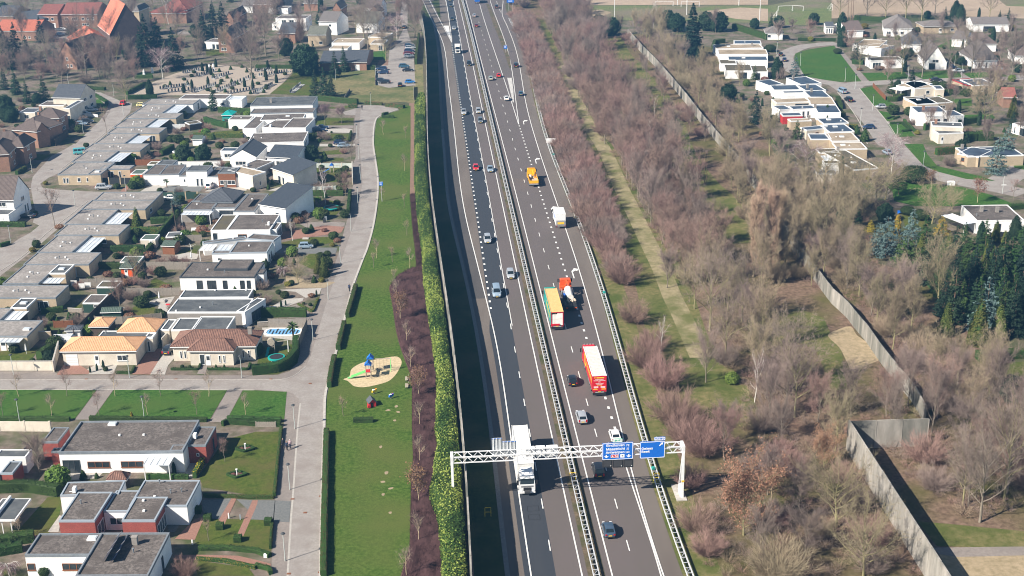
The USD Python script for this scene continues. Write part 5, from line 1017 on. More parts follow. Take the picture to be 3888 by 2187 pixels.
# ---- the woods right of the motorway
MIXR=(('redtree0',3),('redtree1',3),('greytree0',2),('greytree1',2),('redshrub0',2),('greyshrub0',2),('darktree0',.6));MIXO=(('olivetree0',3),('olivetree1',3),('greytree1',1.5),('oliveshrub0',2),('oliveshrub1',2));MIXD=(('greytree0',2),('bigtree0',1.2),('darktree1',1.5),('greyshrub1',2),('olivetree0',1),('redtree1',1.2))
wood(P2('02 290,120 500,60 640,60 760,230 780,400 960,460 1010,620 1200,900 1500,1300 1650,1449 930,1449 760,1200 640,960 560,760 500,560 430,420 380,330'),5.6,11,MIXR,'bare reddish tree in the far wooded belt between the grass tracks','reddish bare trees of the far belt')
wood(P2('12 1000,60 1520,60 1700,330 1850,560 1950,760 2050,1000 2100,1300 1900,1449 1660,1330 1480,1020 1400,860 1330,720 1240,520 1130,300'),5.0,12,MIXR,'bare tree or shrub in the near wooded belt between the grass tracks','bare trees of the near belt')
wood(P2('22 1800,130 2100,60 2300,100 2400,500 2576,700 2576,1440 2300,1440 2200,1150 2050,900 1900,640'),6.2,13,MIXD,'bare tree in the wood below the pale columnar poplars','bare trees below the poplars',.75,1.05)
wood(P2('02 1060,330 1180,420 1340,560 1500,740 1700,960 1880,1180 2040,1400 1950,1449 1700,1250 1500,1000 1300,760 1150,600 1050,480'),5.4,14,MIXR,'bare tree on the near side of the far concrete wall','bare trees along the near side of the far wall',.55,.8)
wood(P2('02 1230,330 1500,300 1560,560 1760,640 2080,900 2130,1200 2380,1440 2160,1440 1960,1160 1760,900 1600,720 1400,500'),5.2,15,MIXO,'olive brown bare tree behind the far concrete wall','olive bare trees behind the far wall',.75,1.0)
wood(P2('12 2100,60 2576,480 13 160,740 280,900 420,1100 640,1449 300,1449 0,1449 12 2480,1449 2420,1000 2250,600'),5.2,16,MIXO,'olive bare tree around the poplars beside the long wall','olive bare trees around the poplars',.7,.95)
wood(P2('13 0,60 250,350 560,430 1000,480 1200,640 700,720 820,900 1000,1060 1120,1260 1200,1449 760,1449 560,1180 400,1000 290,850 100,640'),5.0,17,MIXO,'olive brown bare tree between the long wall and the gardens','olive bare trees between wall and gardens',.75,1.05)
wood(P2('23 700,0 1250,0 1400,200 1500,420 1800,620 2150,840 2350,1150 1750,1280 1640,1150 1450,840 1250,620 1060,340 860,150'),5.0,18,MIXO+MIXD,'bare tree right of the long wall below the conifers','bare trees below the conifers',.7,1.0)
wood(P2('23 0,760 560,1000 640,1080 900,950 1300,1000 1560,1280 1000,1300 780,1350 780,1447 33 780,170 900,350 1200,850 1380,1100 1560,1460 0,1460 32 2450,1460 2576,700'),6.0,19,MIXD+(('redshrub1',2),('oliveshrub0',2)),'bare tree in the thicket left of the tall pale wall','bare trees left of the tall pale wall',.65,.95,keep=lambda x,y:(x-W1('32 2330,1040')[0])**2+(y-W1('32 2330,1040')[1])**2>30)
wood(P2('33 1000,40 1600,20 2576,20 2700,800 2200,860 1980,860 1720,720 1450,450 1180,200'),5.6,20,MIXD+(('redtree0',3),('redshrub0',2)),'bare tree in the wood right of the tall pale wall','bare trees right of the tall pale wall',.75,1.05)
wood(P2('23 1650,1300 2300,1180 2600,1120 2700,1447 1650,1447'),6,21,MIXD+(('redtree0',3),),'bare tree just above the clearing wood at the right edge','bare trees at the right edge',.75,1.0)
wood(P2('32 1980,0 2200,60 2400,300 2576,420 2576,640 2450,560 2200,420'),5.5,22,MIXR,'bare shrub above the spreading brown leaved oak','bare shrubs above the oak',.6,.9)
for s,k,sc,l in table('''12 2430,1330|poplar|1.0|tall pale columnar poplar, left one of the clump
13 20,1300|poplar|1.05|tall pale columnar poplar, middle of the clump
13 110,1230|poplar|.95|tall pale columnar poplar, right one of the clump
12 2480,1100|poplar|.9|tall pale columnar poplar, farthest of the clump
12 1818,1060|deadbirch|1.0|white forked birch trunk standing in the near belt
02 1428,1200|deadbirch|.9|white forked birch trunk in the far belt
02 1380,1449|deadbirch|.9|white leaning birch pair behind the far belt
02 1420,290|birch|1.2|white stemmed birch group before the playing field
12 1935,400|poles|.55|tall thin pale pine stem standing in the grass clearing
12 1950,410|poles|.57|second thin pine stem in the clearing
13 365,390|weepbirch|1.0|large purple birch in front of the flat roofed terrace
13 1240,300|weepbirch|1.0|weeping birch beside the estate street
22 2150,720|bigtree0|.75|dark bare tree standing above the grass clearing
23 270,1300|bigtree0|.85|big bare tree left of the cross wall
22 2440,1150|birch|.9|white birch stem right of the dead white pole
33 690,960|spreadtree|.95|spreading olive limbed tree left of the tall pale wall
33 960,1449|spreadtree|.9|fan shaped bare tree at the foot of the tall pale wall
33 2130,910|bigtree1|.8|bare tree with pale leaning trunk at the clearing edge
33 2400,620|bigtree1|.95|tall bare tree with pale limbs at the right edge
33 1960,740|bigtree0|.7|bare tree behind the leaning one
33 100,1500|oliveshrub0|1.3|mossy multi stemmed shrub at the bottom edge
22 1950,950|greytree0|.8|bare tree standing on the track edge
12 1560,1449|greytree1|.8|bare tree at the lower end of the straw strip
12 1950,1030|darktree0|.9|dark bare tree with long shadow in the near belt
12 1740,560|olivetree1|.8|golden olive tree in the near belt
13 1650,800|spreadtree|.9|gnarled spreading tree beside the white bungalow
13 1640,450|smalloak|.9|small red brown tree beside the round bush
13 2105,590|smalloak|1.1|small red leaved tree on the estate lawn
13 2470,570|sap1|1.1|young bare tree at the corner of the estate lawn
23 1700,250|olivetree0|1.2|pale olive tree beside the conifers'''):
 plant(k,W1(s),l,'tree',sc)
# ---- conifers and evergreens: pixel of the foot, kind, size, label
for s,k,sc,l in table('''13 1180,1140|cedar|1.05|wide blue grey cedar above the conifer wood
13 1440,1010|bluespruce|.95|blue spruce right of the wide cedar
13 1390,1290|pine|1.0|green pine below the blue cedar
13 1740,1330|spruce2|1.0|green spruce below the golden bush
13 1880,1180|spruce0|.75|dark green spruce between golden bush and bungalow
13 2030,1330|spruce2|1.05|green spruce below the bungalow drive
13 2130,1060|cypress|1.3|dark cypress in front of the white bungalow
13 2240,1449|spruce2|1.1|light green spruce in the lower conifer wood
13 2420,1380|spruce2|1.15|bright green spruce right of the middle of the conifer wood
13 2540,1260|spruce0|.8|dark spruce at the right edge of the conifer wood
13 1850,1449|spruce1|.85|dark spruce in the middle of the conifer wood
13 2050,1560|spruce1|.9|dark broad spruce low in the conifer wood
13 2480,960|bigcypress|.62|dark conical conifer at the corner of the white bungalow
13 2570,1000|bigcypress|.5|dark conifer at the right edge beside the bungalow
13 1295,910|goldcol|1.0|bright golden column conifer beside the blue cedar
13 1740,920|goldtree|1.0|bright golden bush left of the white bungalow
13 1030,880|goldtree|.6|small golden shrub left of the blue cedar
13 2120,880|goldcone|.55|small golden shrub at the bungalow wall
13 1470,385|bigbush|1.25|big round dark bush on the estate lawn
13 2290,300|bluespruce|1.15|tall blue spruce on the estate corner
13 740,310|cypress|1.0|dark cypress column before the flat roofs
13 1310,510|pine|.7|small pine on the estate lawn
13 900,820|spruce0|.5|dark evergreen at the upper edge of the conifer wood
13 1170,780|darkmass|.7|dark evergreen mass above the blue cedar
13 740,780|darkmass|.5|green holly mass at the wood edge
13 1540,760|bigbush|.7|dark round hedge bush beside the gnarled tree
13 1400,710|bigbush|.6|dark bush by the blue garden bench
23 1790,470|thuja|1.1|olive green conifer left of the tallest golden one
23 2110,560|thuja|1.45|broad olive green conifer in front of the conifer wood
23 2310,520|thuja|1.2|narrow golden green conifer right of the broad one
23 2180,420|bluespruce|1.2|blue green spruce behind the broad olive conifer
23 2440,440|spruce0|.95|dark spruce right of the golden green conifer
23 2560,400|spruce1|.9|dark spruce at the right edge above the back lawn
23 2600,200|spruce1|1.0|dark spruce at the right edge of the conifer wood, upper
23 2000,150|spruce1|.85|dark spruce behind the olive green conifers
23 2250,100|spruce1|.9|dark spruce in the shade of the conifer wood
23 2450,1150|darkmass|.75|dark evergreen by the back lawn
23 2300,740|bush|1.6|evergreen bush at the back lawn hedge
22 2210,960|laurelbush|1.0|single bright green bush on the straw strip
23 1420,260|bush|1.3|dark evergreen shrub beside the pale bare tree
02 1810,575|fir|1.0|very tall dark fir rising above the estate
02 1655,580|cypress|1.5|dark cypress left of the very tall fir
02 1710,590|goldcone|1.25|golden green cone at the foot of the tall fir
02 1870,650|cypress|1.3|dark cypress right of the very tall fir
02 1000,360|darkmass|1.2|dark evergreen clump before the playing field, right half
02 870,330|darkmass|1.2|dark evergreen clump before the playing field, left half
02 1560,300|darkmass|1.3|dark evergreen left of the fir at the field edge
02 1660,320|darkmass|1.2|dark evergreen just left of the tall fir
02 1960,310|darkmass|1.25|dark evergreen right of the fir at the field edge
02 2080,320|darkmass|1.3|broad dark evergreen at the field edge
02 2440,290|darkmass|.7|dark evergreen low at the field edge
02 2440,800|spruce2|.62|small green spruce before the flat roofed terrace
02 2170,1020|darkmass|.9|dark evergreen behind the pinkish bushes
02 2450,1240|spruce1|.85|dark spruce in front of the flat roofed terrace
02 2290,860|olivetree1|.7|ivy green tree before the white terrace
03 740,345|bigcypress|1.0|dark egg shaped conifer behind the ring road
03 745,470|bigcypress|.9|golden green cone conifer at the ring road corner
03 270,770|bluespruce|.85|blue spruce on the near side of the oval lawn
03 85,790|bigcypress|.85|dark column cypress left of the blue spruce
03 128,780|cypress|1.2|slim cypress beside the blue spruce
03 1880,230|bigcypress|1.05|tall dark cypress at the field edge, left of the pair
03 1930,250|bigcypress|.95|tall dark cypress at the field edge, right of the pair
03 1235,940|spruce2|.7|blue green spruce beside the beige bungalow
03 595,1170|cone|1.9|small green conifer on the flat roofed terrace
03 290,1400|spruce2|.7|dark green spruce before the lower terrace
03 970,1420|cone|2.0|green cone by the estate street
03 895,1350|cone|1.4|small green cone by the terrace hedge
03 2460,1180|thuja|1.2|olive green tree right of the white flat villa
03 2260,430|cypress|1.3|dark cypress before the far thatched villa
03 1780,190|spruce0|.5|dark spruce at the field edge behind the bungalow
03 30,290|spruce0|.6|dark spruce left of the goal posts
03 460,250|darkmass|.8|round dark evergreen below the football field
03 110,280|darkmass|.8|dark evergreen left of the round one
03 1920,1110|thuja|.6|small olive conifer left of the back lawn
03 1690,1370|cypress|.8|small dark cypress at the beige villa
03 2400,1600|bluespruce|1.1|large blue spruce in front of the lower bungalow
03 2330,190|spruce0|.35|small spruce at the tan field edge
03 2420,195|spruce0|.45|spruce at the tan field edge, right
03 2120,180|cypress|.9|brown green cypress at the tan field
03 1600,190|darkmass|.55|dark evergreen at the field edge behind the villa
03 1400,570|bigbush|.9|dark evergreen hedge clump by the white flat villa
00 60,660|spruce1|1.3|tall dark spruce at the far left edge
00 180,640|spruce1|1.35|tall dark spruce second from the left edge
00 120,700|darkmass|1.2|dark evergreen under the two tall spruces
00 280,600|spruce0|.9|dark spruce right of the tall pair
00 420,430|spruce1|.95|dark spruce by the church square
00 550,620|cedar|.85|flat spreading cedar by the brick gable house
00 1490,660|spruce1|1.65|tallest dark spruce right of the church
00 1610,640|spruce1|1.5|tall dark spruce right of the tallest one
00 1760,690|spruce1|1.3|dark spruce right end of the church group
00 1420,560|spruce0|1.1|dark spruce nearest to the church wall
00 1680,720|spruce0|1.1|dark spruce behind the reddish birch
00 2050,420|spruce1|1.1|dark spruce behind the gabled lodge, left
00 2150,370|spruce1|1.15|dark spruce behind the gabled lodge, middle
00 2250,350|spruce1|1.2|dark spruce behind the gabled lodge, right
00 50,900|spruce0|.7|small dark spruce at the left edge above the houses
00 165,950|spruce0|.85|dark spruce left of the slate roofed house
00 280,1040|spruce0|.75|dark spruce nearest the slate roofed house, left
00 450,1010|spruce0|.8|dark spruce touching the slate roofed house
00 60,1150|darkmass|1.0|dark evergreen mass at the left edge
00 120,1230|darkmass|.8|dark evergreen behind the brown roofed house
00 1512,960|bigcypress|.62|dark column conifer at the cemetery corner
00 2148,1110|spruce0|.75|dark conifer between the row houses
00 1280,600|darkmass|.7|dark shrubbery under the church wall
01 300,560|darkmass|1.1|dark green tree behind the cemetery
01 500,760|darkmass|1.75|big broad dark evergreen at the cemetery lawn
01 590,740|spruce1|1.0|dark spruce beside the big broad evergreen
01 440,720|spruce1|.95|dark spruce left in the broad evergreen
01 600,970|spruce0|.85|spruce at the meadow, left of the group
01 690,980|spruce0|.95|spruce at the meadow, middle of the group
01 760,985|spruce0|.8|spruce at the meadow, right of the group
01 800,780|spruce0|.9|spruce before the long slate roof, left
01 890,720|spruce0|.85|spruce before the long slate roof, right
01 655,130|cypress|1.8|tall dark cypress in the far village
10 1385,860|thuja|.95|dark and gold conifer in the row house yard
10 1780,660|bluespruce|.62|small blue spruce by the slate hip roof
10 1850,170|darkmass|.75|dark evergreen behind the white flat garages
10 2050,180|darkmass|.8|large dark evergreen behind the white flat garages
10 1380,430|laurelbush|1.4|round ivy green tree at the junction drive
11 555,180|darkmass|.75|dark evergreen by the street garden wall
11 690,170|cone|1.5|conical evergreen by the garden wall
11 960,190|bigtree1|.42|ivy dark tree at the garden wall end
11 640,750|laurelbush|1.3|bright green shrub by the trampoline
11 380,560|cypress|.7|slim dark conifer beside the blue tiled gable
11 630,1300|thuja|.72|olive conifer in the clipped garden, left
11 690,1330|thuja|.78|olive conifer in the clipped garden, right
11 660,1390|yellowbush|.9|yellow green ball bush in the clipped garden
11 360,1420|ball|1.2|small clipped ball by the gravel path
11 110,1280|cypress|.6|dark slim conifer beside the flat villa
11 560,880|cone|1.0|small green cone by the red driveway
11 505,900|bush|.9|low evergreen by the red driveway'''):
 plant(k,W1(s),l,'tree' if K[k].path.split('/')[-1].find('bush')<0 else 'bush',sc)
# ---- bare trees of town, cemetery and estate
for s,k,sc,l in table('''00 870,750|bigtree1|1.25|large bare tree with thick pale trunk before the church
00 1130,530|bigtree1|1.0|bare tree in front of the big church roof
00 1640,800|weepbirch|1.1|reddish bare birch in front of the dark spruces
00 2540,840|bigtree1|1.3|huge bare tree at the cemetery
00 1695,245|birch|1.5|white trunked tree in the far village
00 1270,1020|bigtree0|.7|bare tree at the bend of the upper street
00 1050,780|greytree0|1.2|bare tree on the wooded bank
00 1000,800|redtree0|1.0|bare tree by the dark hedge on the bank
01 100,560|bigtree1|1.2|bare tree left of the dark evergreen at the cemetery
01 1130,500|bigtree1|1.0|big bare tree behind the long slate roof
01 1310,620|bigtree0|.8|bare tree at the car park entrance
01 1600,380|bigtree1|1.0|large bare tree before the noise wall
01 1420,400|weepbirch|1.0|reddish tree in the far village lane
01 1280,460|bigtree1|.8|dark bare tree behind the car park
01 450,330|greytree0|1.0|bare tree before the slate house in the village
01 200,230|greytree1|1.0|bare tree before the white flat house
01 690,240|greytree1|.8|thin bare tree before the white gable house
01 1530,200|redtree0|1.0|bare tree beside the far village lane
01 60,420|redtree1|1.1|bare tree behind the cemetery hedge, left
01 230,600|greytree1|.9|bare tree behind the cemetery hedge, right
10 555,850|sap1|2.0|slim bare street tree at the corner of the row houses
00 1075,1335|sap1|1.6|slim bare street tree on the upper street
10 1370,1400|bigtree0|.42|bare tree with dark trunk behind the garden fence
03 990,190|bigtree1|1.0|bare tree at the tan field, leftmost of the row
03 1180,185|bigtree0|.95|bare tree at the tan field, second of the row
03 1385,190|bigtree0|1.1|bare tree at the tan field, third of the row
03 1545,205|bigtree0|1.15|bare tree at the tan field, fourth of the row
03 1680,140|bigtree1|.9|bare tree at the tan field, fifth of the row
03 720,190|bigtree0|1.0|bare tree beside the bare pine trunks
03 800,220|poles|.95|tall bare pine trunk behind the estate, left
03 828,220|poles|1.0|tall bare pine trunk behind the estate, middle
03 848,218|poles|1.0|tall bare pine trunk behind the estate, right
03 1208,780|bigtree1|.72|bare street tree left on the estate green
03 1345,745|bigtree0|.95|bare tree before the white flat villa
03 1550,778|bigtree1|.95|largest bare street tree on the estate green
03 1815,745|bigtree1|.85|bare tree by the white parked car
03 2048,730|bigtree1|.85|bare tree before the thatched villa on the right
03 2450,805|bigtree1|.9|bare tree right end of the estate green
03 2230,185|bigtree0|.85|bare round tree at the tan field, right
03 2180,1250|spreadtree|1.2|spreading bare tree right of the white flat villa
03 2200,1000|greytree0|.9|bare tree behind the flat villa garden
03 2300,960|redtree0|.9|reddish bare tree by the blue roofed bungalow
03 2005,970|poles|.35|thick cut trunk standing in the estate garden
03 420,380|redtree1|.7|pinkish bare tree below the round evergreen
03 820,520|redtree1|.8|bare tree at the path of the oval lawn
03 100,420|greytree1|.8|bare tree at the left end of the ring road
03 1900,430|greytree1|.9|bare tree behind the white villa
03 2330,640|greytree0|1.0|bare tree at the right thatched villa
03 2500,620|darktree0|1.0|dark bare tree at the right edge of the estate
03 240,340|greytree1|.6|bare tree below the football field
13 1180,560|spreadtree|.9|broad purple brown tree between wood and lawn
13 950,700|spreadtree|1.1|broad round bare tree above the conifers
13 560,400|spreadtree|.8|broad bare bush below the terrace
13 1850,660|spreadtree|.45|small bent tree beside the white bungalow
13 1820,220|greyshrub0|.6|pale bush before the blue roofed house
02 2050,330|greytree0|.8|bare tree before the dark evergreens'''):
 plant(k,W1(s),l,'tree',sc)
wood(P2('00 0,830 0,600 350,620 650,640 900,660 1300,600 1450,760 1280,900 900,860'),7.5,31,MIXD+MIXR,'bare tree on the wooded bank below the church','bare trees on the church bank',.7,1.0)
wood(P2('00 1750,560 2576,480 01 0,480 0,660 00 2576,640 2000,640'),9,32,MIXD,'bare tree between cemetery and lodge','bare trees behind the cemetery',.6,.9)
wood(P2('01 1540,-200 1660,-100 1690,200 1600,330 1560,100'),8,33,MIXR,'bare tree beside the top end of the noise wall','bare trees by the noise wall top',.8,1.1)
wood(P2('02 -100,-60 560,-100 640,40 480,60 250,60 40,100'),6,34,MIXR,'bare tree in the far belt at the top of the motorway','bare trees at the top of the motorway',.8,1.1)
# ---- young trees on the lawns and in the brown belt
for i,s in enumerate(('20 190,1092','20 675,1090','20 1160,1088','20 1618,1088','20 2103,1093','20 30,1290','20 518,1288','20 997,1280','20 1487,1275','20 1982,1275','20 2470,1277')):plant('sap%d'%(i%2),W1(s),'young bare street tree on the lawn plots beside the cross street','tree',1.0 if i<5 else .85,'young trees on the lawn plots')
for i,s in enumerate(('11 1272,575','11 1495,270','11 1490,640','11 1518,920','11 1215,1150','11 1375,1190','11 1185,1245','11 1548,1250','11 1390,1420','21 880,1290','01 1282,1355','01 1505,1390')):plant(('sap2','sap0','sap2')[i%3],W1(s),'thin young tree planted on the long lawn','tree',1.0,'young trees on the long lawn')
for i,s in enumerate(('21 1412,130','21 1455,335','21 1515,570','21 1567,840','21 1637,1110','21 1648,1410','31 1645,330','31 1640,715','31 1632,1130','31 1520,1480')):plant(('sap0','smalloak','sap0')[i%3],W1(s),'young pale stemmed tree standing in the dark brown shrub belt','tree',1.05,'young trees in the brown belt')
plant('globe',W1('01 695,1258'),'left one of two round pruned purple grey trees','tree',1.15);plant('globe',W1('01 858,1250'),'right one of two round pruned purple grey trees','tree',1.0)
plant('deadbirch',W1('11 368,975'),'white stemmed birch on the drive lawn','tree',.62);plant('birch',W1('11 700,615'),'slim white birch in the trampoline garden','tree',1.0);plant('redtree1',W1('11 905,520'),'purple bare tree at the corner of the garden wall','tree',.6);plant('weeping',W1('11 295,1330'),'weeping purple tree in the villa garden','tree',1.0);plant('spreadtree',W1('11 425,1400'),'rounded bare tree on the gravel of the villa garden','tree',.5);plant('sap1',W1('11 525,860'),'small bare tree by the dark driveway','tree',.8);plant('palm',W1('10 1680,440'),'small palm on the dark front terrace','palm',1.0);plant('palm',W1('21 380,525'),'palm beside the oval pool','palm',1.5)
plant('redtree0',W1('20 1205,180'),'dark bare tree in the shady yard','tree',.5);plant('greytree1',W1('30 400,415'),'pale bare tree beside the red brick house','tree',.62);plant('sap1',W1('30 2265,300'),'small bare tree in the diamond bed garden','tree',.8);plant('sap2',W1('30 195,1075'),'small bare tree on the back lawn','tree',.9);plant('sap2',W1('30 2100,1100'),'thin bare sapling on the front lawn','tree',.9);plant('redshrub0',W1('30 1860,1449'),'bare bush by the pink curved path','shrub',.55);plant('greyshrub1',W1('20 430,390'),'pale bare bush in the yard of the flat house','shrub',.4);plant('oliveshrub0',W1('20 900,460'),'bare pollard in the covered yard','shrub',.35);plant('weeping',W1('30 95,1449'),'small pollard at the bottom left','tree',.9)
# ------ hedges, the long laurel hedge, the brown shrub belt
def hedge(spec,w,h,label,lf='leaf_hedge',dens=26,ls=.10,closed=False,core='leaf_laurel_dark',group=None,cat='hedge',name='clipped_hedge'):
 p=P2(spec)if isinstance(spec,str)else np.asarray(spec);p=np.vstack([p,p[:1]])if closed else p;p=resample(p,.6);n=len(p);rs=np.random.RandomState(n+int(h*10));t=thing(name,label,cat,group=group)
 sec=[(-.5,0),(-.5,.45),(-.5,.9),(-.38,1),(0,1.02),(.38,1),(.5,.9),(.5,.45),(.5,0)];rows=[]
 for o,z in sec:
  q=offset(p,o*w*.93);e=meshkit.fbm(np.c_[q*.9,np.full(n,z*2.)],3,5)-.5;q=offset(p,o*w*.93+np.sign(o)*e*.22);rows.append(np.c_[q,z*h*(.96+.12*e)])
 m=MB()
 for a,b in zip(rows,rows[1:]):m.ribbon(a,b)
 for e in(0,n-1):m.add([r_[e]for r_ in rows],[[0,k,k+1]for k in range(1,len(rows)-1)])
 m.build('hedge_body',core,t,True);L=np.linalg.norm(np.diff(p,axis=0),axis=1).sum();N=int(min(9000,dens*L*(w+2*h)+60));u=rs.uniform(0,n-1.001,N);i=u.astype(int);f=(u-i)[:,None];s=rs.uniform(0,w+2*h,N)
 o=np.where(s<h,-w/2,np.where(s<h+w,s-h-w/2,w/2));z=np.where(s<h,s,np.where(s<h+w,h,w+2*h-s));a=offset(p,1.0)-p;c=p[i]*(1-f)+p[i+1]*f;nn=a[i]
 P=np.c_[c+nn*o[:,None],z];Nr=np.where((s<h)[:,None],np.c_[-nn,np.zeros(N)],np.where((s<h+w)[:,None],[0,0,1.],np.c_[nn,np.zeros(N)]));v,fc=leaves(rs,P,ls,Nr,.5);MB().add(v,fc).build('foliage',lf,t);return t
HL=P2('01 1640,985 1602,1060 1600,1449 11 1600,400 1625,700 1650,900 1680,1150 1700,1449 21 1730,200 1775,500 1800,700 1825,900 1825,1150 1812,1440 31 1838,150 1790,400 1755,640 1830,800 1850,950 1870,1150 1890,1449',2.0);HL=HL[np.argsort(HL[:,1])]
y=np.arange(146,HL[-1,1],.55);xl=np.interp(y,HL[:,1],HL[:,0]);xr=at(NW,y)-.75;n=len(y);rs=np.random.RandomState(8);t=thing('laurel_hedge','long broad green laurel hedge along the tall concrete noise wall','hedge');sec=[(0,0),(0,.5),(.04,.82),(.2,1),(.5,1.04),(.8,1),(.97,.86),(1,.5),(1,0)];rows=[]
for o,z in sec:
 x=xl+(xr-xl)*o;e=meshkit.fbm(np.c_[x*.45,y*.45,np.full(n,z*1.7)],4,2)-.5;rows.append(np.c_[x+(o-.5)*1.6*e,y,3.9*z*(1+.35*e)])
m=MB()
for a,b in zip(rows,rows[1:]):m.ribbon(a,b)
m.build('inner_foliage','leaf_laurel_dark',t,True);G3=np.stack(rows);N=64000;u=rs.uniform(0,n-1.001,N);s=rs.uniform(.4,len(sec)-1.6,N);i,j=u.astype(int),s.astype(int);fu,fs=(u-i)[:,None],(s-j)[:,None]
Pq=(G3[j,i]*(1-fu)+G3[j,i+1]*fu)*(1-fs)+(G3[j+1,i]*(1-fu)+G3[j+1,i+1]*fu)*fs;cen=np.c_[(xl+xr)[i]/2,y[i],np.full(N,1.8)];nr=unit(Pq-cen);Pq=Pq+nr*rs.uniform(-.05,.22,(N,1));tone=meshkit.fbm(Pq*[.25,.09,.25],3,6)+rs.normal(size=N)*.13
for nm_,sel in(('leaf_laurel_light',tone>.52),('leaf_laurel',(tone<=.52)&(tone>.40)),('leaf_laurel_dark',tone<=.40)):v,f=leaves(rs,Pq[sel],.17,nr[sel],.6);MB().add(v,f).build('foliage',nm_,t)
BELT=shp(P2(LAWN_R));lw=P2(LAWN_R,.5);lw=lw[np.argsort(lw[:,1])];y=np.arange(146,345,.8);x0=np.interp(y,lw[:,1],lw[:,0]);x1=np.interp(y,HL[:,1],HL[:,0])+.3;m=MB();rows=[]
jx=P2('11 1615,1245 1340,1449 21 1370,150 1405,400 1440,550 1500,720 1560,880');rs=np.random.RandomState(12)
for o in np.linspace(0,1,15):x=x0+(x1-x0)*o;e=meshkit.fbm(np.c_[x*.8,y*.8,np.zeros(len(y))],4,3);rows.append(np.c_[x,y,(.35+.9*e)*(.25 if o in(0,)else 1)])
for a,b in zip(rows,rows[1:]):m.ribbon(a,b)
t=thing('shrub_belt','dark brown bare shrub belt between lawn and green hedge','shrubs');cd(t.prim,kind='stuff');m.build('thicket','twig_belt',t,True);N=85000;u=rs.uniform(0,len(y)-1.01,N);i=u.astype(int);o=rs.uniform(0,1,N);b=np.c_[x0[i]+(x1-x0)[i]*o,y[i]+(u-i)*.8,rs.uniform(.1,.75,N)];d=unit(np.c_[rs.normal(size=(N,2))*.5,np.ones(N)]);v,f=slivers(rs,b,d,rs.uniform(.3,.75,N),np.full(N,.045));MB().add(v,f).build('twigs','twig_belt',t)
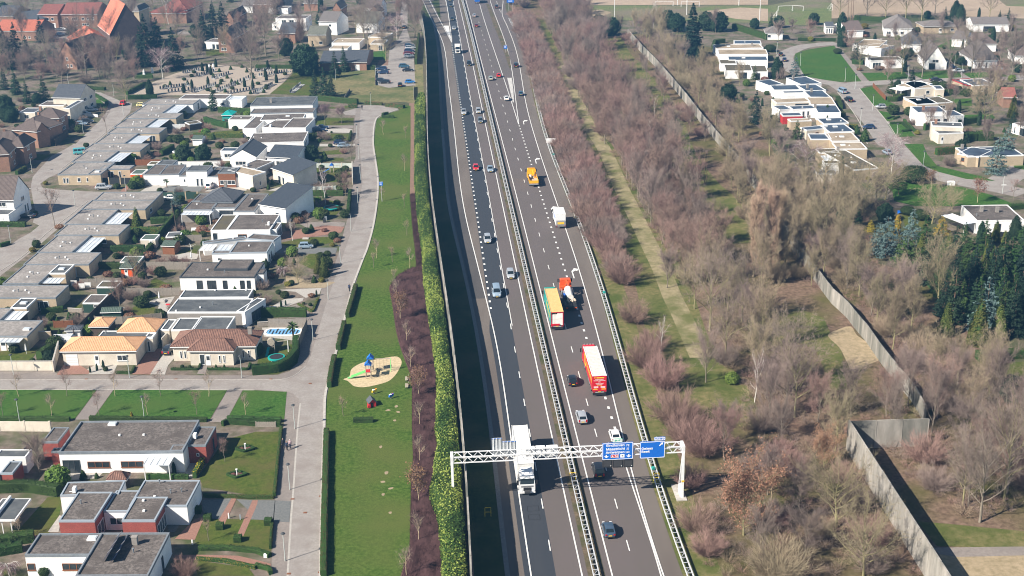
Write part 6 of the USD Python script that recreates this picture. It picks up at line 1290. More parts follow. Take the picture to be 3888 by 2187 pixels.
for s,w,h,l,lf in table('''31 712,10 700,500 690,900 682,1460|.95|1.1|long clipped hedge between street kerb and long lawn, lowest piece|leaf_hedge_olive
21 1005,0 965,150 920,300|.9|1.2|clipped hedge piece on the lawn edge, uppermost one|leaf_hedge_olive
21 890,375 858,500 828,628|.9|1.2|clipped hedge piece on the lawn edge, second from the top|leaf_hedge_olive
21 790,718 760,860 738,1005|.9|1.2|clipped hedge piece on the lawn edge, left of the play sand|leaf_hedge_olive
21 980,1352 1180,1348|.8|.9|dark clipped hedge block alone on the lawn below the playhouse|leaf_hedge
20 0,1332 705,1336|.8|.8|long low hedge under the left lawn plot|leaf_hedge
20 905,1328 2085,1342|.8|.8|long low hedge under the middle lawn plot|leaf_hedge
20 2290,1330 2576,1340 21 60,1345 255,1348|.8|.9|dark hedge under the right lawn plot|leaf_hedge
20 2240,1390 2280,1365 2576,1385 21 250,1395|.5|1.0|hedge with wire fence below the right lawn plot|leaf_hedge
21 255,1420 31 230,200 185,650|.5|.7|narrow hedge between pavement and diamond bed garden|leaf_hedge_olive
30 2050,655 2576,670 31 180,670|.5|.6|low hedge below the diamond bed garden|leaf_hedge_olive
31 165,905 145,1180|.4|.6|narrow hedge at the cube garden pavement|leaf_hedge_olive
30 2000,1185 2300,1185 2576,1210 31 140,1260|.8|.7|hedge below the cube garden|leaf_hedge
30 1980,1290 2250,1310 2576,1380|.5|.6|yellow green hedge along the pink curved path|leaf_hedge_yellow
31 0,1360 130,1390 150,1440|.6|.7|olive hedge corner at the bottom pavement|leaf_hedge_olive
30 0,1140 350,1090|1.6|1.6|broad ivy hedge left of the lowest flat house|leaf_hedge
30 0,1230 230,1190|1.6|1.5|dark hedge below the ivy hedge|leaf_hedge
30 0,600 300,590 600,640|1.4|1.8|dark green hedge above the back lawn|leaf_hedge
30 1960,470 2080,250|.7|1.2|bright yellow flowering hedge beside the terrace|leaf_flower
30 1480,470 1900,475|.5|.9|low hedge below the white pergola|leaf_hedge
20 2530,640 21 0,700 60,640|.8|2.0|tall garden hedge beside the brown tiled house|leaf_hedge
20 2540,870 21 230,840 330,790 400,700 410,560|1.3|2.0|tall curved hedge around the trampoline garden corner|leaf_hedge
21 0,290 250,285 510,290|1.0|2.1|tall olive hedge behind the pool fence|leaf_hedge
21 425,170 570,245 625,115|.5|.5|low hedge round the yellow triangular bed|leaf_hedge_yellow
11 930,720 950,520|.8|2.0|tall hedge beside the trampoline|leaf_hedge
11 400,520 880,520|.8|1.6|brownish hedge above the trampoline lawn|leaf_hedge_olive
01 620,1010 1025,1050|1.3|2.0|long clipped hedge behind the upper villas|leaf_hedge_olive
01 930,1085 1020,1085|.8|1.4|reddish clipped hedge at the cul de sac|leaf_heath
01 1100,1045 1270,1058|.9|1.0|low reddish hedge at the head of the street, left|leaf_heath
01 1310,1070 1490,1090|1.4|1.2|low reddish hedge at the head of the street, right|leaf_heath
01 1275,1185 1275,1160 1330,1150|.7|.9|dark clipped hedge nook at the top of the lawn|leaf_hedge
01 1285,1188 1390,1188|.8|1.0|dark clipped hedge block at the top of the lawn|leaf_hedge
01 1610,650 1640,380|.9|2.2|tall hedge beside the parked row of cars|leaf_hedge_olive
01 1090,700 1205,700|1.2|1.8|clipped hedge block left of the car park|leaf_hedge
01 940,1420 960,1345|.6|1.2|dark clipped hedge at the drive by the street|leaf_hedge
01 0,690 380,690|1.2|1.6|brown hedge behind the cemetery|leaf_hedge_olive
00 1290,1000 1580,990|1.2|1.6|clipped hedge left of the first row house|leaf_hedge
00 1280,955 1470,860|.9|1.6|dark hedge on the left edge of the cemetery|leaf_hedge
00 1360,790 1540,790|.8|1.4|dark hedge below the church lawn|leaf_hedge
00 900,900 1060,910|1.4|1.2|dark hedge beside the upper street bend|leaf_hedge
00 910,1110 1060,1110 1080,1040 960,970|.9|1.2|curved dark hedge round the small street lawn|leaf_hedge
00 2200,1130 2576,1150|.9|2.0|tall dark hedge behind the teal gazebo|leaf_hedge
00 2060,1230 2290,1290|1.0|2.0|dark hedge below the teal gazebo|leaf_hedge
00 1950,1380 2450,1385|1.0|1.5|yellow green hedge below the small lawn|leaf_hedge_yellow
10 1280,900 1620,900|1.3|1.7|yellow topped hedge between the row house yards|leaf_hedge_yellow
10 1520,800 1740,790|1.3|1.7|olive hedge below the blue spruce|leaf_hedge
10 1120,1085 1460,1080|1.1|1.7|clipped green hedge of the third row house yard|leaf_hedge
10 970,1250 1230,1250|1.0|1.5|clipped hedge of the fourth row house yard|leaf_hedge
10 1550,1010 1790,720|.8|1.8|ivy covered fence line behind the row house yards|leaf_hedge
10 1400,1200 1560,1010|1.2|1.5|dark shrub hedge below the ivy fence line|leaf_hedge
10 1620,120 1740,50|1.4|1.6|dark hedge beside the red awning|leaf_hedge
10 170,310 260,260|1.0|1.3|triangular clipped hedge on the upper street|leaf_hedge_olive
10 0,830 260,830|1.2|1.3|dark hedge by the gable house drive|leaf_hedge
10 0,1040 100,1010|.8|1.0|dark low hedge at the lower side street|leaf_hedge
20 1165,860 1330,860 1355,800|.4|.5|small hedge round the front bed of the orange tiled house|leaf_hedge
20 1720,825 2000,825 2020,770|.4|.5|low hedge round the left front bed of the brown tiled house|leaf_hedge
20 2085,825 2500,825 2520,770|.4|.5|low hedge round the right front bed of the brown tiled house|leaf_hedge
20 420,260 640,240|.9|1.3|green hedge in the yard of the flat row house|leaf_hedge
20 400,730 520,650|1.4|2.0|dark green shrubbery at the end of the garden wall|leaf_hedge
03 850,640 960,650|1.6|1.7|dark clipped hedge at the oval lawn path|leaf_hedge
03 1200,1020 1290,1020 1420,940|1.4|1.7|clipped hedge below the beige bungalow|leaf_hedge_olive
03 1420,960 1980,950|1.6|2.0|long clipped hedge behind the mossy bungalow|leaf_hedge_olive
03 1570,1310 1650,1300|1.2|2.2|tall clipped hedge left of the beige villa|leaf_hedge
03 1370,1220 1490,1340|.8|.8|diagonal clipped hedge in the estate garden|leaf_hedge_olive
03 1190,1200 1270,1180|.8|.6|low clipped hedge strip by the garden path, left|leaf_hedge
03 1250,1205 1320,1180|.8|.6|low clipped hedge strip by the garden path, right|leaf_hedge
03 1230,1250 1350,1245 1430,1320 1340,1330|.8|.7|square clipped bed hedge in the estate garden|leaf_hedge
03 1770,1430 1900,1400|3|2.4|tall olive hedge left of the dark block hedge|leaf_hedge_olive
03 1930,1420 2080,1410|3|2.6|tall dark green block hedge, left block|leaf_hedge
03 2100,1410 2250,1405|3|2.6|tall dark green block hedge, right block|leaf_hedge
03 1900,1260 2120,1230|1.5|2.0|dark hedge right of the beige villa|leaf_hedge
03 870,200 1230,225|1.5|2.2|dark hedge at the edge of the tan field|leaf_hedge
02 2230,290 2576,400|2|2.6|brown green conifer hedge before the playing field|leaf_hedge_olive
02 2020,500 2040,440 2140,430|1.2|1.8|clipped hedge round the terrace drive|leaf_hedge
03 700,1010 730,1100|1.5|1.6|dark hedge at the terrace end by the street|leaf_hedge
03 820,1290 900,1290|1.4|1.2|yellowish shrub hedge at the terrace end|leaf_hedge_yellow
03 300,410 680,415|1.2|1.3|low dark hedge along the outer ring road|leaf_hedge
13 2030,180 2130,150|1.2|1.6|ivy hedge before the blue roofed bungalow|leaf_hedge
13 2430,660 2576,650|1.2|1.4|round topped hedge at the white bungalow corner|leaf_hedge
13 1690,110 1920,90|1.5|2.2|reddish brown garden hedge before the blue roof|leaf_heath
23 2100,720 2576,690|2.0|1.8|brown green hedge above the back lawn|leaf_hedge_olive'''):
 hedge(s,w,h,l,lf,26 if s[0]in '23' else 14,.10 if s[0]in '23' else .13)
for i,(s,l)in enumerate((('30 2090,890','upper left'),('30 2215,975','middle'),('30 2395,1100','lower right'),('31 125,930','rightmost, by the street pavement'),('30 1990,810','dark one in the shade of the white wall'))):q=P2(s)[0];hedge(np.array([q+[-.55,0],q+[.55,0]]),1.1,1.0,'clipped cube bush in the front garden, '+l,'leaf_hedge',60,.07,name='cube_bush',cat='bush')
for i,c in enumerate(('30 2470,180','30 2385,440')):
 q=P2(c)[0];a=[q+np.array(d_)for d_ in((-1.6,.1),(0,-1.0),(1.6,.1),(0,1.1))];hedge(np.array(a),.45,.45,'diamond shaped clipped bed hedge on the garden lawn, '+('upper' if i==0 else 'lower')+' one','leaf_hedge',40,.07,True);struct('flower_bed',MB().poly(a,.09),'clay_bed');single('stone_post',MB().tube([(*q,0),(*q,1.1)],[.11,.09],8).box((*q,1.15),(.3,.3,.1)),'white_paint','white stone post in the %s diamond bed'%('upper' if i==0 else 'lower'),'post');[plant('heath',q+[dx,0],'low brown plant in the %s diamond bed, %s'%('upper' if i==0 else 'lower','left' if dx<0 else 'right'),'plant',.5)for dx in(-.6,.6)]
for s,k,sc,l in table('''20 1065,835|ball|.9|dark round shrub in the rockery bed
20 1040,800|ball|.6|small shrub in the rockery bed
20 910,850|cypress|.25|thin dark cypress in the rockery bed, left
20 978,830|cypress|.28|thin dark cypress in the rockery bed, middle
20 1042,800|cypress|.3|thin dark cypress in the rockery bed, right
20 1835,805|ball|.7|round shrub in the left front bed
20 1912,805|ball|.6|second round shrub in the left front bed
20 2175,805|cone|.4|small cone in the right front bed, left
20 2258,805|cone|.4|small cone in the right front bed, right
20 1330,1325|goldcone|.42|golden cone bush on the hedge behind the roof
20 330,740|bush|.45|shrub on the garden wall
20 500,740|darkmass|.35|dark ivy shrub at the end of the garden wall
30 590,540|laurelbush|1.5|bright green round laurel beside the white house
30 840,470|cone|.8|green conifer before the white brown windowed wall
30 975,465|cone|.5|small conifer on the patio edge
30 120,1200|cone|1.0|dark cone in the ivy hedge
30 455,1449|ball|1.5|dark clipped ball before the lowest white wall
30 1755,420|cypress|.4|dark potted column under the white pergola
30 1130,390|cypress|.35|climbing shrub on the white wall
21 545,180|ball|.75|round shrub in the yellow triangular bed
21 480,165|ball|.6|small topiary at the yellow bed corner
21 610,80|cypress|.28|thin cypress above the yellow bed
21 255,190|cypress|.3|thin dark cypress by the pond
21 300,170|cypress|.22|small thin cypress by the pond
21 290,100|bush|.9|dark shrub at the villa pond
21 560,90|heath|.9|low brown shrub above the yellow bed
11 720,1130|bush|.8|grey green shrub in the clipped garden
11 820,985|heath|1.1|brown shrub at the drive lawn corner
11 770,1030|yellowbush|.8|yellow shrub at the drive lawn
11 600,610|yellowbush|.9|pale grass tuft in the trampoline garden
11 700,600|heath|1.2|brown low shrubs by the white birch
11 470,720|heath|1.5|brown shrub mass in the trampoline garden
11 400,770|bush|1.2|dark shrub before the blue tiled gable
11 520,560|bush|1.0|dark green shrub at the trampoline garden edge
11 320,1430|yellowbush|.9|yellow bush on the gravel path
11 690,880|heath|.9|low shrub on the red driveway bed
10 1870,700|bush|1.0|dark shrub behind the blue spruce
10 1620,1330|bush|1.3|evergreen shrub by the dark pond yard
10 1840,1240|heath|1.3|brown shrub at the wooden fence
10 1810,1010|bush|1.4|dark shrub by the clothes drier
10 1090,1330|heath|1.3|brown flower bed shrubs in the fourth yard
10 370,1040|ball|1.9|round ball tree at the row house front
10 330,1085|yellowbush|1.0|yellowish shrub beside the ball tree
10 600,850|heath|1.2|brown shrub at the row house front
10 360,720|ball|1.3|golden round bush by the gable house
10 870,30|bush|.8|dark shrub by the turquoise van
10 1180,450|bush|.9|dark shrub bed beside the off-roader
10 1340,450|bush|1.3|dark low shrubs below the ivy tree
10 1210,1130|heath|1.2|dark red shrub by the third yard hedge
10 1260,1420|heath|1.6|purple shrub at the garden fence
10 1500,1150|heath|1.8|dark brown bush behind the yard hedge
10 460,410|yellowbush|.9|yellow green bed on the junction island
20 1130,280|bush|1.0|shrub at the lawn shed
20 1255,270|yellowbush|.7|small plant at the yard lawn
20 1600,270|bush|.8|small shrub at the grey flat roof
20 770,330|bush|1.0|ivy shrub at the yard trellis
00 700,1290|bush|1.8|dark shrubs beside the brick house corner
00 640,1240|heath|1.8|brown bushes by the brick house
00 800,1330|bush|1.4|dark shrubs by the upper street lamp
00 1850,1180|bush|1.2|dark shrub by the white picket posts
00 1800,1440|bush|1.6|dark shrubs in the row house yard
01 560,1420|bush|1.5|agave like shrub before the white villa
01 760,1340|ball|.7|small round shrub on the pink drive lawn
01 860,1400|heath|1.0|dark red shrub at the drive lawn
03 430,415|yellowbush|1.6|yellow green bush by the ring road
03 970,290|yellowbush|2.0|yellow bush at the left estate villa
03 1680,870|bigbush|.55|dark round bush behind the beige bungalow
03 1760,900|bush|1.7|green brown bush right of the dark car
03 1860,900|heath|2.0|grey bush before the blue roofed bungalow
03 1260,1150|bush|1.8|olive bush at the silver car drive
03 1420,1160|bush|1.6|green bush in the estate front garden
03 1390,1140|heath|1.3|red brown bush in the estate front garden
03 1560,1200|bush|1.4|dark bush at the white flat villa
03 1500,1355|yellowbush|1.1|yellow bush at the diagonal hedge
03 1680,1060|bush|1.2|dark shrub before the mossy bungalow
03 1550,1080|bush|1.1|small bush before the mossy bungalow
03 920,710|heath|1.2|low brown bush by the estate path
03 1140,700|heath|1.4|brown low hedge bush before the beige villa
03 700,540|bigbush|.6|dark bush right of the oval lawn
03 20,520|bigbush|.8|dark bush left of the ring road
03 2450,300|yellowbush|2.0|yellow bush at the far right villa
03 2050,650|bush|1.6|dark bush before the right thatched villa
03 2170,660|bush|1.6|dark green bush at the right thatched villa
03 1900,640|bush|1.8|dark bush by the estate lamp
13 1690,100|goldcone|.5|small pale conifer at the garden corner
13 1000,360|yellowbush|.9|small yellow green bush at the terrace corner
13 540,245|yellowbush|1.4|yellow bush by the terrace garden
03 720,1340|bush|1.3|dark bush at the lower terrace
02 2480,870|heath|1.2|red shrub by the terrace shed'''):
 plant(k,W1(s),l,'bush',sc)
und=[];r=random.Random(9)
for s in('12 1000,60 1520,60 1950,700 2100,1400 1660,1380 1330,720','22 1850,300 2576,420 2576,1447 2300,1447 2000,900','23 0,760 640,1080 1560,1300 780,1340 780,1447 33 1500,1449 0,1449 32 2000,1449 1900,1000 2200,500 2576,400','13 0,300 600,440 1200,600 1150,1260 1200,1449 400,1449','23 700,0 1350,0 1900,560 2400,1200 1750,1280 1300,680','33 1000,40 1600,20 2576,20 2700,800 1980,860 1450,450','02 300,150 640,60 780,400 1500,1300 1650,1449 930,1449','02 1250,360 1500,330 2380,1440 2160,1440'):
 und+=[(q,r.choice((0,1,2)))for q in scatter(P2(s),2.3,len(und))if open_ground(*q,1.2,.8)]
K['under0']=shrub('low_shrub',201,1.7,1.4,'twig_grey',420,12);K['under1']=shrub('low_shrub',202,1.5,1.4,'twig_red',420,12);K['under2']=shrub('low_shrub',203,2.1,1.3,'twig_olive',420,12)
def instancer(name,kinds,items,label,cat):
 """items: (x, y), index of the kind, scale -> one object of kind stuff"""
 pi=UsdGeom.PointInstancer.Define(stage,uname('/World',name));pr=pi.GetPrim();cd(pr,label=label,category=cat,kind='stuff');rr=np.random.RandomState(len(items));tg=[]
 for i,k_ in enumerate(kinds):x=UsdGeom.Xform.Define(stage,pr.GetPath().pathString+'/shape_%03d'%i);x.GetPrim().GetReferences().AddInternalReference(k_.path);tg.append(x.GetPath())
 pi.CreatePrototypesRel().SetTargets(tg);pi.CreateProtoIndicesAttr(Vt.IntArray([int(i[1])for i in items]));pi.CreatePositionsAttr(Vt.Vec3fArray([Gf.Vec3f(float(i[0][0]),float(i[0][1]),0)for i in items]));a=rr.uniform(0,math.pi,len(items));pi.CreateOrientationsAttr(Vt.QuathArray([Gf.Quath(float(math.cos(e)),0,0,float(math.sin(e)))for e in a]));pi.CreateScalesAttr(Vt.Vec3fArray([Gf.Vec3f(float(i[2]if len(i)>2 else s))for i,s in zip(items,rr.uniform(.7,1.25,len(items)))]))
instancer('undergrowth',[K['under%d'%i]for i in range(3)],und,'low bare undergrowth covering the floor of the woods','undergrowth')
fk=sorted({f_[1]for f_ in FARWOOD});instancer('distant_wood',[K[k_]for k_ in fk],[(f_[0],fk.index(f_[1]),f_[2])for f_ in FARWOOD],'far belt of reddish bare wood running to the playing field','wood')
# ------ houses
M('gravel_roof',(.080,.068,.061),(.190,.165,.150),2.6,.95,detail=9,lo=.38,hi=.64,bump=.5,bscale=9,c3=(.088,.074,.066),s3=.35);M('gravel_pale',(.215,.195,.178),(.330,.302,.280),1.6,.95,detail=8,lo=.40,hi=.62,bump=.4,bscale=8,c3=(.200,.182,.168),s3=.25);M('bitumen_roof',(.082,.088,.092),(.120,.126,.128),1.0,.75,detail=6,c3=(.065,.070,.075),s3=.3);M('bitumen_blue',(.040,.058,.085),(.062,.082,.112),.6,.35,detail=5,c3=(.030,.040,.060),s3=.25);M('sandy_roof',(.29,.23,.165),(.37,.30,.22),1.5,.95,detail=6,c3=(.24,.19,.13),s3=.2);M('mossy_roof',(.075,.065,.048),(.11,.095,.068),1.5,.95,detail=6,c3=(.10,.085,.05),s3=.3)
M('stucco_white',(.80,.79,.77),(.86,.85,.83),.8,.85,detail=6,c3=(.76,.74,.71),s3=.3);M('stucco_cream',(.58,.52,.43),(.66,.60,.50),.8,.85,detail=6,c3=(.52,.46,.38),s3=.3);M('edge_white',(.72,.72,.71),None,1,.6);M('edge_grey',(.16,.18,.20),(.21,.23,.25),2,.6);M('edge_blue',(.30,.34,.38),None,1,.5);M('edge_dark',(.055,.062,.070),None,1,.6);M('wood_brown',(.17,.065,.030),(.24,.10,.05),3,.6,stretch=(1,1,6));M('wood_grey',(.22,.19,.16),(.30,.27,.23),3,.9,detail=6,stretch=(4,4,.6));M('wood_dark',(.060,.045,.038),(.10,.078,.062),3,.9,stretch=(4,4,.6));M('wood_green',(.022,.055,.040),None,1,.7);M('door_white',(.74,.74,.73),None,1,.5);M('window_glass',(.022,.030,.036),(.045,.055,.062),.35,.06,spec=.7,lo=.4,hi=.6);M('curtain',(.35,.36,.36),None,1,.7);M('zinc',(.30,.32,.34),None,1,.4,metallic=.3);M('skylight',(.55,.60,.63),None,1,.15,spec=.6);M('patio_sheet',(.52,.56,.60),(.66,.69,.72),.5,.3,detail=2,spec=.5);M('solar',(.010,.016,.040),None,1,.1,spec=.8);M('awning_red',(.42,.03,.03),None,1,.8);M('roof_green',(.065,.095,.075),(.09,.12,.10),2,.9);M('thatch',(.085,.072,.068),(.125,.108,.100),1.5,.95,bump=.4,bscale=6)
brick('brick_beige',(.40,.31,.20),(.47,.37,.25),(.42,.36,.27));brick('brick_red',(.26,.050,.040),(.33,.070,.055),(.28,.12,.10));brick('brick_brown',(.23,.115,.075),(.30,.155,.105),(.28,.20,.15));brick('brick_grey',(.24,.22,.20),(.30,.28,.25),(.28,.26,.24));brick('brick_dark',(.105,.072,.072),(.135,.095,.092),(.12,.09,.085))
def tiles(name,c1,c2):M('tile_'+name,c1,c2,1.6,.75,detail=8,rand=0)
tiles('orange',(.50,.27,.145),(.62,.36,.20));tiles('brown',(.125,.070,.055),(.215,.115,.085));tiles('slate',(.065,.072,.085),(.088,.095,.108));tiles('dark',(.105,.080,.072),(.140,.108,.096));tiles('red',(.40,.125,.075),(.50,.170,.105));tiles('wine',(.205,.075,.060),(.265,.100,.080));tiles('grey',(.135,.120,.112),(.175,.155,.145));tiles('blue',(.045,.055,.070),(.062,.074,.092));tiles('olive',(.12,.125,.10),(.16,.16,.13))
class Block:
 """a rectangle from three roof corners in the picture: near left, near right, far right (or far left with flag L)"""
 def __init__(s,spec,h,z0=0.0,left=False):
  A,B,C=(onz(q,h)for q in spts(spec)[:3]);s.h,s.z0=h,z0;s.w=np.linalg.norm((B-A)[:2]);s.u=(B-A)/s.w;s.v=np.array([-s.u[1],s.u[0],0]);s.d=np.dot(C-(A if left else B),s.v);s.A=A*[1,1,0]
  if s.d<0:s.v=-s.v;s.d=-s.d
 def P(s,a,b,z):return s.A+s.u*a+s.v*b+[0,0,z]
 def rect(s,a0,a1,b0,b1,z):return[s.P(a0,b0,z),s.P(a1,b0,z),s.P(a1,b1,z),s.P(a0,b1,z)]
 def solid(s,m,a0,a1,b0,b1,z0,z1):return m.hexa(s.rect(a0,a1,b0,b1,z0),s.rect(a0,a1,b0,b1,z1))
WZ={'w':(.95,2.15),'t':(.15,2.35),'d':(.03,2.2),'g':(.05,2.35),'n':(.55,2.1),'b':(1.0,2.1),'m':(.1,2.4),'u':(3.7,4.9),'s':(1.3,1.9),'v':(6.3,7.4)}
def windows(t,k,spec):
 for tok in spec.split():
  f,ty,rng=tok[0],tok[1],tok[2:].split('-');u0,u1=float(rng[0])/100,float(rng[1])/100;z0,z1=WZ[ty];z1=min(z1,k.h-.3)
  L=k.w if f in 'fb' else k.d;a0,a1=u0*L,u1*L
  if f=='f':pt=lambda a,o,z:k.P(a,-o,z)
  elif f=='r':pt=lambda a,o,z:k.P(k.w+o,a,z)
  elif f=='l':pt=lambda a,o,z:k.P(-o,k.d-a,z)
  else:pt=lambda a,o,z:k.P(k.w-a,k.d+o,z)
  bx=lambda m,x0,x1,y0,y1,o0,o1:m.hexa([pt(x0,o1,y0),pt(x1,o1,y0),pt(x1,o0,y0),pt(x0,o0,y0)],[pt(x0,o1,y1),pt(x1,o1,y1),pt(x1,o0,y1),pt(x0,o0,y1)])
  fm='wood_brown' if ty in 'b' else 'edge_dark' if ty=='m' else 'door_white'
  if ty in 'dg':
   o=bx(MB(),a0,a1,z0,z1,-.02,.05).build('door' if ty=='d' else 'garage_door','door_white',t)
   if ty=='g':
    for j in range(1,4):bx(MB(),a0+.05,a1-.05,z0+(z1-z0)*j/4-.02,z0+(z1-z0)*j/4+.02,.05,.062).build('groove','curtain',o)
   else:bx(MB(),a0+.15,a1-.15,z0+1.1,z1-.25,.05,.062).build('pane','window_glass',o)
   continue
  e=.09;m=MB();n=max(1,int(round((a1-a0)/1.1)));bx(m,a0,a1,z0,z0+e,-.02,.07);bx(m,a0,a1,z1-e,z1,-.02,.07)
  for j in range(n+1):x=a0+(a1-a0-e)*j/n;bx(m,x,x+e,z0+e,z1-e,-.02,.07)
  o=m.build('window',fm,t)
  for j in range(n):x=a0+(a1-a0-e)*j/n;bx(MB(),x+e,x+(a1-a0-e)/n,z0+e,z1-e,-.02,.03).build('pane','window_glass' if(j+n)%3 else 'window_glass',o)
  if ty in 'wbu':bx(MB(),a0-.08,a1+.08,z0-.07,z0,-.02,.12).build('sill',fm,o)
def flat(t,k,wall_,roof_,edge_,para=.16,ov=0.0,ew=.22):
 m=MB();k.solid(m,0,k.w,0,k.d,k.z0,k.h-.12);m.build('wall',wall_,t);MB().quad(*k.rect(.1,k.w-.1,.1,k.d-.1,k.h-.10)).build('roof',roof_,t);o=ov+.02
 m=MB();k.solid(m,-o,k.w+o,-o,ew,k.h-.30,k.h+para-.12);k.solid(m,-o,k.w+o,k.d-ew,k.d+o,k.h-.30,k.h+para-.12);k.solid(m,-o,ew,ew,k.d-ew,k.h-.30,k.h+para-.12);k.solid(m,k.w-ew,k.w+o,ew,k.d-ew,k.h-.30,k.h+para-.12);m.build('roof_edge',edge_,t)
def slope(t,pts,mat_,rib=.33,th=.10,name='roof'):
 """one roof plane (eave a b, top c d) with rounded tile rolls running down it"""
 a,b,c,d=(np.asarray(p,float)for p in pts);L=np.linalg.norm(b-a);n=max(2,int(L/rib));nr=np.cross(b-a,d-a);nr/=np.linalg.norm(nr)
 if nr[2]<0:nr=-nr
 s=np.linspace(0,1,n*2+1);w_=(np.arange(n*2+1)%2)[:,None]*.07*nr;e=(b-a)/L;A_=a+np.outer(s,b-a);T0=np.clip(np.dot(A_-d,e)/max(np.dot(c-d,e),1e-6),0,1)if np.linalg.norm(c-d)>.05 else None
 up=d-a-e*np.dot(d-a,e);H_=np.linalg.norm(up);up/=H_;xd,xc=np.dot(d-a,e),np.dot(c-a,e);x=s*L;hh=np.minimum(1,np.minimum(np.where(xd>1e-6,x/max(xd,1e-6),1),np.where(L-xc>1e-6,(L-x)/max(L-xc,1e-6),1)))
 B_=A_+up*(H_*np.clip(hh,0,1))[:,None];m=MB().ribbon(A_+w_+nr*th,B_+w_+nr*th);m.quad(a,b,b+nr*th,a+nr*th);m.build(name,mat_,t)
def pitched(t,k,kind_,hr,wall_,roof_,ov=.35,edge_='edge_white',ridge=None,gut=True):
 h=k.h;m=MB();k.solid(m,0,k.w,0,k.d,k.z0,h-.05);o=-ov;W_,D_=k.w+ov,k.d+ov
 if kind_=='H':
  i=min(k.w,k.d)/2+ov;ra,rb=(k.P(-ov+i,k.d/2,hr),k.P(W_-i,k.d/2,hr))if k.w>=k.d else(k.P(k.w/2,-ov+i,hr),k.P(k.w/2,D_-i,hr));c=k.rect(o,W_,o,D_,h)
  if k.w>=k.d:P_=[(c[0],c[1],rb,ra),(c[1],c[2],rb,rb),(c[2],c[3],ra,rb),(c[3],c[0],ra,ra)]
  else:P_=[(c[0],c[1],ra,ra),(c[1],c[2],rb,ra),(c[2],c[3],rb,rb),(c[3],c[0],ra,rb)]
  hips=[(c[0],ra),(c[1],rb if k.w>=k.d else ra),(c[2],rb),(c[3],ra if k.w>=k.d else rb),(ra,rb)]
 elif kind_=='G':
  ra,rb=k.P(-.15,k.d/2,hr),k.P(k.w+.15,k.d/2,hr);c=k.rect(-.15,k.w+.15,o,D_,h-ov*(hr-h)/(k.d/2));P_=[(c[0],c[1],rb,ra),(c[2],c[3],ra,rb)];hips=[(ra,rb)]
  for a in(0,k.w):m.tri(k.P(a,0,h-.05),k.P(a,k.d,h-.05),k.P(a,k.d/2,hr-.08))
 elif kind_=='D':
  ra,rb=k.P(k.w/2,-.15,hr),k.P(k.w/2,k.d+.15,hr);c=k.rect(o,W_,-.15,k.d+.15,h-ov*(hr-h)/(k.w/2));P_=[(c[1],c[2],rb,ra),(c[3],c[0],ra,rb)];hips=[(ra,rb)]
  for b in(0,k.d):m.tri(k.P(0,b,h-.05),k.P(k.w,b,h-.05),k.P(k.w/2,b,hr-.08))
 else:
  c=k.rect(o,W_,o,D_,h);ra,rb=k.P(o,D_,hr),k.P(W_,D_,hr);P_=[(c[0],c[1],rb,ra)];hips=[];m.hexa(k.rect(0,k.w,k.d-.2,k.d,h-.05),k.rect(0,k.w,k.d-.2,k.d,hr-.12))
  for a in(0,k.w):m.tri(k.P(a,0,h-.05),k.P(a,k.d,h-.05),k.P(a,k.d,hr-.12))
 m.build('wall',wall_,t)
 for p in P_:slope(t,p,roof_)
 m=MB();[m.bar(np.asarray(a)+[0,0,.12],np.asarray(b)+[0,0,.12],.2,.14)for a,b in hips]
 if m.n:m.build('ridge_tiles',roof_,t)
 if gut:
  m=MB();c=k.rect(o,W_,o,D_,h-.08)
  for a,b in((0,1),(1,2),(2,3),(3,0))if kind_=='H' else((0,1),(2,3))if kind_=='G' else((1,2),(3,0))if kind_=='D' else((0,1),):m.bar(c[a],c[b],.14,.16)
  m.build('gutter',edge_,t)
def roof_bits(t,k,spec,hr=0):
 """things on the roof, e.g. c50,60 chimney, v vent, s skylight, x solar pair, a air unit, k box dormer"""
 for tok in spec.split():
  a,b=(float(e)/100 for e in tok[1:].split(','));z=k.h-.1+hr;c=k.P(a*k.w,b*k.d,z);yaw=math.atan2(k.u[1],k.u[0])
  if tok[0]=='c':MB().box(c+[0,0,.55],(.75,.6,1.3),yaw).box(c+[0,0,1.25],(.85,.7,.1),yaw).build('chimney','brick_grey' if k.h<4 else 'brick_brown',t)
  if tok[0]=='v':MB().tube([c,c+[0,0,.55]],.09,6).tube([c+[0,0,.55],c+[0,0,.68]],.16,6).build('vent_pipe','edge_grey',t)
  if tok[0]=='w':MB().box(c+[0,0,.12],(.35,.35,.28),yaw).build('roof_vent','edge_white',t)
  if tok[0]=='s':o=MB().box(c+[0,0,.14],(1.3,1.1,.3),yaw).build('skylight','edge_white',t);MB().box(c+[0,0,.31],(1.1,.9,.05),yaw).build('dome','skylight',o)
  if tok[0]=='a':MB().box(c+[0,0,.5],(.5,.9,.8),yaw).tube([c+[0,.3,.1],c+[-.9,.1,.05]],.07,5).build('air_unit','edge_white',t)
  if tok[0]=='x':
   for j in range(3):q=c+k.v*(j*2.2-2.2);o=MB().quad(*(q+[0,0,.55]+k.v*y_*1.05+(k.u*.38*x_+np.array([0,0,.38*x_]))for x_,y_ in((-1,-1),(1,-1),(1,1),(-1,1)))).build('solar_panel','solar',t);MB().bar(q+k.v*1.08+[0,0,.15]-k.u*.38,q+k.v*1.08+k.u*.38+[0,0,.93],.08).build('panel_frame','alloy',o)
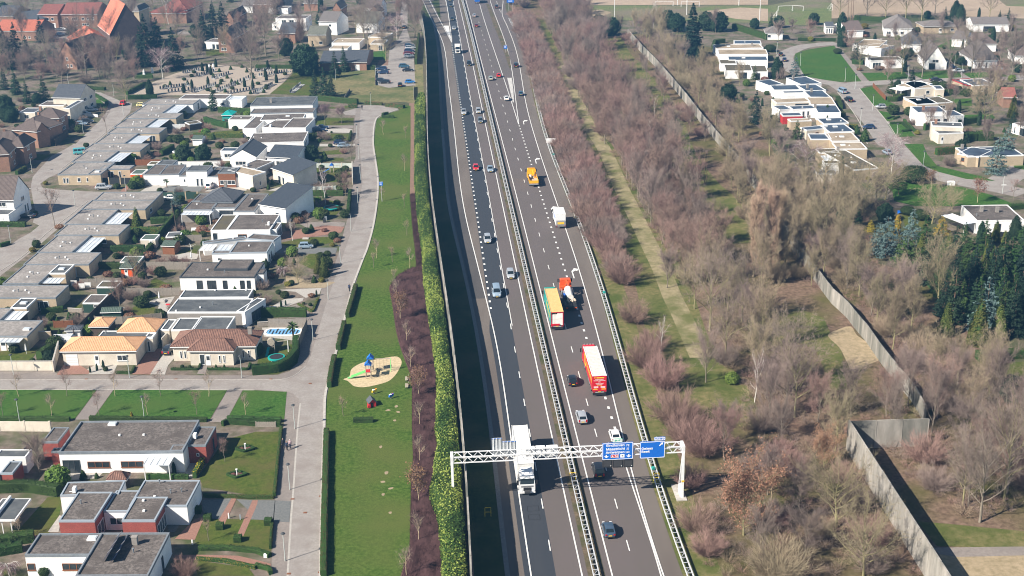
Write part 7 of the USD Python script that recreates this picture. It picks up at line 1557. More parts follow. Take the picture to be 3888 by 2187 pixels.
def pergola(t,spec,h,name='patio_roof',mat_='patio_sheet',slope_=.35,posts=True):
 k=Block(spec,h);MB().hexa(k.rect(0,k.w,0,k.d,h-.06),k.rect(0,k.w,0,k.d,h)).build(name,mat_,t);n=max(2,int(k.w/.9))
 for j in range(n+1):MB().bar(k.P(k.w*j/n,0,h+.04),k.P(k.w*j/n,k.d,h+.04),.07).build('patio_beam','edge_white',t)
 if posts:
  for a in(.08,k.w-.08):MB().bar(k.P(a,.1,0),k.P(a,.1,h-.06),.14).build('patio_post','edge_white',t)
HN=0
def house(label,wall_,roof_,edge_,*blocks,name='flat_house',cat='house'):
 """blocks: (type, height, corner pixels, windows, roof things, options)"""
 t=thing(name,label,cat)
 for b in blocks:
  ty,h,spec,win,bits=(list(b)+['',''])[:5];o=b[5]if len(b)>5 else{};w_,r_,e_=o.get('w',wall_),o.get('r',roof_),o.get('e',edge_)
  if ty=='T':pergola(t,spec,h,posts=o.get('posts',True),mat_=o.get('m','patio_sheet'));continue
  he,hr=h if isinstance(h,tuple)else(h,h);k=Block(spec,he,o.get('z',0.0),o.get('L',False));AVOID.append(shp(k.rect(-.6,k.w+.6,-.6,k.d+.6,0)));HOUSES.append((label,k.P(k.w/2,k.d/2,0)))
  if 'ang' in o:e=o['ang'];k.u,k.v,k.w,k.d=np.array([math.cos(e),math.sin(e),0]),np.array([-math.sin(e),math.cos(e),0]),o['w_'],o['d_']
  if ty=='F':flat(t,k,w_,r_,e_,o.get('para',.16),o.get('ov',0))
  else:pitched(t,k,ty,hr,w_,r_,o.get('ov',.35),e_)
  windows(t,k,win);roof_bits(t,k,bits,(hr-he)*.8 if ty!='F' else 0)
 return t
TER=[('farthest unit of the upper row of flat terraced houses','00 1430,1050 1940,1050 1995,995','00 1340,1137 1630,1137 1730,1050','T 00 1640,1135 1785,1135 1830,1060','stucco_white','rt55-75'),('second unit of the upper row of flat terraced houses','00 1260,1190 1770,1190 1840,1137','00 1140,1280 1455,1280 1560,1192','T 00 1455,1280 1600,1280 1665,1200','brick_beige','fm55-75'),('third unit of the upper row of flat terraced houses','00 1080,1340 1600,1340 1670,1282','00 950,1445 1250,1445 1370,1342','T 00 1250,1440 1425,1440 1470,1365','brick_beige','ft80-92'),('fourth unit of the upper row, with a red awning beside it','10 830,68 1408,68 1462,-5','10 720,178 1045,178 1170,70','T 10 1045,175 1210,175 1290,85','brick_beige','ft80-92'),('first unit of the lower row of flat terraced houses, by the junction','10 940,570 1555,565 1560,480',None,'T 10 1290,555 1505,555 1505,505','brick_beige',''),('second unit of the lower row, behind the gold and dark conifer','10 815,655 1460,655 1555,562','10 640,806 1022,806 1178,657','T 10 1025,803 1215,803 1320,690','brick_beige','rw40-60'),('third unit of the lower row, with two white patio roofs','10 545,915 1192,915 1310,808','10 370,1088 722,1088 900,917','T 10 728,1085 905,1085 1035,940','brick_beige','fd58-68 fw70-80'),('fourth unit of the lower row, beside the clipped green hedge','10 235,1210 892,1210 1025,1090','10 25,1404 385,1404 582,1212','T 10 390,1400 600,1400 650,1345','brick_beige','fg55-80'),('fifth unit of the lower row, with white double garden doors','20 -250,97 560,97 690,-30','20 -420,320 0,320 110,200','T 20 0,318 200,318 262,230','brick_beige','ft73-90'),('sixth unit of the lower row, with a dark roof window and white awning','20 -350,485 270,485 355,325',None,'T 20 -50,545 195,545 225,492','brick_beige','fd55-64 fg66-80')]
for i,(l,a,b,c,w_,win)in enumerate(TER):
 bl=[('F',3.1,a,win,'v45,50 w52,60 w38,55 w60,40' if i!=9 else 's88,45')]
 if b:bl.append(('F',3.08,b,'','w40,60 v55,50 w65,55 w48,35'))
 bl.append(('T',2.7,c[2:],'','',{'posts':False}))
 if i in(7,8):bl.append(('F',3.25,('10 490,1300 655,1300 745,1212','20 105,198 265,198 365,100')[i-7],'','s50,50',{'r':'bitumen_roof','e':'edge_white'}))
 if i==0:bl.append(('F',3.2,'00 1800,995 2270,995 2310,950','','',{'w':'stucco_white','r':'gravel_roof','e':'edge_white'}))
 house(l,w_,'gravel_pale','edge_grey',*bl,name='terraced_house')
house('beige brick end house of the upper row facing the wide junction','brick_beige','gravel_pale','edge_grey',('F',3.1,'10 578,306 985,306 1130,182','fn12-18 fn20-26 fw48-56 fw70-78','w50,50 v40,60'),('F',3.1,'10 985,306 1000,306 1280,185','',''),('F',3.0,'10 1000,250 1305,250 1322,212','ft25-45 ft62-70',''),('F',3.3,'10 880,304 1010,304 1075,255','','s50,55'),name='terraced_house')
house('long white villa with grey flat roof below the spruces','stucco_white','bitumen_roof','edge_grey',('F',3.4,'01 -60,1062 570,1050 612,970','fn30-40','c30,35 v60,50'),('F',3.2,'01 -60,1140 575,1130 580,1085','','',{'r':'gravel_roof'}))
house('white villa with sloping wing and grey flat roofs by the pruned trees','stucco_white','gravel_roof','edge_white',('F',3.6,'01 270,1285 500,1285 525,1185','',''),('F',3.1,'01 60,1280 270,1290 290,1200','','a35,10'),('F',3.0,'00 2440,1290 2576,1290 01 60,1170','',''),('F',3.2,'01 40,1210 470,1200 480,1140','','s60,60'))
house('white villa with red roof corner above the dark blue car','stucco_white','gravel_roof','edge_white',('F',3.3,'01 -90,1440 480,1425 510,1325','rt20-35 rt45-60','w20,50 w5,60 v40,80'))
house('white gable villa with dark tiled roofs and round arches','stucco_white','tile_blue','edge_white',('D',(3.4,5.6),'10 2310,130 2576,130 11 60,20','fw20-60',''),('G',(3.3,5.2),'11 110,125 405,140 480,30','fw30-70',''),('F',3.0,'10 2215,70 2400,70 2400,35','fw20-60','',{'r':'bitumen_blue'}),name='gabled_house')
house('cream house with a round window and dark tiled mono pitch roof','stucco_cream','tile_blue','edge_white',('M',(4.0,5.8),'11 165,240 375,310 440,200','ft25-38 ft45-55',''),('F',4.2,'10 2540,320 11 100,280 175,130','fw45-60','',{'r':'sandy_roof'}),('F',3.0,'10 2400,230 2576,250 2576,150','','a30,20',{'r':'gravel_roof'}),name='gabled_house')
house('white garden house with steep blue tiled roof at the trampoline garden','stucco_white','tile_blue','edge_white',('M',(4.0,6.6),'11 40,605 295,645 345,490','fm60-72',''),name='gabled_house')
house('white flat garages with three roof levels on the slab drive','stucco_white','gravel_roof','edge_grey',('F',3.2,'10 1440,305 1600,305 1705,205','fg20-90',''),('F',3.3,'10 1602,305 1800,300 1900,205','fs15-35','v60,50'),('F',4.6,'10 1870,268 2080,268 2170,215','ft45-57 ft65-77','',{'r':'bitumen_roof'}),('F',3.2,'10 1575,205 1735,205 1740,160','','',{'r':'bitumen_roof'}),('F',3.0,'10 1800,318 1870,318 1900,230','fd60-90',''))
house('house with brown wood panelled upper box and white entrance','stucco_white','gravel_roof','edge_grey',('F',4.3,'10 2190,288 2362,288 2420,235','fw8-98','',{'w':'wood_brown','r':'bitumen_roof'}),('F',3.0,'10 2080,325 2195,325 2200,230','fg20-80',''),('F',3.1,'10 2365,325 2500,325 2505,240','ft35-70','v50,50'))
house('house with slate hip roof above a flat roofed ring and glass porch','stucco_white','gravel_roof','edge_grey',('F',3.1,'10 1842,660 2130,660 2200,570','','w30,60'),('F',3.1,'10 2130,640 2370,640 2430,500','fm30-95','',{}),('H',(3.5,5.8),'10 2030,575 2335,580 2420,480','','c50,85',{'r':'tile_slate','e':'edge_grey'}),('T',2.7,'10 1820,712 2110,712 2125,668','','',{}),('F',3.1,'10 1930,580 2040,580 2060,500','',''),name='hipped_house')
house('brown flat roofed house with a solar collector stand','stucco_white','gravel_roof','edge_grey',('F',3.2,'10 2345,675 2560,675 11 30,500','fw30-80','x55,45 w40,70'))
house('white walled house with brown roof and dark roof terrace','stucco_white','gravel_roof','edge_white',('F',3.2,'10 2280,865 11 140,862 210,705','fb25-45 fw60-75','v70,50 a90,30'),('F',3.0,'10 2118,868 2280,866 2350,710','ft10-40','',{'r':'mossy_roof'}),('F',2.9,'11 140,860 205,860 240,790','rt10-90','',{'w':'edge_white'}))
house('white two level villa with white patio awnings','stucco_white','gravel_roof','edge_blue',('F',3.1,'10 2045,1000 2480,945 2480,925','','w70,50'),('F',3.5,'10 2310,1092 11 110,1088 190,975','rt20-35 rt45-60','w40,60'),('T',2.7,'10 2000,1070 2140,1070 2200,1010','','',{'m':'edge_white'}),('T',2.8,'10 2145,1100 2280,1100 2345,1010',''),('F',3.0,'10 2130,1100 2310,1098 2320,1070','fs30-50',''),('F',3.2,'10 2480,950 11 180,970 190,915','','',{}))
house('white villa with thick dark roof rims and four dark windows','stucco_white','gravel_roof','edge_dark',('F',3.2,'10 1805,1338 2560,1338 11 90,1190','fm22-30 fm36-48 fm57-63 fm80-86 fm89-94','w30,50 v56,30'),('F',3.6,'10 2150,1255 2490,1255 2545,1162','','',{'z':2.9,'w':'edge_dark'}),('F',3.3,'11 0,1300 75,1300 105,1255','fd30-70','',{'w':'edge_white'}))
house('grey bitumen flat house with a dark puddle stain on its roof','brick_grey','bitumen_roof','edge_white',('F',3.3,'20 1682,242 2462,242 2540,105','fs12-16','v52,55 w38,35 w10,10'),('F',3.3,'20 1800,95 2500,90 2545,10','','w45,90 w90,90'),('F',3.4,'20 2463,242 21 95,108 160,5','fm30-85 rm30-60','',{'w':'stucco_white'}))
t=house('orange tiled house with pink drive and white garage','stucco_cream','tile_orange','edge_white',('H',(3.1,4.6),'20 625,632 1360,625 1450,500','fg4-20 fd43-49 fw74-88',''),('H',(3.2,4.9),'20 1200,438 1555,438 1645,322','','',{}),('F',3.0,'20 980,495 1530,495 1560,430','','v10,60',{'r':'bitumen_roof','e':'edge_white'}),('F',3.1,'20 1455,498 1535,498 1560,450','ft25-60','',{'r':'bitumen_roof'}),name='hipped_house')
house('brown tiled house with three hipped roofs and narrow windows','stucco_cream','tile_brown','edge_white',('H',(3.1,5.0),'20 1735,585 2560,578 21 10,440','fn8-11 fn13-16 fn84-87 fn91-94','c92,40'),('H',(3.1,4.7),'20 1905,628 2340,628 2375,545','ft22-34 fd36-47 fn66-71 fn76-81',''),('F',3.1,'20 1720,420 1950,420 1990,300','','',{'r':'bitumen_roof'}),('F',3.2,'20 1925,418 2280,418 2340,285','','',{'r':'bitumen_roof'}),('F',3.0,'20 1615,418 1700,418 1760,315','','',{'r':'bitumen_roof'}),name='hipped_house')
house('large brown gravel roofed house with red brick ends and white pergola','stucco_white','gravel_roof','edge_grey',('F',3.7,'30 590,212 1840,200 20 1995,1335','fm2-16 fb22-40 fb49-67','w40,55 w60,55 s28,92',{'para':.3}),('F',3.6,'30 1705,188 1835,188 1860,130','','',{'w':'brick_red'}),('F',3.3,'30 1885,135 2068,135 20 2170,1395','fs45-60 rm60-70','a20,40',{'w':'brick_red'}),('F',3.4,'30 420,100 580,100 20 690,1400','','',{'w':'brick_red'}),('T',2.8,'30 1440,335 1700,335 1750,215',''),('F',3.55,'30 515,198 620,198 640,160','','',{'w':'brick_red'}))
house('white house with two red brick front wings and brown gravel roofs','stucco_white','gravel_roof','edge_blue',('F',3.3,'30 605,640 1195,620 1255,487','','a22,25'),('F',3.3,'30 1300,742 1880,742 2012,487','rg30-60','v30,90 v78,55 v60,50 w35,35'),('F',3.7,'30 590,892 950,892 1135,605','rt8-40','v30,60',{'w':'brick_red'}),('F',3.6,'30 1225,890 1560,890 1690,655','rt8-70','w50,40 w30,85',{'w':'brick_red'}),('F',3.25,'30 1042,795 1290,795 1400,590','fw20-75',''))
house('lowest white house with solar panels and brown framed windows','stucco_white','gravel_roof','edge_grey',('F',3.4,'30 250,1242 905,1240 1035,1025','fb1-13 fb55-88','s88,78',{'para':.25}),('F',3.42,'30 760,1452 1490,1449 1735,1018','rm55-62','x30,62 x42,60 c58,75 v62,55',{'para':.25}))
house('grey flat garage at the left edge with white band','stucco_white','bitumen_roof','edge_white',('F',2.9,'30 -60,255 255,255 270,175','',''),('F',2.7,'30 0,415 125,415 230,295','','',{'w':'brick_red','e':'edge_blue'}))
t=thing('carport','flat grey carport with white rim on thin posts at the left edge','carport');k=Block('30 -150,885 152,885 305,668',2.8);m=MB();k.solid(m,0,k.w,0,k.d,2.5,2.78);m.build('roof_edge','edge_white',t);MB().quad(*k.rect(.2,k.w-.2,.2,k.d-.2,2.79)).build('roof','bitumen_roof',t)
for a in(k.w-.9,k.w*.5):MB().bar(k.P(a,.4,0),k.P(a,.4,2.5),.12).build('post','edge_white',t)
MB().bar(k.P(k.w*.3,.1,3.0),k.P(k.w*.3,k.d,3.0),.3,.6).build('upstand','edge_white',t)
house('white house with slate saddle roof at the street bend','stucco_cream','tile_slate','edge_white',('G',(5.6,9.0),'00 530,980 805,985 893,915','rw20-40 rw60-80 ru20-40 ru60-80',''),('F',3.4,'00 390,1060 640,1060 690,1015','','',{'r':'gravel_roof'}),('F',5.0,'00 640,1090 700,1090 735,1010','fm20-90',''),('F',3.0,'00 190,1130 350,1130 370,1085','fw30-60',''),name='gabled_house')
house('brick house with brown hipped roof nearest the slate house','brick_brown','tile_dark','edge_white',('H',(5.4,8.0),'00 345,1190 590,1190 660,1140','ru30-60 rw30-60','c15,40'),name='hipped_house');house('brick house with cross gabled brown roof and chimney','brick_brown','tile_dark','edge_white',('H',(5.4,8.6),'00 135,1305 370,1325 480,1230','fw40-60 ru20-40','c30,80'),('D',(5.4,7.8),'00 365,1325 490,1300 550,1215','ru30-60 rt30-50',''),name='hipped_house');house('brick house with grey brown hipped roof at the left edge','brick_brown','tile_dark','edge_white',('H',(5.4,8.4),'00 -140,1449 200,1425 290,1380','ru40-60 rw40-60','c55,50'),name='hipped_house');house('tall red brick house half out of the left edge','brick_brown','tile_dark','edge_white',('H',(5.4,8.2),'10 -150,110 80,100 130,0','ru20-30 ru60-70 rw40-50',''),name='hipped_house');house('red brick house with white window strips behind the tall one','brick_brown','tile_dark','edge_white',('H',(5.4,8.0),'10 100,30 230,30 310,-40','ru30-50 rw40-60',''),name='hipped_house')
house('steep white gable house with dark tiled roof at the left edge','stucco_white','tile_dark','edge_white',('G',(5.6,10.5),'10 -260,560 130,560 310,450','fu50-80 ru45-65 rt60-68 rt75-83',''),('F',3.0,'10 -100,710 85,710 230,600','fg20-70','',{'r':'bitumen_roof'}),name='gabled_house')
t=house('big church with steep orange tiled roof and dark brick end wall','brick_dark','tile_red','edge_white',('D',(9.0,21.0),'00 1105,350 1200,350 1200,300','','',{'ov':.2,'ang':.45,'w_':15.5,'d_':28}),name='church',cat='church')
house('low red roofed side aisle in front of the church','brick_brown','tile_red','edge_white',('D',(4.5,9),'00 760,455 900,455 900,400','','',{'ang':.45,'w_':16,'d_':22}),name='church_aisle',cat='church')
house('brick gabled house with tall stepped chimney below the church','brick_brown','tile_dark','edge_white',('D',(5.5,11.0),'00 590,560 765,565 850,470','fw40-52 fw60-72 fu40-52','c50,5'),name='gabled_house')
for l,w_,r_,ty,h,s,win in(('long red brick house with wine red roof and two dormers','brick_brown','tile_wine','G',(6.5,10.5),'00 615,145 975,140 980,80','fu8-18 fu28-45 fu55-63 fu70-76 fu82-90 fw10-18 fw30-42 fw55-75'),('small brick house with wine red roof left of the long one','brick_brown','tile_wine','G',(6.5,10.0),'00 380,145 575,145 580,90','fu15-30 fu40-55 fu65-80 fg20-85'),('low house with red tiled roof behind the left spruces','brick_brown','tile_red','G',(4.5,8.0),'00 -60,310 360,312 400,245','fw70-75 fw80-85'),('grey slate roofed barn at the top left corner','brick_brown','tile_slate','G',(5,8.5),'00 -60,160 130,160 150,100',''),('blue grey roofed shed left of the red brick houses','brick_dark','tile_slate','D',(5,8.0),'00 150,170 290,200 370,120',''),('gabled brick lodge behind the cemetery','brick_brown','tile_grey','D',(6,10),'00 2195,390 2345,390 2400,310','fu20-50 fw15-50'),('wide brown roofed house in the far village','brick_brown','tile_wine','H',(5,9),'00 1500,130 1870,130 1890,60',''),('plum roofed farmhouse above the church spruces','brick_brown','tile_wine','H',(6,11),'00 1600,100 1880,100 1900,30',''),('dark gabled house at the far village cypress','brick_brown','tile_dark','D',(5,8),'00 2270,190 2345,190 2380,120',''),('white walled house with grey saddle roof in the far village','stucco_white','tile_grey','G',(6,9.5),'01 630,215 810,220 840,170','fw55-70 fu55-70'),('slate roofed house before the white flat house','brick_brown','tile_slate','G',(4.5,8),'01 228,335 390,335 440,280',''),('house with green grey roof and beige walls','brick_beige','tile_olive','G',(5,8),'01 520,350 700,350 745,310','fw60-80'),('white gable house with grey green roof behind the bare trees','stucco_white','tile_olive','G',(4.5,8.5),'01 1000,230 1230,230 1290,180','fw30-60'),('large brown roofed white house near the village lane','stucco_white','tile_dark','G',(5,9),'01 1090,85 1250,85 1280,40',''),('second brown roofed house at the village lane','brick_brown','tile_dark','D',(4,7),'01 1130,130 1250,130 1290,100',''),('small brick gable house in the far village gardens','brick_brown','tile_grey','D',(4,7),'01 770,90 850,90 860,50',''),('grey barn at the top of the village','brick_grey','tile_grey','G',(4,7),'01 130,10 290,10 300,-30',''),('brick house with dark roof at the top edge of the village','brick_brown','tile_dark','G',(4.5,8),'01 -20,40 200,40 210,0',''),('small white cottage at the top edge of the village','stucco_white','tile_grey','G',(3.5,6),'00 2420,60 2540,60 2550,20',''),('grey roofed house left of the tall village cypress','brick_brown','tile_grey','G',(4,7),'01 480,30 620,30 630,0',''),('brick tower block right of the church ridge','brick_beige','tile_grey','H',(12,14),'00 1345,110 1395,110 1400,70','')):house(l,w_,r_,'edge_white',(ty,h,s,win,''),name='gabled_house')
house('white flat roofed village house with balcony front','stucco_white','gravel_roof','edge_white',('F',5.6,'01 195,185 500,185 520,150','fw20-35 fw45-60 fu20-35 fu45-60',''),('F',3,'01 160,240 240,240 250,205','fw30-60',''));house('long flat white garage row in the far village','stucco_white','gravel_roof','edge_white',('F',3,'01 120,82 320,82 330,60','fg5-40 fg60-95',''));house('white glazed flat pavilion before the gabled lodge','stucco_white','gravel_roof','edge_white',('F',3.2,'00 2055,420 2360,430 2390,390','ft25-35 ft38-48 ft60-75',''));house('low flat house with solar panels behind the long slate roof','stucco_white','sandy_roof','edge_white',('F',3,'01 760,430 1040,430 1050,385','','w30,50'),('F',3,'01 735,490 920,490 930,455','',''));house('beige flat house with white front behind the car park','brick_beige','sandy_roof','edge_white',('F',4,'01 1120,370 1290,375 1300,330','fw40-60',''),('F',3,'01 1150,440 1285,440 1290,400','ft60-90',''));house('long hall with shallow blue slate roof beside the spruces','brick_brown','tile_slate','edge_white',('G',(3.4,5.6),'01 640,630 1110,622 1140,505','fg75-85',''),name='gabled_house')
house('white flat house with yard and teal gazebo beside it','stucco_white','gravel_roof','edge_white',('F',3.0,'00 2295,1205 2510,1205 2545,1165','','w50,50'));house('white flat house with pale sheet roof at the cemetery edge','stucco_white','gravel_roof','edge_white',('F',3.0,'00 2290,1005 2430,1005 2470,965','','',{'r':'patio_sheet'}),('F',2.8,'00 2200,1010 2285,1010 2310,980','fw30-70',''))
for l,w_,r_,e_,bl in table('''sandy roofed white terrace house nearest the tall fir|stucco_white|sandy_roof|edge_white|(('F', 3.1, '02 2055,490 2530,480 2515,440', '', 's30,50 c80,50'), ('F', 3.0, '02 2080,545 2576,545 2550,495', 'fb30-45', ''), ('F', 3.2, '02 2240,440 2510,440 2480,405', '', 'w40,50', {'r': 'bitumen_blue'}))
blue roofed white terrace house second from the fir|stucco_white|bitumen_blue|edge_white|(('F', 3.1, '02 2180,605 2576,605 2570,565', '', 's40,60'), ('F', 3.0, '02 2095,640 2260,640 2280,600', 'fw30-60', '', {'r': 'mossy_roof'}))
white terrace house with dark windows behind the ivy tree|stucco_white|mossy_roof|edge_white|(('F', 3.1, '02 2150,710 2420,710 2480,650', 'fm50-80', ''), ('F', 3.0, '02 2420,720 2576,720 2576,660', 'fm20-50', ''))
white and blue flat villa at the corner of the ring road|stucco_white|bitumen_blue|edge_white|(('F', 3.2, '03 330,850 540,835 440,765', '', 'c20,80'), ('F', 3.1, '03 10,860 160,845 100,790', '', ''), ('F', 3.0, '03 60,905 330,900 340,850', 'fb45-60 fw68-90', ''))
white terrace with garage doors and blue roofs below the corner villa|stucco_white|bitumen_blue|edge_white|(('F', 3.1, '03 385,915 585,905 530,845', '', 'c30,50'), ('F', 3.0, '03 160,935 385,930 380,910', 'fg15-48 fg55-92', ''), ('F', 3.1, '03 430,980 632,975 560,905', '', 'c35,80'))
sandy roofed terrace house in the middle of the estate row|stucco_cream|sandy_roof|edge_white|(('F', 3.1, '03 430,1050 685,1050 640,975', '', ''), ('F', 3.0, '03 85,1035 430,1020 440,980', 'fm55-95', ''))
white terrace house with blue roofs and tall windows|stucco_white|bitumen_blue|edge_white|(('F', 3.2, '03 500,1130 735,1130 680,1055', '', 'c0,60'), ('F', 3.1, '03 250,1100 490,1090 480,1055', 'ft40-50 ft60-70', 'w50,50'), ('F', 3.0, '03 120,1105 245,1095 250,1050', '', ''), ('F', 2.8, '03 150,1165 350,1160 330,1130', '', '', {'w': 'awning_red'}))
brown edged terrace house with skylights and chimneys|brick_beige|bitumen_blue|edge_white|(('F', 3.1, '03 560,1245 815,1235 760,1180', '', 's40,70 w80,40'), ('F', 3.0, '03 230,1220 440,1210 430,1185', '', 'c95,50', {'r': 'sandy_roof'}))
blue roofed terrace house with white domes near the cone trees|stucco_cream|bitumen_blue|edge_white|(('F', 3.1, '03 620,1330 870,1320 820,1245', '', 's15,85 s50,70 w60,20'), ('F', 3.0, '03 390,1310 590,1290 590,1255', 'fb45-60', ''))
lowest sandy terrace house partly behind the purple birch|brick_beige|sandy_roof|edge_white|(('F', 3.1, '03 640,1420 925,1415 870,1330', '', 's50,50 w30,50'), ('F', 3.0, '03 430,1400 640,1400 640,1345', '', '', {'r': 'bitumen_blue'}))
brown roofed house with white rims at the end of the terrace|brick_beige|mossy_roof|edge_white|(('F', 3.2, '13 870,260 1115,240 900,50', 'fw75-92', 's30,75 w70,60 s45,35 w55,85'), ('F', 3.1, '13 520,90 720,85 760,40', '', 'c100,40'), ('F', 3.0, '13 570,195 800,190 790,160', 'ft5-20', '', {'w': 'stucco_white'}), ('T', 2.8, '13 570,165 760,160 740,110', ''))
sandy flat house just above the brown roofed end house|brick_beige|sandy_roof|edge_white|(('F', 3.1, '13 700,50 1000,45 900,-20', '', 'w50,50 s30,60'),)
low blue roofed shed before the brown roofed end house|stucco_cream|bitumen_blue|edge_white|(('F', 2.7, '13 490,300 700,300 700,260', '', ''),)
white bungalow with brown roof, dark chimneys and glass porch|stucco_white|gravel_roof|edge_white|(('F', 3.3, '13 2100,770 2580,765 2370,612', 'fm38-52', 'c30,60 c62,55 v10,30'), ('T', 2.8, '13 1980,810 2090,790 1900,690', ''))
beige bungalow with tan roof and white porch sheet|stucco_cream|sandy_roof|edge_white|(('F', 3.1, '03 1480,890 1685,880 1560,810', 'fw55-72', 'v40,60'), ('F', 3.1, '03 1290,860 1480,890 1400,800', '', ''), ('F', 2.8, '03 1685,895 1775,895 1720,860', '', '', {'r': 'bitumen_blue'}), ('T', 2.7, '03 1340,915 1470,890 1420,850', '', '', {'m': 'patio_sheet'}))
mossy dark roofed brick bungalow behind the clipped hedge|brick_beige|mossy_roof|edge_white|(('F', 3.1, '03 1500,1050 1860,1025 1790,965', 'fw40-55 fw65-80', 's30,70 v55,50'), ('F', 3.1, '03 1360,975 1500,1050 1560,960', '', 'c30,80'))
white flat villa with blue roof and raised white box|stucco_white|bitumen_blue|edge_white|(('F', 3.2, '03 1600,1180 1975,1160 1860,1110', 'fm20-35 fm45-55', 'v80,50'), ('F', 4.4, '03 1505,1130 1800,1125 1720,1065', '', 'c30,40'))
beige villa with two flat roofs and orange walls|stucco_cream|bitumen_roof|edge_white|(('F', 4.6, '03 1650,1265 1965,1275 1900,1230', '', 'c15,60 w70,50'), ('F', 3.2, '03 1720,1345 1970,1335 1950,1295', 'fd10-20', ''))
blue roofed brick bungalow with white parapets behind the spruce|brick_beige|bitumen_blue|edge_white|(('F', 3.1, '13 2010,125 2576,110 2440,20', '', 'c10,90'), ('F', 3.0, '13 1905,95 2120,130 2130,40', 'fb20-50', ''))
dark roofed house with red fascia left of the big trees|brick_beige|bitumen_blue|edge_white|(('F', 3.2, '03 2060,860 2290,850 2270,785', 'fw40-60', 'c40,60'), ('F', 3.0, '03 1850,800 2010,860 2060,800', '', 'c95,60', {'e': 'awning_red'}))
white flat villa with glass strip on the estate rise|stucco_white|sandy_roof|edge_white|(('F', 3.3, '03 880,455 1120,470 1100,400', 'ft30-75', 'c80,80'), ('F', 3.2, '03 1140,490 1270,460 1240,400', '', ''), ('F', 3.0, '03 920,465 1010,460 1000,430', '', ''))
white flat villa with brick chimney by the street trees|stucco_white|mossy_roof|edge_white|(('F', 3.2, '03 1040,610 1370,600 1300,565', 'ft5-30 fd60-75', 'c0,40'),)
white bungalow at the lower right edge with brown roof|stucco_white|gravel_roof|edge_white|(('F', 3.1, '03 2460,1240 2700,1310 2720,1240', 'ft10-16 fm35-55', ''),)
low brick hut behind the birch group with dark roof|wood_dark|mossy_roof|edge_dark|(('F', 2.8, '02 1505,325 1610,325 1612,298', '', ''),)'''):
 house(l,w_,r_,e_,*bl)
for l,w_,r_,ty,h,s,win in(('white villa with grey hipped roof at the field edge','stucco_white','tile_grey','H',(3.6,7.5),'03 1170,280 1450,285 1440,215','fw10-25 fw35-50 fw60-72'),('dark roofed white villa left of the field edge villa','stucco_white','tile_dark','G',(3.2,5.8),'03 780,305 960,300 920,235',''),('low white house with tall windows left of the egg conifer','stucco_white','tile_slate','G',(3.2,4.5),'03 580,265 660,265 690,240','ft10-30 ft40-60 ft70-90'),('brick bungalow with tan hipped roof at the field edge','brick_beige','tile_grey','H',(3.2,4.8),'03 1570,265 1910,258 1880,215','fd45-55 fw80-90'),('thatched white villa with big gable roof in the middle','stucco_white','thatch','D',(3.0,8.5),'03 1590,620 1800,620 1830,540','fm15-45 fu30-60'),('thatched white villa with steep pyramid roof on the right','stucco_white','thatch','H',(3.2,9.0),'03 2070,605 2310,600 2290,520','ft20-30 ft50-60'),('dark roofed white villa behind the street trees','stucco_white','tile_slate','H',(3.4,7.0),'03 1350,440 1540,445 1600,390','fw40-60'),('white house with low sloping roof at the right of the estate','stucco_white','tile_grey','G',(3.2,5.5),'03 1850,390 1990,400 2050,350',''),('wide tan roofed villa at the right field edge','stucco_white','tile_grey','G',(3.4,5.2),'03 2060,240 2430,240 2330,190','fm30-60'),('white cottage half hidden at the right edge','stucco_white','tile_dark','H',(3.2,6.5),'03 2500,560 2700,560 2700,500',''),('small brown roofed house left of the ring road','stucco_white','tile_grey','H',(3,5),'03 -20,330 150,330 170,295','fw10-30'),('white house behind the thatched villa','stucco_white','tile_dark','H',(3.2,6),'03 2110,440 2300,440 2290,380',''),('pale house at the far right behind bare trees','brick_brown','tile_wine','G',(3.5,6),'03 2370,980 2500,980 2530,930','')):house(l,w_,r_,'edge_white',(ty,h,s,win,''),name='gabled_house')
# ------ playground, people, garden things
M('play_blue',(.015,.14,.52),None,1,.5);M('play_green',(.20,.62,.20),None,1,.45);M('play_red',(.55,.03,.04),None,1,.5);M('play_wood',(.34,.29,.23),(.42,.37,.30),3,.8);M('teal_pad',(.01,.30,.27),None,1,.6);M('net_black',(.025,.028,.032),None,1,.8);M('pool_water',(.10,.30,.55),(.20,.42,.66),.8,.15);M('grave_dark',(.06,.06,.065),(.12,.12,.125),2,.35);M('grave_grey',(.28,.28,.27),(.38,.38,.37),2,.7);M('cover_grey',(.42,.43,.44),(.55,.56,.57),1,.7,bump=.3);M('skin',(.50,.30,.22),None,1,.6);M('cloth_dark',(.02,.022,.03));M('cloth_navy',(.03,.045,.09));M('cloth_white',(.70,.70,.68));M('cloth_pink',(.50,.36,.38));M('hair_dark',(.05,.03,.02));M('hair_fair',(.55,.45,.32));M('fence_panel',(.40,.45,.42),(.50,.54,.50),2,.8)
def yawof(spec):a,b=P2(spec)[:2];return a,math.atan2(*(b-a)[::-1]),np.linalg.norm(b-a)
t=thing('climbing_frame','playground climbing frame with two blue roofed towers and green slide','play tower');a=W1('21 1135,905')
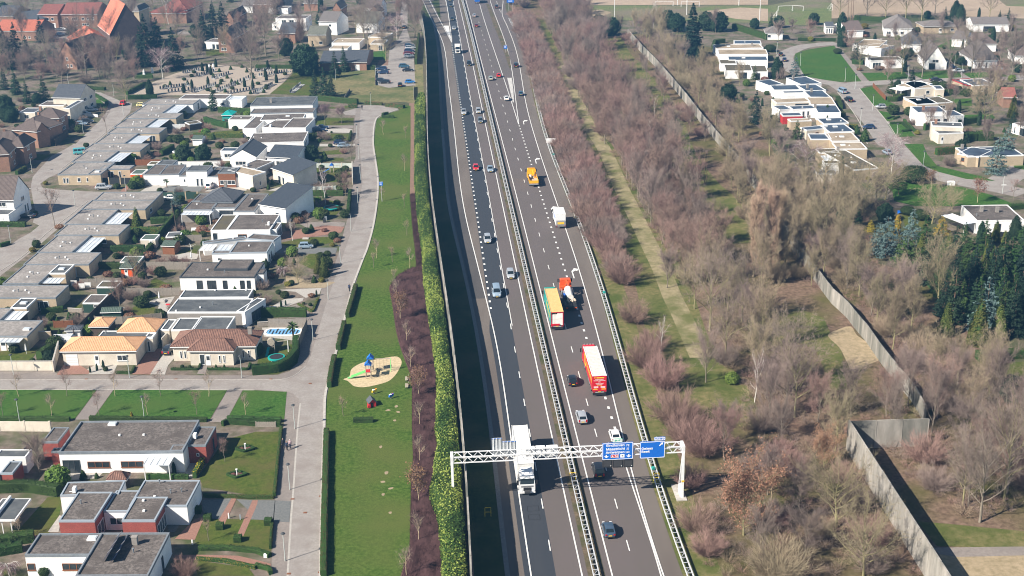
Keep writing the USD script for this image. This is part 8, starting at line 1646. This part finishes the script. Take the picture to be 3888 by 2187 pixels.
for i,(dx,dy)in enumerate(((0,0),(.15,2.9))):
 c=a+[dx,dy,0]
 for x in(-.45,.45):
  for y_ in(-.45,.45):MB().bar(c+[x,y_,0],c+[x,y_,3.0],.1).build('tower_post','play_wood',t)
 MB().box(c+[0,0,1.3],(1.0,1.0,.08)).build('platform','play_wood',t);m=MB()
 for s in(-1,1):m.hexa([c+[s*.66,-.66,2.75],c+[0,-.66,3.45],c+[0,.66,3.45],c+[s*.66,.66,2.75]],[c+[s*.66,-.66,2.83],c+[0,-.66,3.53],c+[0,.66,3.53],c+[s*.66,.66,2.83]])
 m.build('tower_roof','play_blue',t);MB().tri(c+[-.6,-.6,2.8],c+[.6,-.6,2.8],c+[0,-.6,3.4]).build('gable_board','play_blue',t);MB().box(c+[0,-.48,1.7],(.8,.05,.6)).build('front_panel','play_red' if i==0 else 'play_wood',t)
m=MB();s0,s1=a+[-.5,.1,1.3],a+[-3.3,-.1,.25]
for o in(-.3,.3):m.bar(s0+[0,o,.12],s1+[0,o,.12],.05,.25)
m.bar(s0,s1,.6,.05).bar(s1,s1+[-.6,0,-.05],.6,.05);m.build('slide','play_green',t);MB().bar(a+[.1,.5,1.4],a+[.1,2.4,1.4],.6,.06).build('bridge','play_wood',t)
MB().bar(a+[.6,2.9,2.6],a+[3.9,3.0,2.6],.12).build('swing_beam','play_wood',t)
for o in(-.4,.4):MB().bar(a+[3.9,3.0+o,0],a+[3.9,3.0,2.7],.1).build('swing_leg','play_green',t)
for o in(1.3,1.8,2.6,3.1):MB().bar(a+[o,2.95,.5],a+[o,2.95,2.6],.03).build('swing_chain','steel_dark',t)
for o in(1.55,2.85):MB().box(a+[o,2.95,.5],(.55,.25,.05)).build('swing_seat','net_black',t)
t=thing('playhouse','small red wooden playhouse with dark pitched roof','playhouse',W1('21 1165,1180'),.35)
MB().hexa([(-.6,-.8,0),(.6,-.8,0),(.6,.8,0),(-.6,.8,0)],[(-.6,-.8,.9),(.6,-.8,.9),(.6,.8,.9),(-.6,.8,.9)]).tri((-.6,-.8,.9),(.6,-.8,.9),(0,-.8,1.5)).tri((.6,.8,.9),(-.6,.8,.9),(0,.8,1.5)).build('wall','play_red',t);MB().box((-.15,-.82,.5),(.35,.04,.8)).build('doorway','net_black',t);MB().box((-.75,-1.0,.45),(.5,.5,.5)).build('counter','play_red',t)
for s in(-1,1):MB().hexa([(s*.8,-.95,.78),(0,-.95,1.55),(0,.95,1.55),(s*.8,.95,.78)],[(s*.8,-.95,.85),(0,-.95,1.62),(0,.95,1.62),(s*.8,.95,.85)]).build('roof_side','tile_slate',t)
for s,c,l in(('21 1190,1065','logo_yellow','yellow spring rocker on the lawn above the playhouse'),('21 1360,1112','play_blue','blue and white spring rocker on the lawn right of the playhouse')):
 t=thing('spring_rocker',l,'spring rocker',W1(s),.6);MB().tube([(.12*math.cos(u),.12*math.sin(u),u*.018)for u in np.linspace(0,22,40)],.025,5).build('spring','steel_dark',t);MB().hexa([(-.45,-.12,.4),(.4,-.12,.4),(.4,.12,.4),(-.45,.12,.4)],[(-.35,-.12,.8),(.55,-.12,.95),(.55,.12,.95),(-.35,.12,.8)]).build('body',c,t);MB().box((-.1,0,.85),(.4,.4,.08)).build('seat','sign_white',t);MB().bar((.35,-.25,.95),(.35,.25,.95),.05).build('handle','play_red',t)
for s,l in(('21 1515,930','dark green park bench at the edge of the brown belt, upper one'),('21 1515,1000','grey park bench at the edge of the brown belt, lower one')):
 t=thing('park_bench',l,'bench',W1(s),-1.5)
 for o in(-.2,0,.2):MB().box((0,o,.45),(1.7,.14,.05)).build('seat_slat','play_wood',t)
 for z in(.62,.8):MB().box((0,.33,z),(1.7,.05,.13)).build('back_slat','play_wood',t)
 for x in(-.65,.65):MB().bar((x,-.2,0),(x,.1,.43),.07).bar((x,.25,0),(x,.34,.85),.07).build('leg','wood_green',t)
import manifold3d as m3
def blob(ch,ref=.05):
 b=[]
 for(p,r0),(q,r1)in ch:b.append(m3 .Manifold.batch_hull([m3 .Manifold.sphere(r0,12).translate(list(map(float,p))),m3 .Manifold.sphere(r1,12).translate(list(map(float,q)))]))
 o=b[0]
 for e in b[1:]:o=o+e
 v=o.refine_to_length(ref).to_mesh();tm_=trimesh.Trimesh(v.vert_properties[:,:3],v.tri_verts);trimesh.smoothing.filter_taubin(tm_,iterations=6);return tm_
def person(s,yaw,h,top,leg,hair,label,dress=False,stride=.22):
 t=thing('person',label,'person',W1(s)+[0,0,.05],yaw);k=h/1.75;V_=lambda*p:np.array(p)*k;legs,arms,skin=[],[],[]
 for d in(-1,1):
  f=d*stride;hip,kn,an,toe=V_(0,d*.1,.9),V_(f*.55+.03,d*.1,.49),V_(f,d*.1,.09),V_(f+.17,d*.11,.04);legs+=[((hip,.095*k),(kn,.062*k)),((kn,.062*k),(an,.048*k))];skin+=[((an,.045*k),(toe,.035*k)),((hip,.08*k),(kn,.05*k)),((kn,.05*k),(an,.04*k))]
  sh,el,wr=V_(0,d*.19,1.42),V_(-f*.5,d*.24,1.14),V_(-f+.08,d*.23,.90);arms+=[((sh,.062*k),(el,.048*k)),((el,.048*k),(wr,.040*k))];skin+=[((sh,.05*k),(el,.036*k)),((el,.036*k),(wr,.028*k)),((wr,.028*k),(wr+V_(.02,0,-.07),.032*k))]
  for j,(ln,y_)in enumerate(((.07,-.025),(.08,-.008),(.075,.009),(.058,.024))):q=wr+V_(.02,y_,-.09);skin+=[((q,.009*k),(q+V_(.01,0,-ln*.6),.009*k)),((q+V_(.01,0,-ln*.6),.009*k),(q+V_(.03,0,-ln),.008*k))]
  skin.append(((wr+V_(.02,0,-.04),.012*k),(wr+V_(.06,-d*.01,-.08),.010*k)))
 tor=[((V_(0,0,.92),.13*k),(V_(0,0,1.15),.12*k)),((V_(0,-.09,1.36),.10*k),(V_(0,.09,1.36),.10*k)),((V_(0,0,1.15),.12*k),(V_(0,.07,1.36),.11*k)),((V_(0,0,1.15),.12*k),(V_(0,-.07,1.36),.11*k)),((V_(0,-.15,1.43),.06*k),(V_(0,.15,1.43),.06*k))]
 hd=[((V_(0,0,1.42),.055*k),(V_(.01,0,1.55),.055*k)),((V_(.0,0,1.66),.095*k),(V_(.03,0,1.58),.065*k)),((V_(.095,0,1.62),.018*k),(V_(.10,0,1.60),.016*k))]+[((V_(0,d*.09,1.63),.018*k),(V_(0,d*.095,1.60),.016*k))for d in(-1,1)]
 mesh('body',blob(skin+[(a_,b_)for a_,b_ in tor]+hd,.03),'skin',t,True);mesh('jacket',blob([((p,r*1.12),(q,r2*1.12))for(p,r),(q,r2)in tor+arms]),top,t,True);mesh('trousers',blob([((p,r*1.06),(q,r2*1.1))for(p,r),(q,r2)in legs]+[((V_(0,-.05,.92),.125*k),(V_(0,.05,.92),.125*k))]),leg,t,True)
 mesh('hair',blob([((V_(-.02,0,1.69),.095*k),(V_(-.05,0,1.60),.075*k))]),hair,t,True)
 for d in(-1,1):MB().box(V_(.098,d*.035,1.64),np.array((.012,.022,.014))*k).build('eye','net_black',t);mesh('shoe',blob([((V_(d*stride,d*.1,.06),.055*k),(V_(d*stride+.17,d*.11,.045),.042*k))]),'cloth_dark',t,True)
for a in(('31 275,162',-1.5,1.74,'cloth_dark','cloth_dark','hair_fair','person in dark clothes with pale hair, left of three walking on the pavement'),('31 313,186',-1.4,1.66,'cloth_navy','cloth_dark','hair_dark','person in navy jacket, middle of the three walking on the pavement'),('31 347,168',-1.5,1.68,'cloth_pink','cloth_navy','cloth_white','person in pale pink top and white cap, right of the three on the pavement'),('21 942,36',1.5,1.78,'cloth_navy','cloth_dark','hair_dark','person in dark blue walking alone along the street kerb'),('01 1068,1105',1.6,1.78,'cloth_dark','cloth_dark','hair_dark','person in dark clothes walking at the cul de sac')):person(*a)
for s,r_,l in(('11 760,662',2.05,'large green rimmed trampoline in the birch garden'),('21 208,728',1.65,'green rimmed trampoline inside the curved hedge')):
 t=thing('trampoline',l,'trampoline',W1(s));u=np.linspace(0,2*math.pi,33);c_=np.c_[np.cos(u),np.sin(u)];m=MB().ribbon(np.c_[c_*(r_-.32),np.full(33,.82)],np.c_[c_*r_,np.full(33,.80)]).ribbon(np.c_[c_*r_,np.full(33,.80)],np.c_[c_*r_,np.full(33,.55)]);m.build('rim_pad','teal_pad',t);MB().poly(c_[:-1]*(r_-.3),.80).build('mat','net_black',t)
 for j in range(6):e=j*math.pi/3;MB().bar((math.cos(e)*r_*.9,math.sin(e)*r_*.9,0),(math.cos(e)*r_*.9,math.sin(e)*r_*.9,.75),.07).build('leg','steel_rail',t)
a,b,c=W1('21 105,447'),W1('21 450,447'),W1('21 270,415');t=thing('swimming_pool','oval garden pool with white rim and striped blue cover','pool');L=np.linalg.norm(b-a)/2;q=(a+b)/2;d_=(b-a)/(2*L);n_=np.array([-d_[1],d_[0],0]);D=abs(np.dot(c-q,n_));sup=lambda k_:[(q+d_*L*k_*math.copysign(abs(math.cos(u))**.6,math.cos(u))+n_*D*k_*math.copysign(abs(math.sin(u))**.6,math.sin(u)))[:2]for u in np.linspace(0,2*math.pi,40)[:-1]]
MB().prism(Polygon(sup(1.12)).difference(Polygon(sup(.98))),0,.25).build('rim','edge_white',t);MB().poly(sup(1.0),.16).build('water','pool_water',t)
for j in range(9):x=(-.8+.2*j)*L;MB().box(q+d_*x+n_*random.Random(j).uniform(-.3,.3)*D+[0,0,.175],(.3,D*(1.0+(j%3)*.25),.02),math.atan2(d_[1],d_[0])).build('cover_strip','net_black',t)
t=thing('play_tower','small brown garden play tower with teal slide and swing beam','play tower',W1('21 160,640'),.1)
for x in(-.6,.6):
 for y_ in(-.5,.5):MB().bar((x,y_,0),(x,y_,2.1),.1).build('post','play_wood',t)
MB().tube([(0,-.55,2.2),(0,.55,2.2)],.75,12).build('roof','play_wood',t);MB().bar((-.6,0,2.0),(3.2,0,2.2),.12).build('swing_beam','play_wood',t);MB().bar((3.2,-.7,0),(3.2,0,2.2),.1).bar((3.2,.7,0),(3.2,0,2.2),.1).build('swing_leg','edge_white',t);MB().bar((-.5,-.5,1.2),(-.9,-2.6,.1),.5,.08).build('slide','teal_pad',t);MB().box((0,0,1.2),(1.2,1.0,.08)).build('platform','play_wood',t)
t=thing('play_tower','garden slide set with blue slide and blue roof','play tower',W1('11 765,285'),0)
for x in(-.5,.5):
 for y_ in(-.5,.5):MB().bar((x,y_,0),(x,y_,2.2),.1).build('post','play_wood',t)
MB().bar((-.6,-.2,1.2),(-2.6,-.6,.15),.5,.1).build('slide','play_blue',t);MB().hexa([(-.6,-.6,2.1),(.6,-.6,2.1),(.6,.6,2.1),(-.6,.6,2.1)],[(-.05,-.6,2.7),(.05,-.6,2.7),(.05,.6,2.7),(-.05,.6,2.7)]).build('roof','play_blue',t);MB().bar((.5,0,2.1),(2.4,0,2.1),.1).bar((2.4,-.6,0),(2.4,0,2.1),.1).bar((2.4,.6,0),(2.4,0,2.1),.1).build('swing_frame','play_wood',t)
def fence(spec,h,mat_,label,step=1.8,thick=.06,post=None,cap=False,name='garden_fence',cat='fence',ztop=None):
 p=resample(P2(spec),step);t=thing(name,label,cat)
 for a,b in zip(p,p[1:]):
  d=b-a;L=np.linalg.norm(d);yw=math.atan2(d[1],d[0]);m=MB().box([*(a+b)/2,h/2+.03],(L-.1,thick,h-.06),yw)
  if thick<.1:[m.box([*(a+d*(j+.5)/9),h/2+.05],(L/9*.55,thick+.03,h),yw)for j in range(9)]
  m.build('panel',mat_,t)
  if cap:MB().box([*(a+b)/2,h+.03],(L,thick+.1,.07),yw).build('coping','kerb_concrete',t)
 for a in p:MB().box([*a,h/2+.06],(.14 if post is None else .3,.14 if post is None else .3,h+.12)).build('post',post or mat_,t)
for a in table('''21 130,395 515,400|1.9|wood_grey|wooden board fence behind the oval pool
21 515,400 430,610|1.9|wood_grey|wooden board fence right of the oval pool
20 960,370 1280,375 1630,335|1.9|wood_grey|wooden board fence behind the orange tiled house
20 1280,80 1820,75|1.8|wood_grey|wooden picket fence above the yard lawn
10 810,1435 1220,1425|1.8|wood_grey|grey board fence below the fourth row house yard
10 1480,1265 2020,1265|1.9|wood_grey|wooden board fence below the clothes drier lawn
10 1680,985 2030,975|1.6|wood_grey|dark board fence above the clothes drier lawn
20 1230,60 980,290 750,520|2.2|wood_dark|long dark slanting fence behind the green shed
20 545,400 740,395|1.5|wood_brown|brown picket fence in the flat house yard
10 1730,640 1800,1010|2.0|wood_dark|dark fence between row yards and villa gardens
10 1365,215 1610,215|1.8|wood_brown|dark red fence by the white parasol
00 1740,1300 1960,1290|1.6|edge_white|white picket posts behind the row house
30 20,570 300,260|2.4|edge_dark|dark garden wall behind the grey garages
21 0,1400 200,1400|1.0|wood_grey|low wire fence on the hedge by the lawn plots
00 560,1470 690,1370|2.2|wood_dark|wooden trellis at the upper street
03 1055,880 1180,1010|1.6|wood_brown|reddish board fence of the beige bungalow
13 2235,940 2450,930|1.2|net_black|dark railing below the white bungalow
01 1200,715 1200,860|.9|wood_grey|low post fence along the car park
01 1590,1010 1590,880|1.2|wood_grey|low fence at the meadow by the noise wall
01 895,990 945,915|.9|wood_grey|broken low fence on the meadow
30 1930,640 2030,645|1.0|wood_grey|stone stack by the tree garden'''):fence(*a)
for s,h,m_,l,po in table('''20 0,832 535,832|2.0|stucco_cream|long pale garden wall left of the orange tiled house|None
20 545,845 600,640|2.2|stucco_cream|pale side wall with tiled top at the orange house drive|None
20 1640,610 1720,520|2.2|stucco_cream|pale wall beside the dark estate car|None
11 440,240 690,240 970,240|1.4|fence_panel|pale concrete panel fence above the slide lawn|stucco_cream
11 365,420 495,478 690,478 880,465|1.4|fence_panel|pale concrete panel fence below the slide lawn|stucco_cream
11 970,240 975,410|1.9|stucco_cream|white side wall of the slide lawn|None
10 1400,560 1990,555|2.0|wood_green|arched dark fence with beige pillars at the junction|brick_beige
10 985,405 1330,405|1.9|net_black|dark gate fence with beige pillars beside the end house|brick_beige
20 0,1440 510,1445|1.9|stucco_cream|pale ivy grown wall at the lower left|stucco_cream
10 1750,235 2220,230|1.8|edge_white|white panel wall behind the flat garages|None
10 1840,790 2130,785|2.2|brick_grey|grey brick yard wall below the glass porch|None
20 690,240 830,250|.9|wood_grey|low plank fence by the green shed|None
20 370,520 520,520|1.8|brick_beige|beige wall behind the covered caravan|None
00 860,1170 985,1180|1.0|edge_white|low white wall beside the silver cars|None
21 20,390 160,380|1.0|wood_grey|low timber edge of the pool terrace|None'''):fence(s,h,m_,l,3.0,.2,po,po is None,'garden_wall','wall')
def shed(spec,h,hr,w_,r_,label,ty='G',name='garden_shed',cat='shed',win='fd10-30',ov=.25):t=thing(name,label,cat);k=Block(spec,h);pitched(t,k,ty,hr,w_,r_,ov,'edge_white')if ty!='F' else flat(t,k,w_,r_,'edge_white',.1);windows(t,k,win)
for a in(('20 830,148 1010,148 1090,62',2.3,2.7,'wood_green','gravel_roof','dark green garden shed with white barred window','F','garden_shed','shed','fs60-95'),('10 1410,958 1560,958 1600,908',2.3,2.6,'stucco_cream','roof_green','garden shed with green roof beside the yellow hedge','F','garden_shed','shed','fd60-80'),('10 1630,1020 1750,1025 1790,978',2.2,2.8,'wood_brown','roof_green','small green roofed shed by the clothes drier','G','garden_shed','shed',''),('10 1205,1185 1400,1183 1410,1125',2.2,2.4,'wood_green','roof_green','flat dark green shed roof in the third yard','F','garden_shed','shed',''),('10 1215,1245 1325,1245 1330,1195',2.2,3.2,'truck_orange','roof_green','orange garden hut with pyramid green roof','H','garden_shed','shed','fd30-60'),('10 970,1437 1170,1437 1210,1375',2.2,2.4,'wood_green','mossy_roof','mossy roofed shed with white edges','F','garden_shed','shed',''),('10 1480,205 1570,205 1590,170',2.2,2.4,'wood_green','mossy_roof','small mossy roofed green shed by the flat garages','F','garden_shed','shed',''),('10 1310,300 1430,300 1480,252',2.4,2.5,'truck_orange','roof_green','green flat roofed shelter beside the white garages','F','garden_shed','shed',''),('10 1665,935 1810,930 1810,880',2.2,2.5,'wood_dark','bitumen_roof','grey round backed shed roof by the yard lawn','F','garden_shed','shed',''),('20 1020,240 1210,235 1220,200',1.6,2.1,'wood_green','roof_green','low green tent like shed on the yard lawn','G','garden_shed','shed',''),('20 665,425 800,420 810,380',2.0,2.4,'stucco_white','tile_slate','small slate roofed shed beside the dark fence','H','garden_shed','shed',''),('20 905,385 1085,385 1095,305',2.3,3.2,'wood_dark','tile_orange','orange tiled garden canopy beside the dark fence','H','garden_canopy','canopy',''),('30 1090,478 1260,478 1265,425',1.7,2.6,'wood_dark','tile_brown','brown pyramid roofed garden pavilion between two white houses','H','garden_pavilion','pavilion',''),('00 2235,1160 2330,1160 2335,1125',2.0,3.0,'teal_pad','teal_pad','teal fabric gazebo in the upper gardens','H','gazebo','gazebo',''),('00 1935,1400 2030,1400 2065,1370',2.1,2.8,'stucco_white','roof_green','small white shed with dark roof below the small lawn','G','garden_shed','shed',''),('10 1755,90 1905,70 1880,50',2.4,2.6,'wood_dark','patio_sheet','pale slanting roof among the dark evergreens','F','garden_shed','shed',''),('00 1905,1250 2030,1230 2040,1200',2.2,2.5,'wood_dark','mossy_roof','mossy shed roof by the white picket posts','F','garden_shed','shed','')):shed(*a)
k=Block('20 500,500 720,495 740,452',2.2);m=MB();k.solid(m,0,k.w,0,k.d,0,1.7);c=[k.P(k.w*x,k.d*y_,2.2)for x,y_ in((.06,.15),(.94,.15),(.94,.85),(.06,.85))];m.hexa(k.rect(0,k.w,0,k.d,1.7),c);single('covered_caravan',m,'cover_grey','caravan under a pale grey cover beside the dark fence','caravan')
for mt,nm in(('grave_dark','dark'),('grave_grey','grey')):
 k=kind('grave');MB().box((0,0,.12),(.9,1.8,.24)).build('slab',mt,k);MB().box((0,.85,.55),(.8,.16,1.1)).build('headstone',mt,k);MB().box((0,.2,.27),(.3,.4,.12)).build('plaque','grave_grey',k);K['grave_'+nm]=k
for i,(s,n)in enumerate(table('''00 1620,900 1920,860|11
00 1700,930 2000,900|9
00 1850,740 2030,700|8
00 1940,935 2200,850|11
00 1990,770 2180,720|8
00 2140,800 2330,740|8
00 2180,930 2400,840|10
00 2300,945 2576,900|9
00 2340,860 2560,770|8
01 -10,950 190,850|12
01 40,770 340,720|12
01 360,940 475,850|9
01 0,720 180,705|8''')):
 p=P2(s);r=random.Random(i)
 for j in range(n):q=p[0]+(p[1]-p[0])*(j+.5)/n;copy(K['grave_'+r.choice(('dark','dark','grey'))],(q[0],q[1],.03),r.uniform(-.1,.1)+1.2,label='gravestone with slab in cemetery row %s'%('left end by the round trees','left end behind it','back row left of the white statues','middle front','back row under the white statues','back middle','front right of the middle','front right','by the huge bare tree','beside the cemetery lawn','at the rear right','standing on the cemetery lawn','at the rear beside the hedge')[i],cat='gravestone',group='graves of cemetery row %d'%(i+1))
for s,l in(('00 1450,755','white statue on the lawn below the church, left'),('00 1535,735','white statue on the lawn below the church, right'),('00 2110,705','white memorial stone, left in the cemetery group'),('00 2150,700','white memorial stone, right in the cemetery group')):q=W1(s);single('stone_statue',MB().box(q+[0,0,.3],(.9,.9,.6)).tube([q+[0,0,.6],q+[0,0,1.3],q+[0,0,2.0],q+[0,0,2.4]],[.4,.45,.3,.12],8),'white_paint',l,'statue')
def goal(s,w_,yaw,l):
 t=thing('football_goal',l,'goal',W1(s),yaw);h=2.44
 for x in(-w_/2,w_/2):MB().bar((x,0,0),(x,0,h),.13).build('upright','white_paint',t);MB().bar((x,0,h),(x,1.8,0),.06).bar((x,0,.04),(x,1.8,.04),.06).build('stay','white_paint',t)
 MB().bar((-w_/2,0,h),(w_/2,0,h),.13).build('crossbar','white_paint',t)
for a in table('''02 1530,63|9|0|white goal frame at the far edge of the field, left
02 1792,66|9|0|white goal frame behind the tall fir
03 175,110|7.3|.1|large white football goal on the green field
03 85,170|5|1.3|small white goal seen from the side
03 300,110|5|-0.4|white goal lying beside the large goal
03 640,95|5|1.5|white goal post at the right of the green field'''):goal(*a)
for s,sz,m_,n_,l,c in table('''13 1840,415|(1.9,0.8,1.2)|white_paint|utility_cabinet|pale utility cabinet on the estate lawn|cabinet
13 1340,705|(1.8,0.6,0.5)|play_blue|garden_bench|pale blue garden bench by the column conifer|bench
11 690,790|(0.6,0.7,1.1)|net_black|wheelie_bin|dark wheeled bin by the trampoline|bin
11 705,765|(0.6,0.7,1.1)|edge_grey|wheelie_bin|grey wheeled bin by the trampoline|bin
10 1960,880|(1.7,0.7,0.5)|white_paint|garden_bench|white garden bench on the shady lawn|bench
30 580,385|(2.0,0.9,0.75)|white_paint|garden_table|white garden table set beside the red brick end|table
30 700,400|(0.8,0.8,0.9)|net_black|garden_grill|covered dark grill on the patio|grill
30 2303,870|(0.16,0.16,0.9)|white_paint|bollard_light|pale bollard light on the dark drive|light
30 2420,885|(0.16,0.16,0.9)|edge_blue|bollard_light|blue bollard light on the dark drive|light
30 1937,1135|(0.2,0.2,0.8)|white_paint|bollard_light|white bollard light by the dark bed|light
31 97,1262|(0.5,0.4,0.6)|white_paint|garden_statue|white garden statue on the hedge corner|statue
10 2095,1110|(0.9,0.8,1.0)|net_black|garden_grill|dark covered grill on the white patio|grill
10 2100,905|(2.0,0.8,0.75)|wood_brown|garden_table|brown table on the roof terrace patio|table
11 880,320|(2.2,1.0,0.7)|play_wood|log_pile|pile of cut logs on the slide lawn|logs
11 500,955|(1.5,1.0,0.3)|kerb_concrete|stone_trough|stone ornament on the drive lawn|ornament
20 1690,170|(0.9,0.5,0.25)|play_red|red_tarp|red plastic thing beside the grey flat roof|tarp
20 1620,140|(2.0,1.4,0.5)|kerb_concrete|fountain|round pale fountain basin in the yard|fountain
20 150,630|(1.6,0.6,0.7)|play_red|garden_toys|red and white toys under the white awning|toys'''):
 q=W1(s);x,y_,z=sz;m=MB();c4=[(-x/2,-y_/2),(x/2,-y_/2),(x/2,y_/2),(-x/2,y_/2)];i4=[(a_*.86,b_*.86)for a_,b_ in c4]
 if 'table' in n_ or 'bench' in n_:m.box(q+[0,0,z*.92],(x,y_,.09));[m.bar(q+[a_*.9,b_*.8,0],q+[a_*.9,b_*.8,z*.9],.09)for a_,b_ in c4];('bench' in n_)and m.box(q+[0,y_/2,z*1.4],(x,.06,z*.8))
 elif 'log' in n_:
  for j in range(14):e=random.Random(j);m.tube([q+[e.uniform(-.9,.9),e.uniform(-.6,.6),.12+.14*(j%4)],q+[e.uniform(-.9,.9),e.uniform(-.6,.6),.2+.14*(j%4)]],.14,6)
 else:m.hexa([q+[a_,b_,0]for a_,b_ in c4],[q+[a_,b_,z*.85]for a_,b_ in c4]).hexa([q+[a_,b_,z*.85]for a_,b_ in c4],[q+[a_,b_,z]for a_,b_ in i4]);m.box(q+[0,0,z+.02],(x*.5,y_*.5,.06))
 single(n_,m,m_,l,c)
for s in('31 495,815','21 545,962','31 652,650','31 368,678','31 645,1415','31 330,1430','21 150,918','20 868,918','20 1770,918'):q=P2(s)[0];struct('manhole_cover',MB().box([*q,.075],(.55,.4,.03)),'wood_brown')
t=thing('clothes_drier','white rotary clothes drier on the small lawn','clothes drier',W1('10 1925,1090'));MB().bar((0,0,0),(0,0,1.9),.06).build('pole','edge_white',t);[MB().bar((0,0,1.5),(1.3*math.cos(a_),1.3*math.sin(a_),1.9),.04).build('arm','edge_white',t)for a_ in(.4,1.97,3.54,5.11)]
for s,l in(('10 1370,210','closed white parasol before the dark red fence'),('10 1928,1170','closed white parasol by the stone garden'),('20 268,665','closed pale blue parasol on the left lawn'),('20 1605,130','grey standing stone in the fountain')):q=W1(s);single('closed_parasol',MB().tube([q,q+[0,0,.6],q+[0,0,.9],q+[0,0,2.2]],[.04,.04,.22,.05],8),'white_paint',l,'parasol')
for i,s in enumerate(('20 750,-5','20 830,25','20 890,15')):q=W1(s);single('laundry_sheet',MB().hexa([q+[-.6,-.04,.5],q+[.6,-.04,.6],q+[.6,.04,.6],q+[-.6,.04,.5]],[q+[-.7,-.04,1.7],q+[.7,-.04,1.7],q+[.7,.04,1.7],q+[-.7,.04,1.7]]),'cloth_white','white sheet hanging beside the green shed, '+('left','middle','right')[i],'laundry')
q=W1('13 2358,498');t=thing('street_name_sign','white street name plate on the estate corner lamp','street sign');MB().box(q+[.1,-.12,2.4],(1.3,.05,.22)).build('plate','white_paint',t);MB().bar(q+[0,0,2.4],q+[0,-.12,2.4],.04).build('bracket','steel_rail',t)
av=shapely.prepared.prep(unary_union(AVOID))
def gardens(spec,gap,seed,mix,lim):
 r=random.Random(seed);names={'bus':'dark shrub','hea':'brown shrub','red':'bare bush','gre':'bare bush','con':'small conifer','dar':'dark evergreen','lau':'green shrub','big':'bare tree','oli':'bare bush','spr':'spruce','cyp':'dark cypress'}
 for x,y in scatter(P2(spec),gap,seed,lim,lambda x,y:not av.contains(Point(x,y))):
  k,sc=r.choice(mix);l=near(x,y,HOUSES)[0].split(' ');plant(k,(x,y),names[k[:3]]+' in the garden by the '+' '.join(l[:9]),'tree' if k[:3]in('big','dar','spr','cyp')else 'shrub',sc*r.uniform(.7,1.2),'garden plants by the '+' '.join(l[:6]))
GM=(('bush',1),('bush',1.3),('heath',1.4),('laurelbush',1),('cone',.9),('redshrub0',.4),('greyshrub0',.45),('bush',.8))
gardens('10 1000,-150 2576,-300 11 950,0 900,900 650,1449 21 400,100 20 2200,300 400,800 0,640 10 0,1449 1300,700',2.6,51,GM,210)
gardens('00 0,1449 0,1050 400,1000 880,1120 1000,1200 500,1449 10 0,250',4,52,GM+(('darkmass',.6),),26)
gardens('00 -40,560 -40,-60 1000,-80 2576,-80 01 1480,-80 1420,420 1100,500 640,500 300,560',9,53,(('greytree0',1),('bigtree0',.8),('darkmass',.8),('redtree0',1),('spruce0',.7),('bigtree1',.7)),90)
gardens('03 -200,500 -400,900 0,1449 13 400,250 900,330 03 950,1449 650,1000 30,700',4.5,54,GM+(('cypress',.6),('greytree0',.5)),40)
gardens('03 850,640 900,300 2700,250 2700,1449 13 2300,100 1700,100 03 1350,1200 1100,900',6,55,GM+(('greytree0',.7),('darkmass',.5),('bigtree0',.6),('cypress',.8),('redtree1',.7),('spruce0',.5)),110)
for i,q in enumerate(scatter(P2('00 1560,930 1780,760 2160,670 01 360,700 130,950'),4.2,61,44)):plant(('cone','bush','cypress')[i%3],q,'small dark evergreen among the cemetery graves','shrub',.75 if i%3 else .9,'evergreens among the graves',sz=.9)
# ------ the air
HAZE=(.0002,(.22,.56,1.0))
MAT['haze']=usdkit.material(stage,'/World/Looks/haze',{'v':('principled_volume',{'color':HAZE[1],'density':HAZE[0],'anisotropy':.2})},[],volume='v.volume')
o=mesh('haze',MB().box((0,700,54),(2600,2700,112)).arrays(),'haze');cd(o.prim,kind='stuff',label='thin bluish haze over the whole scene')
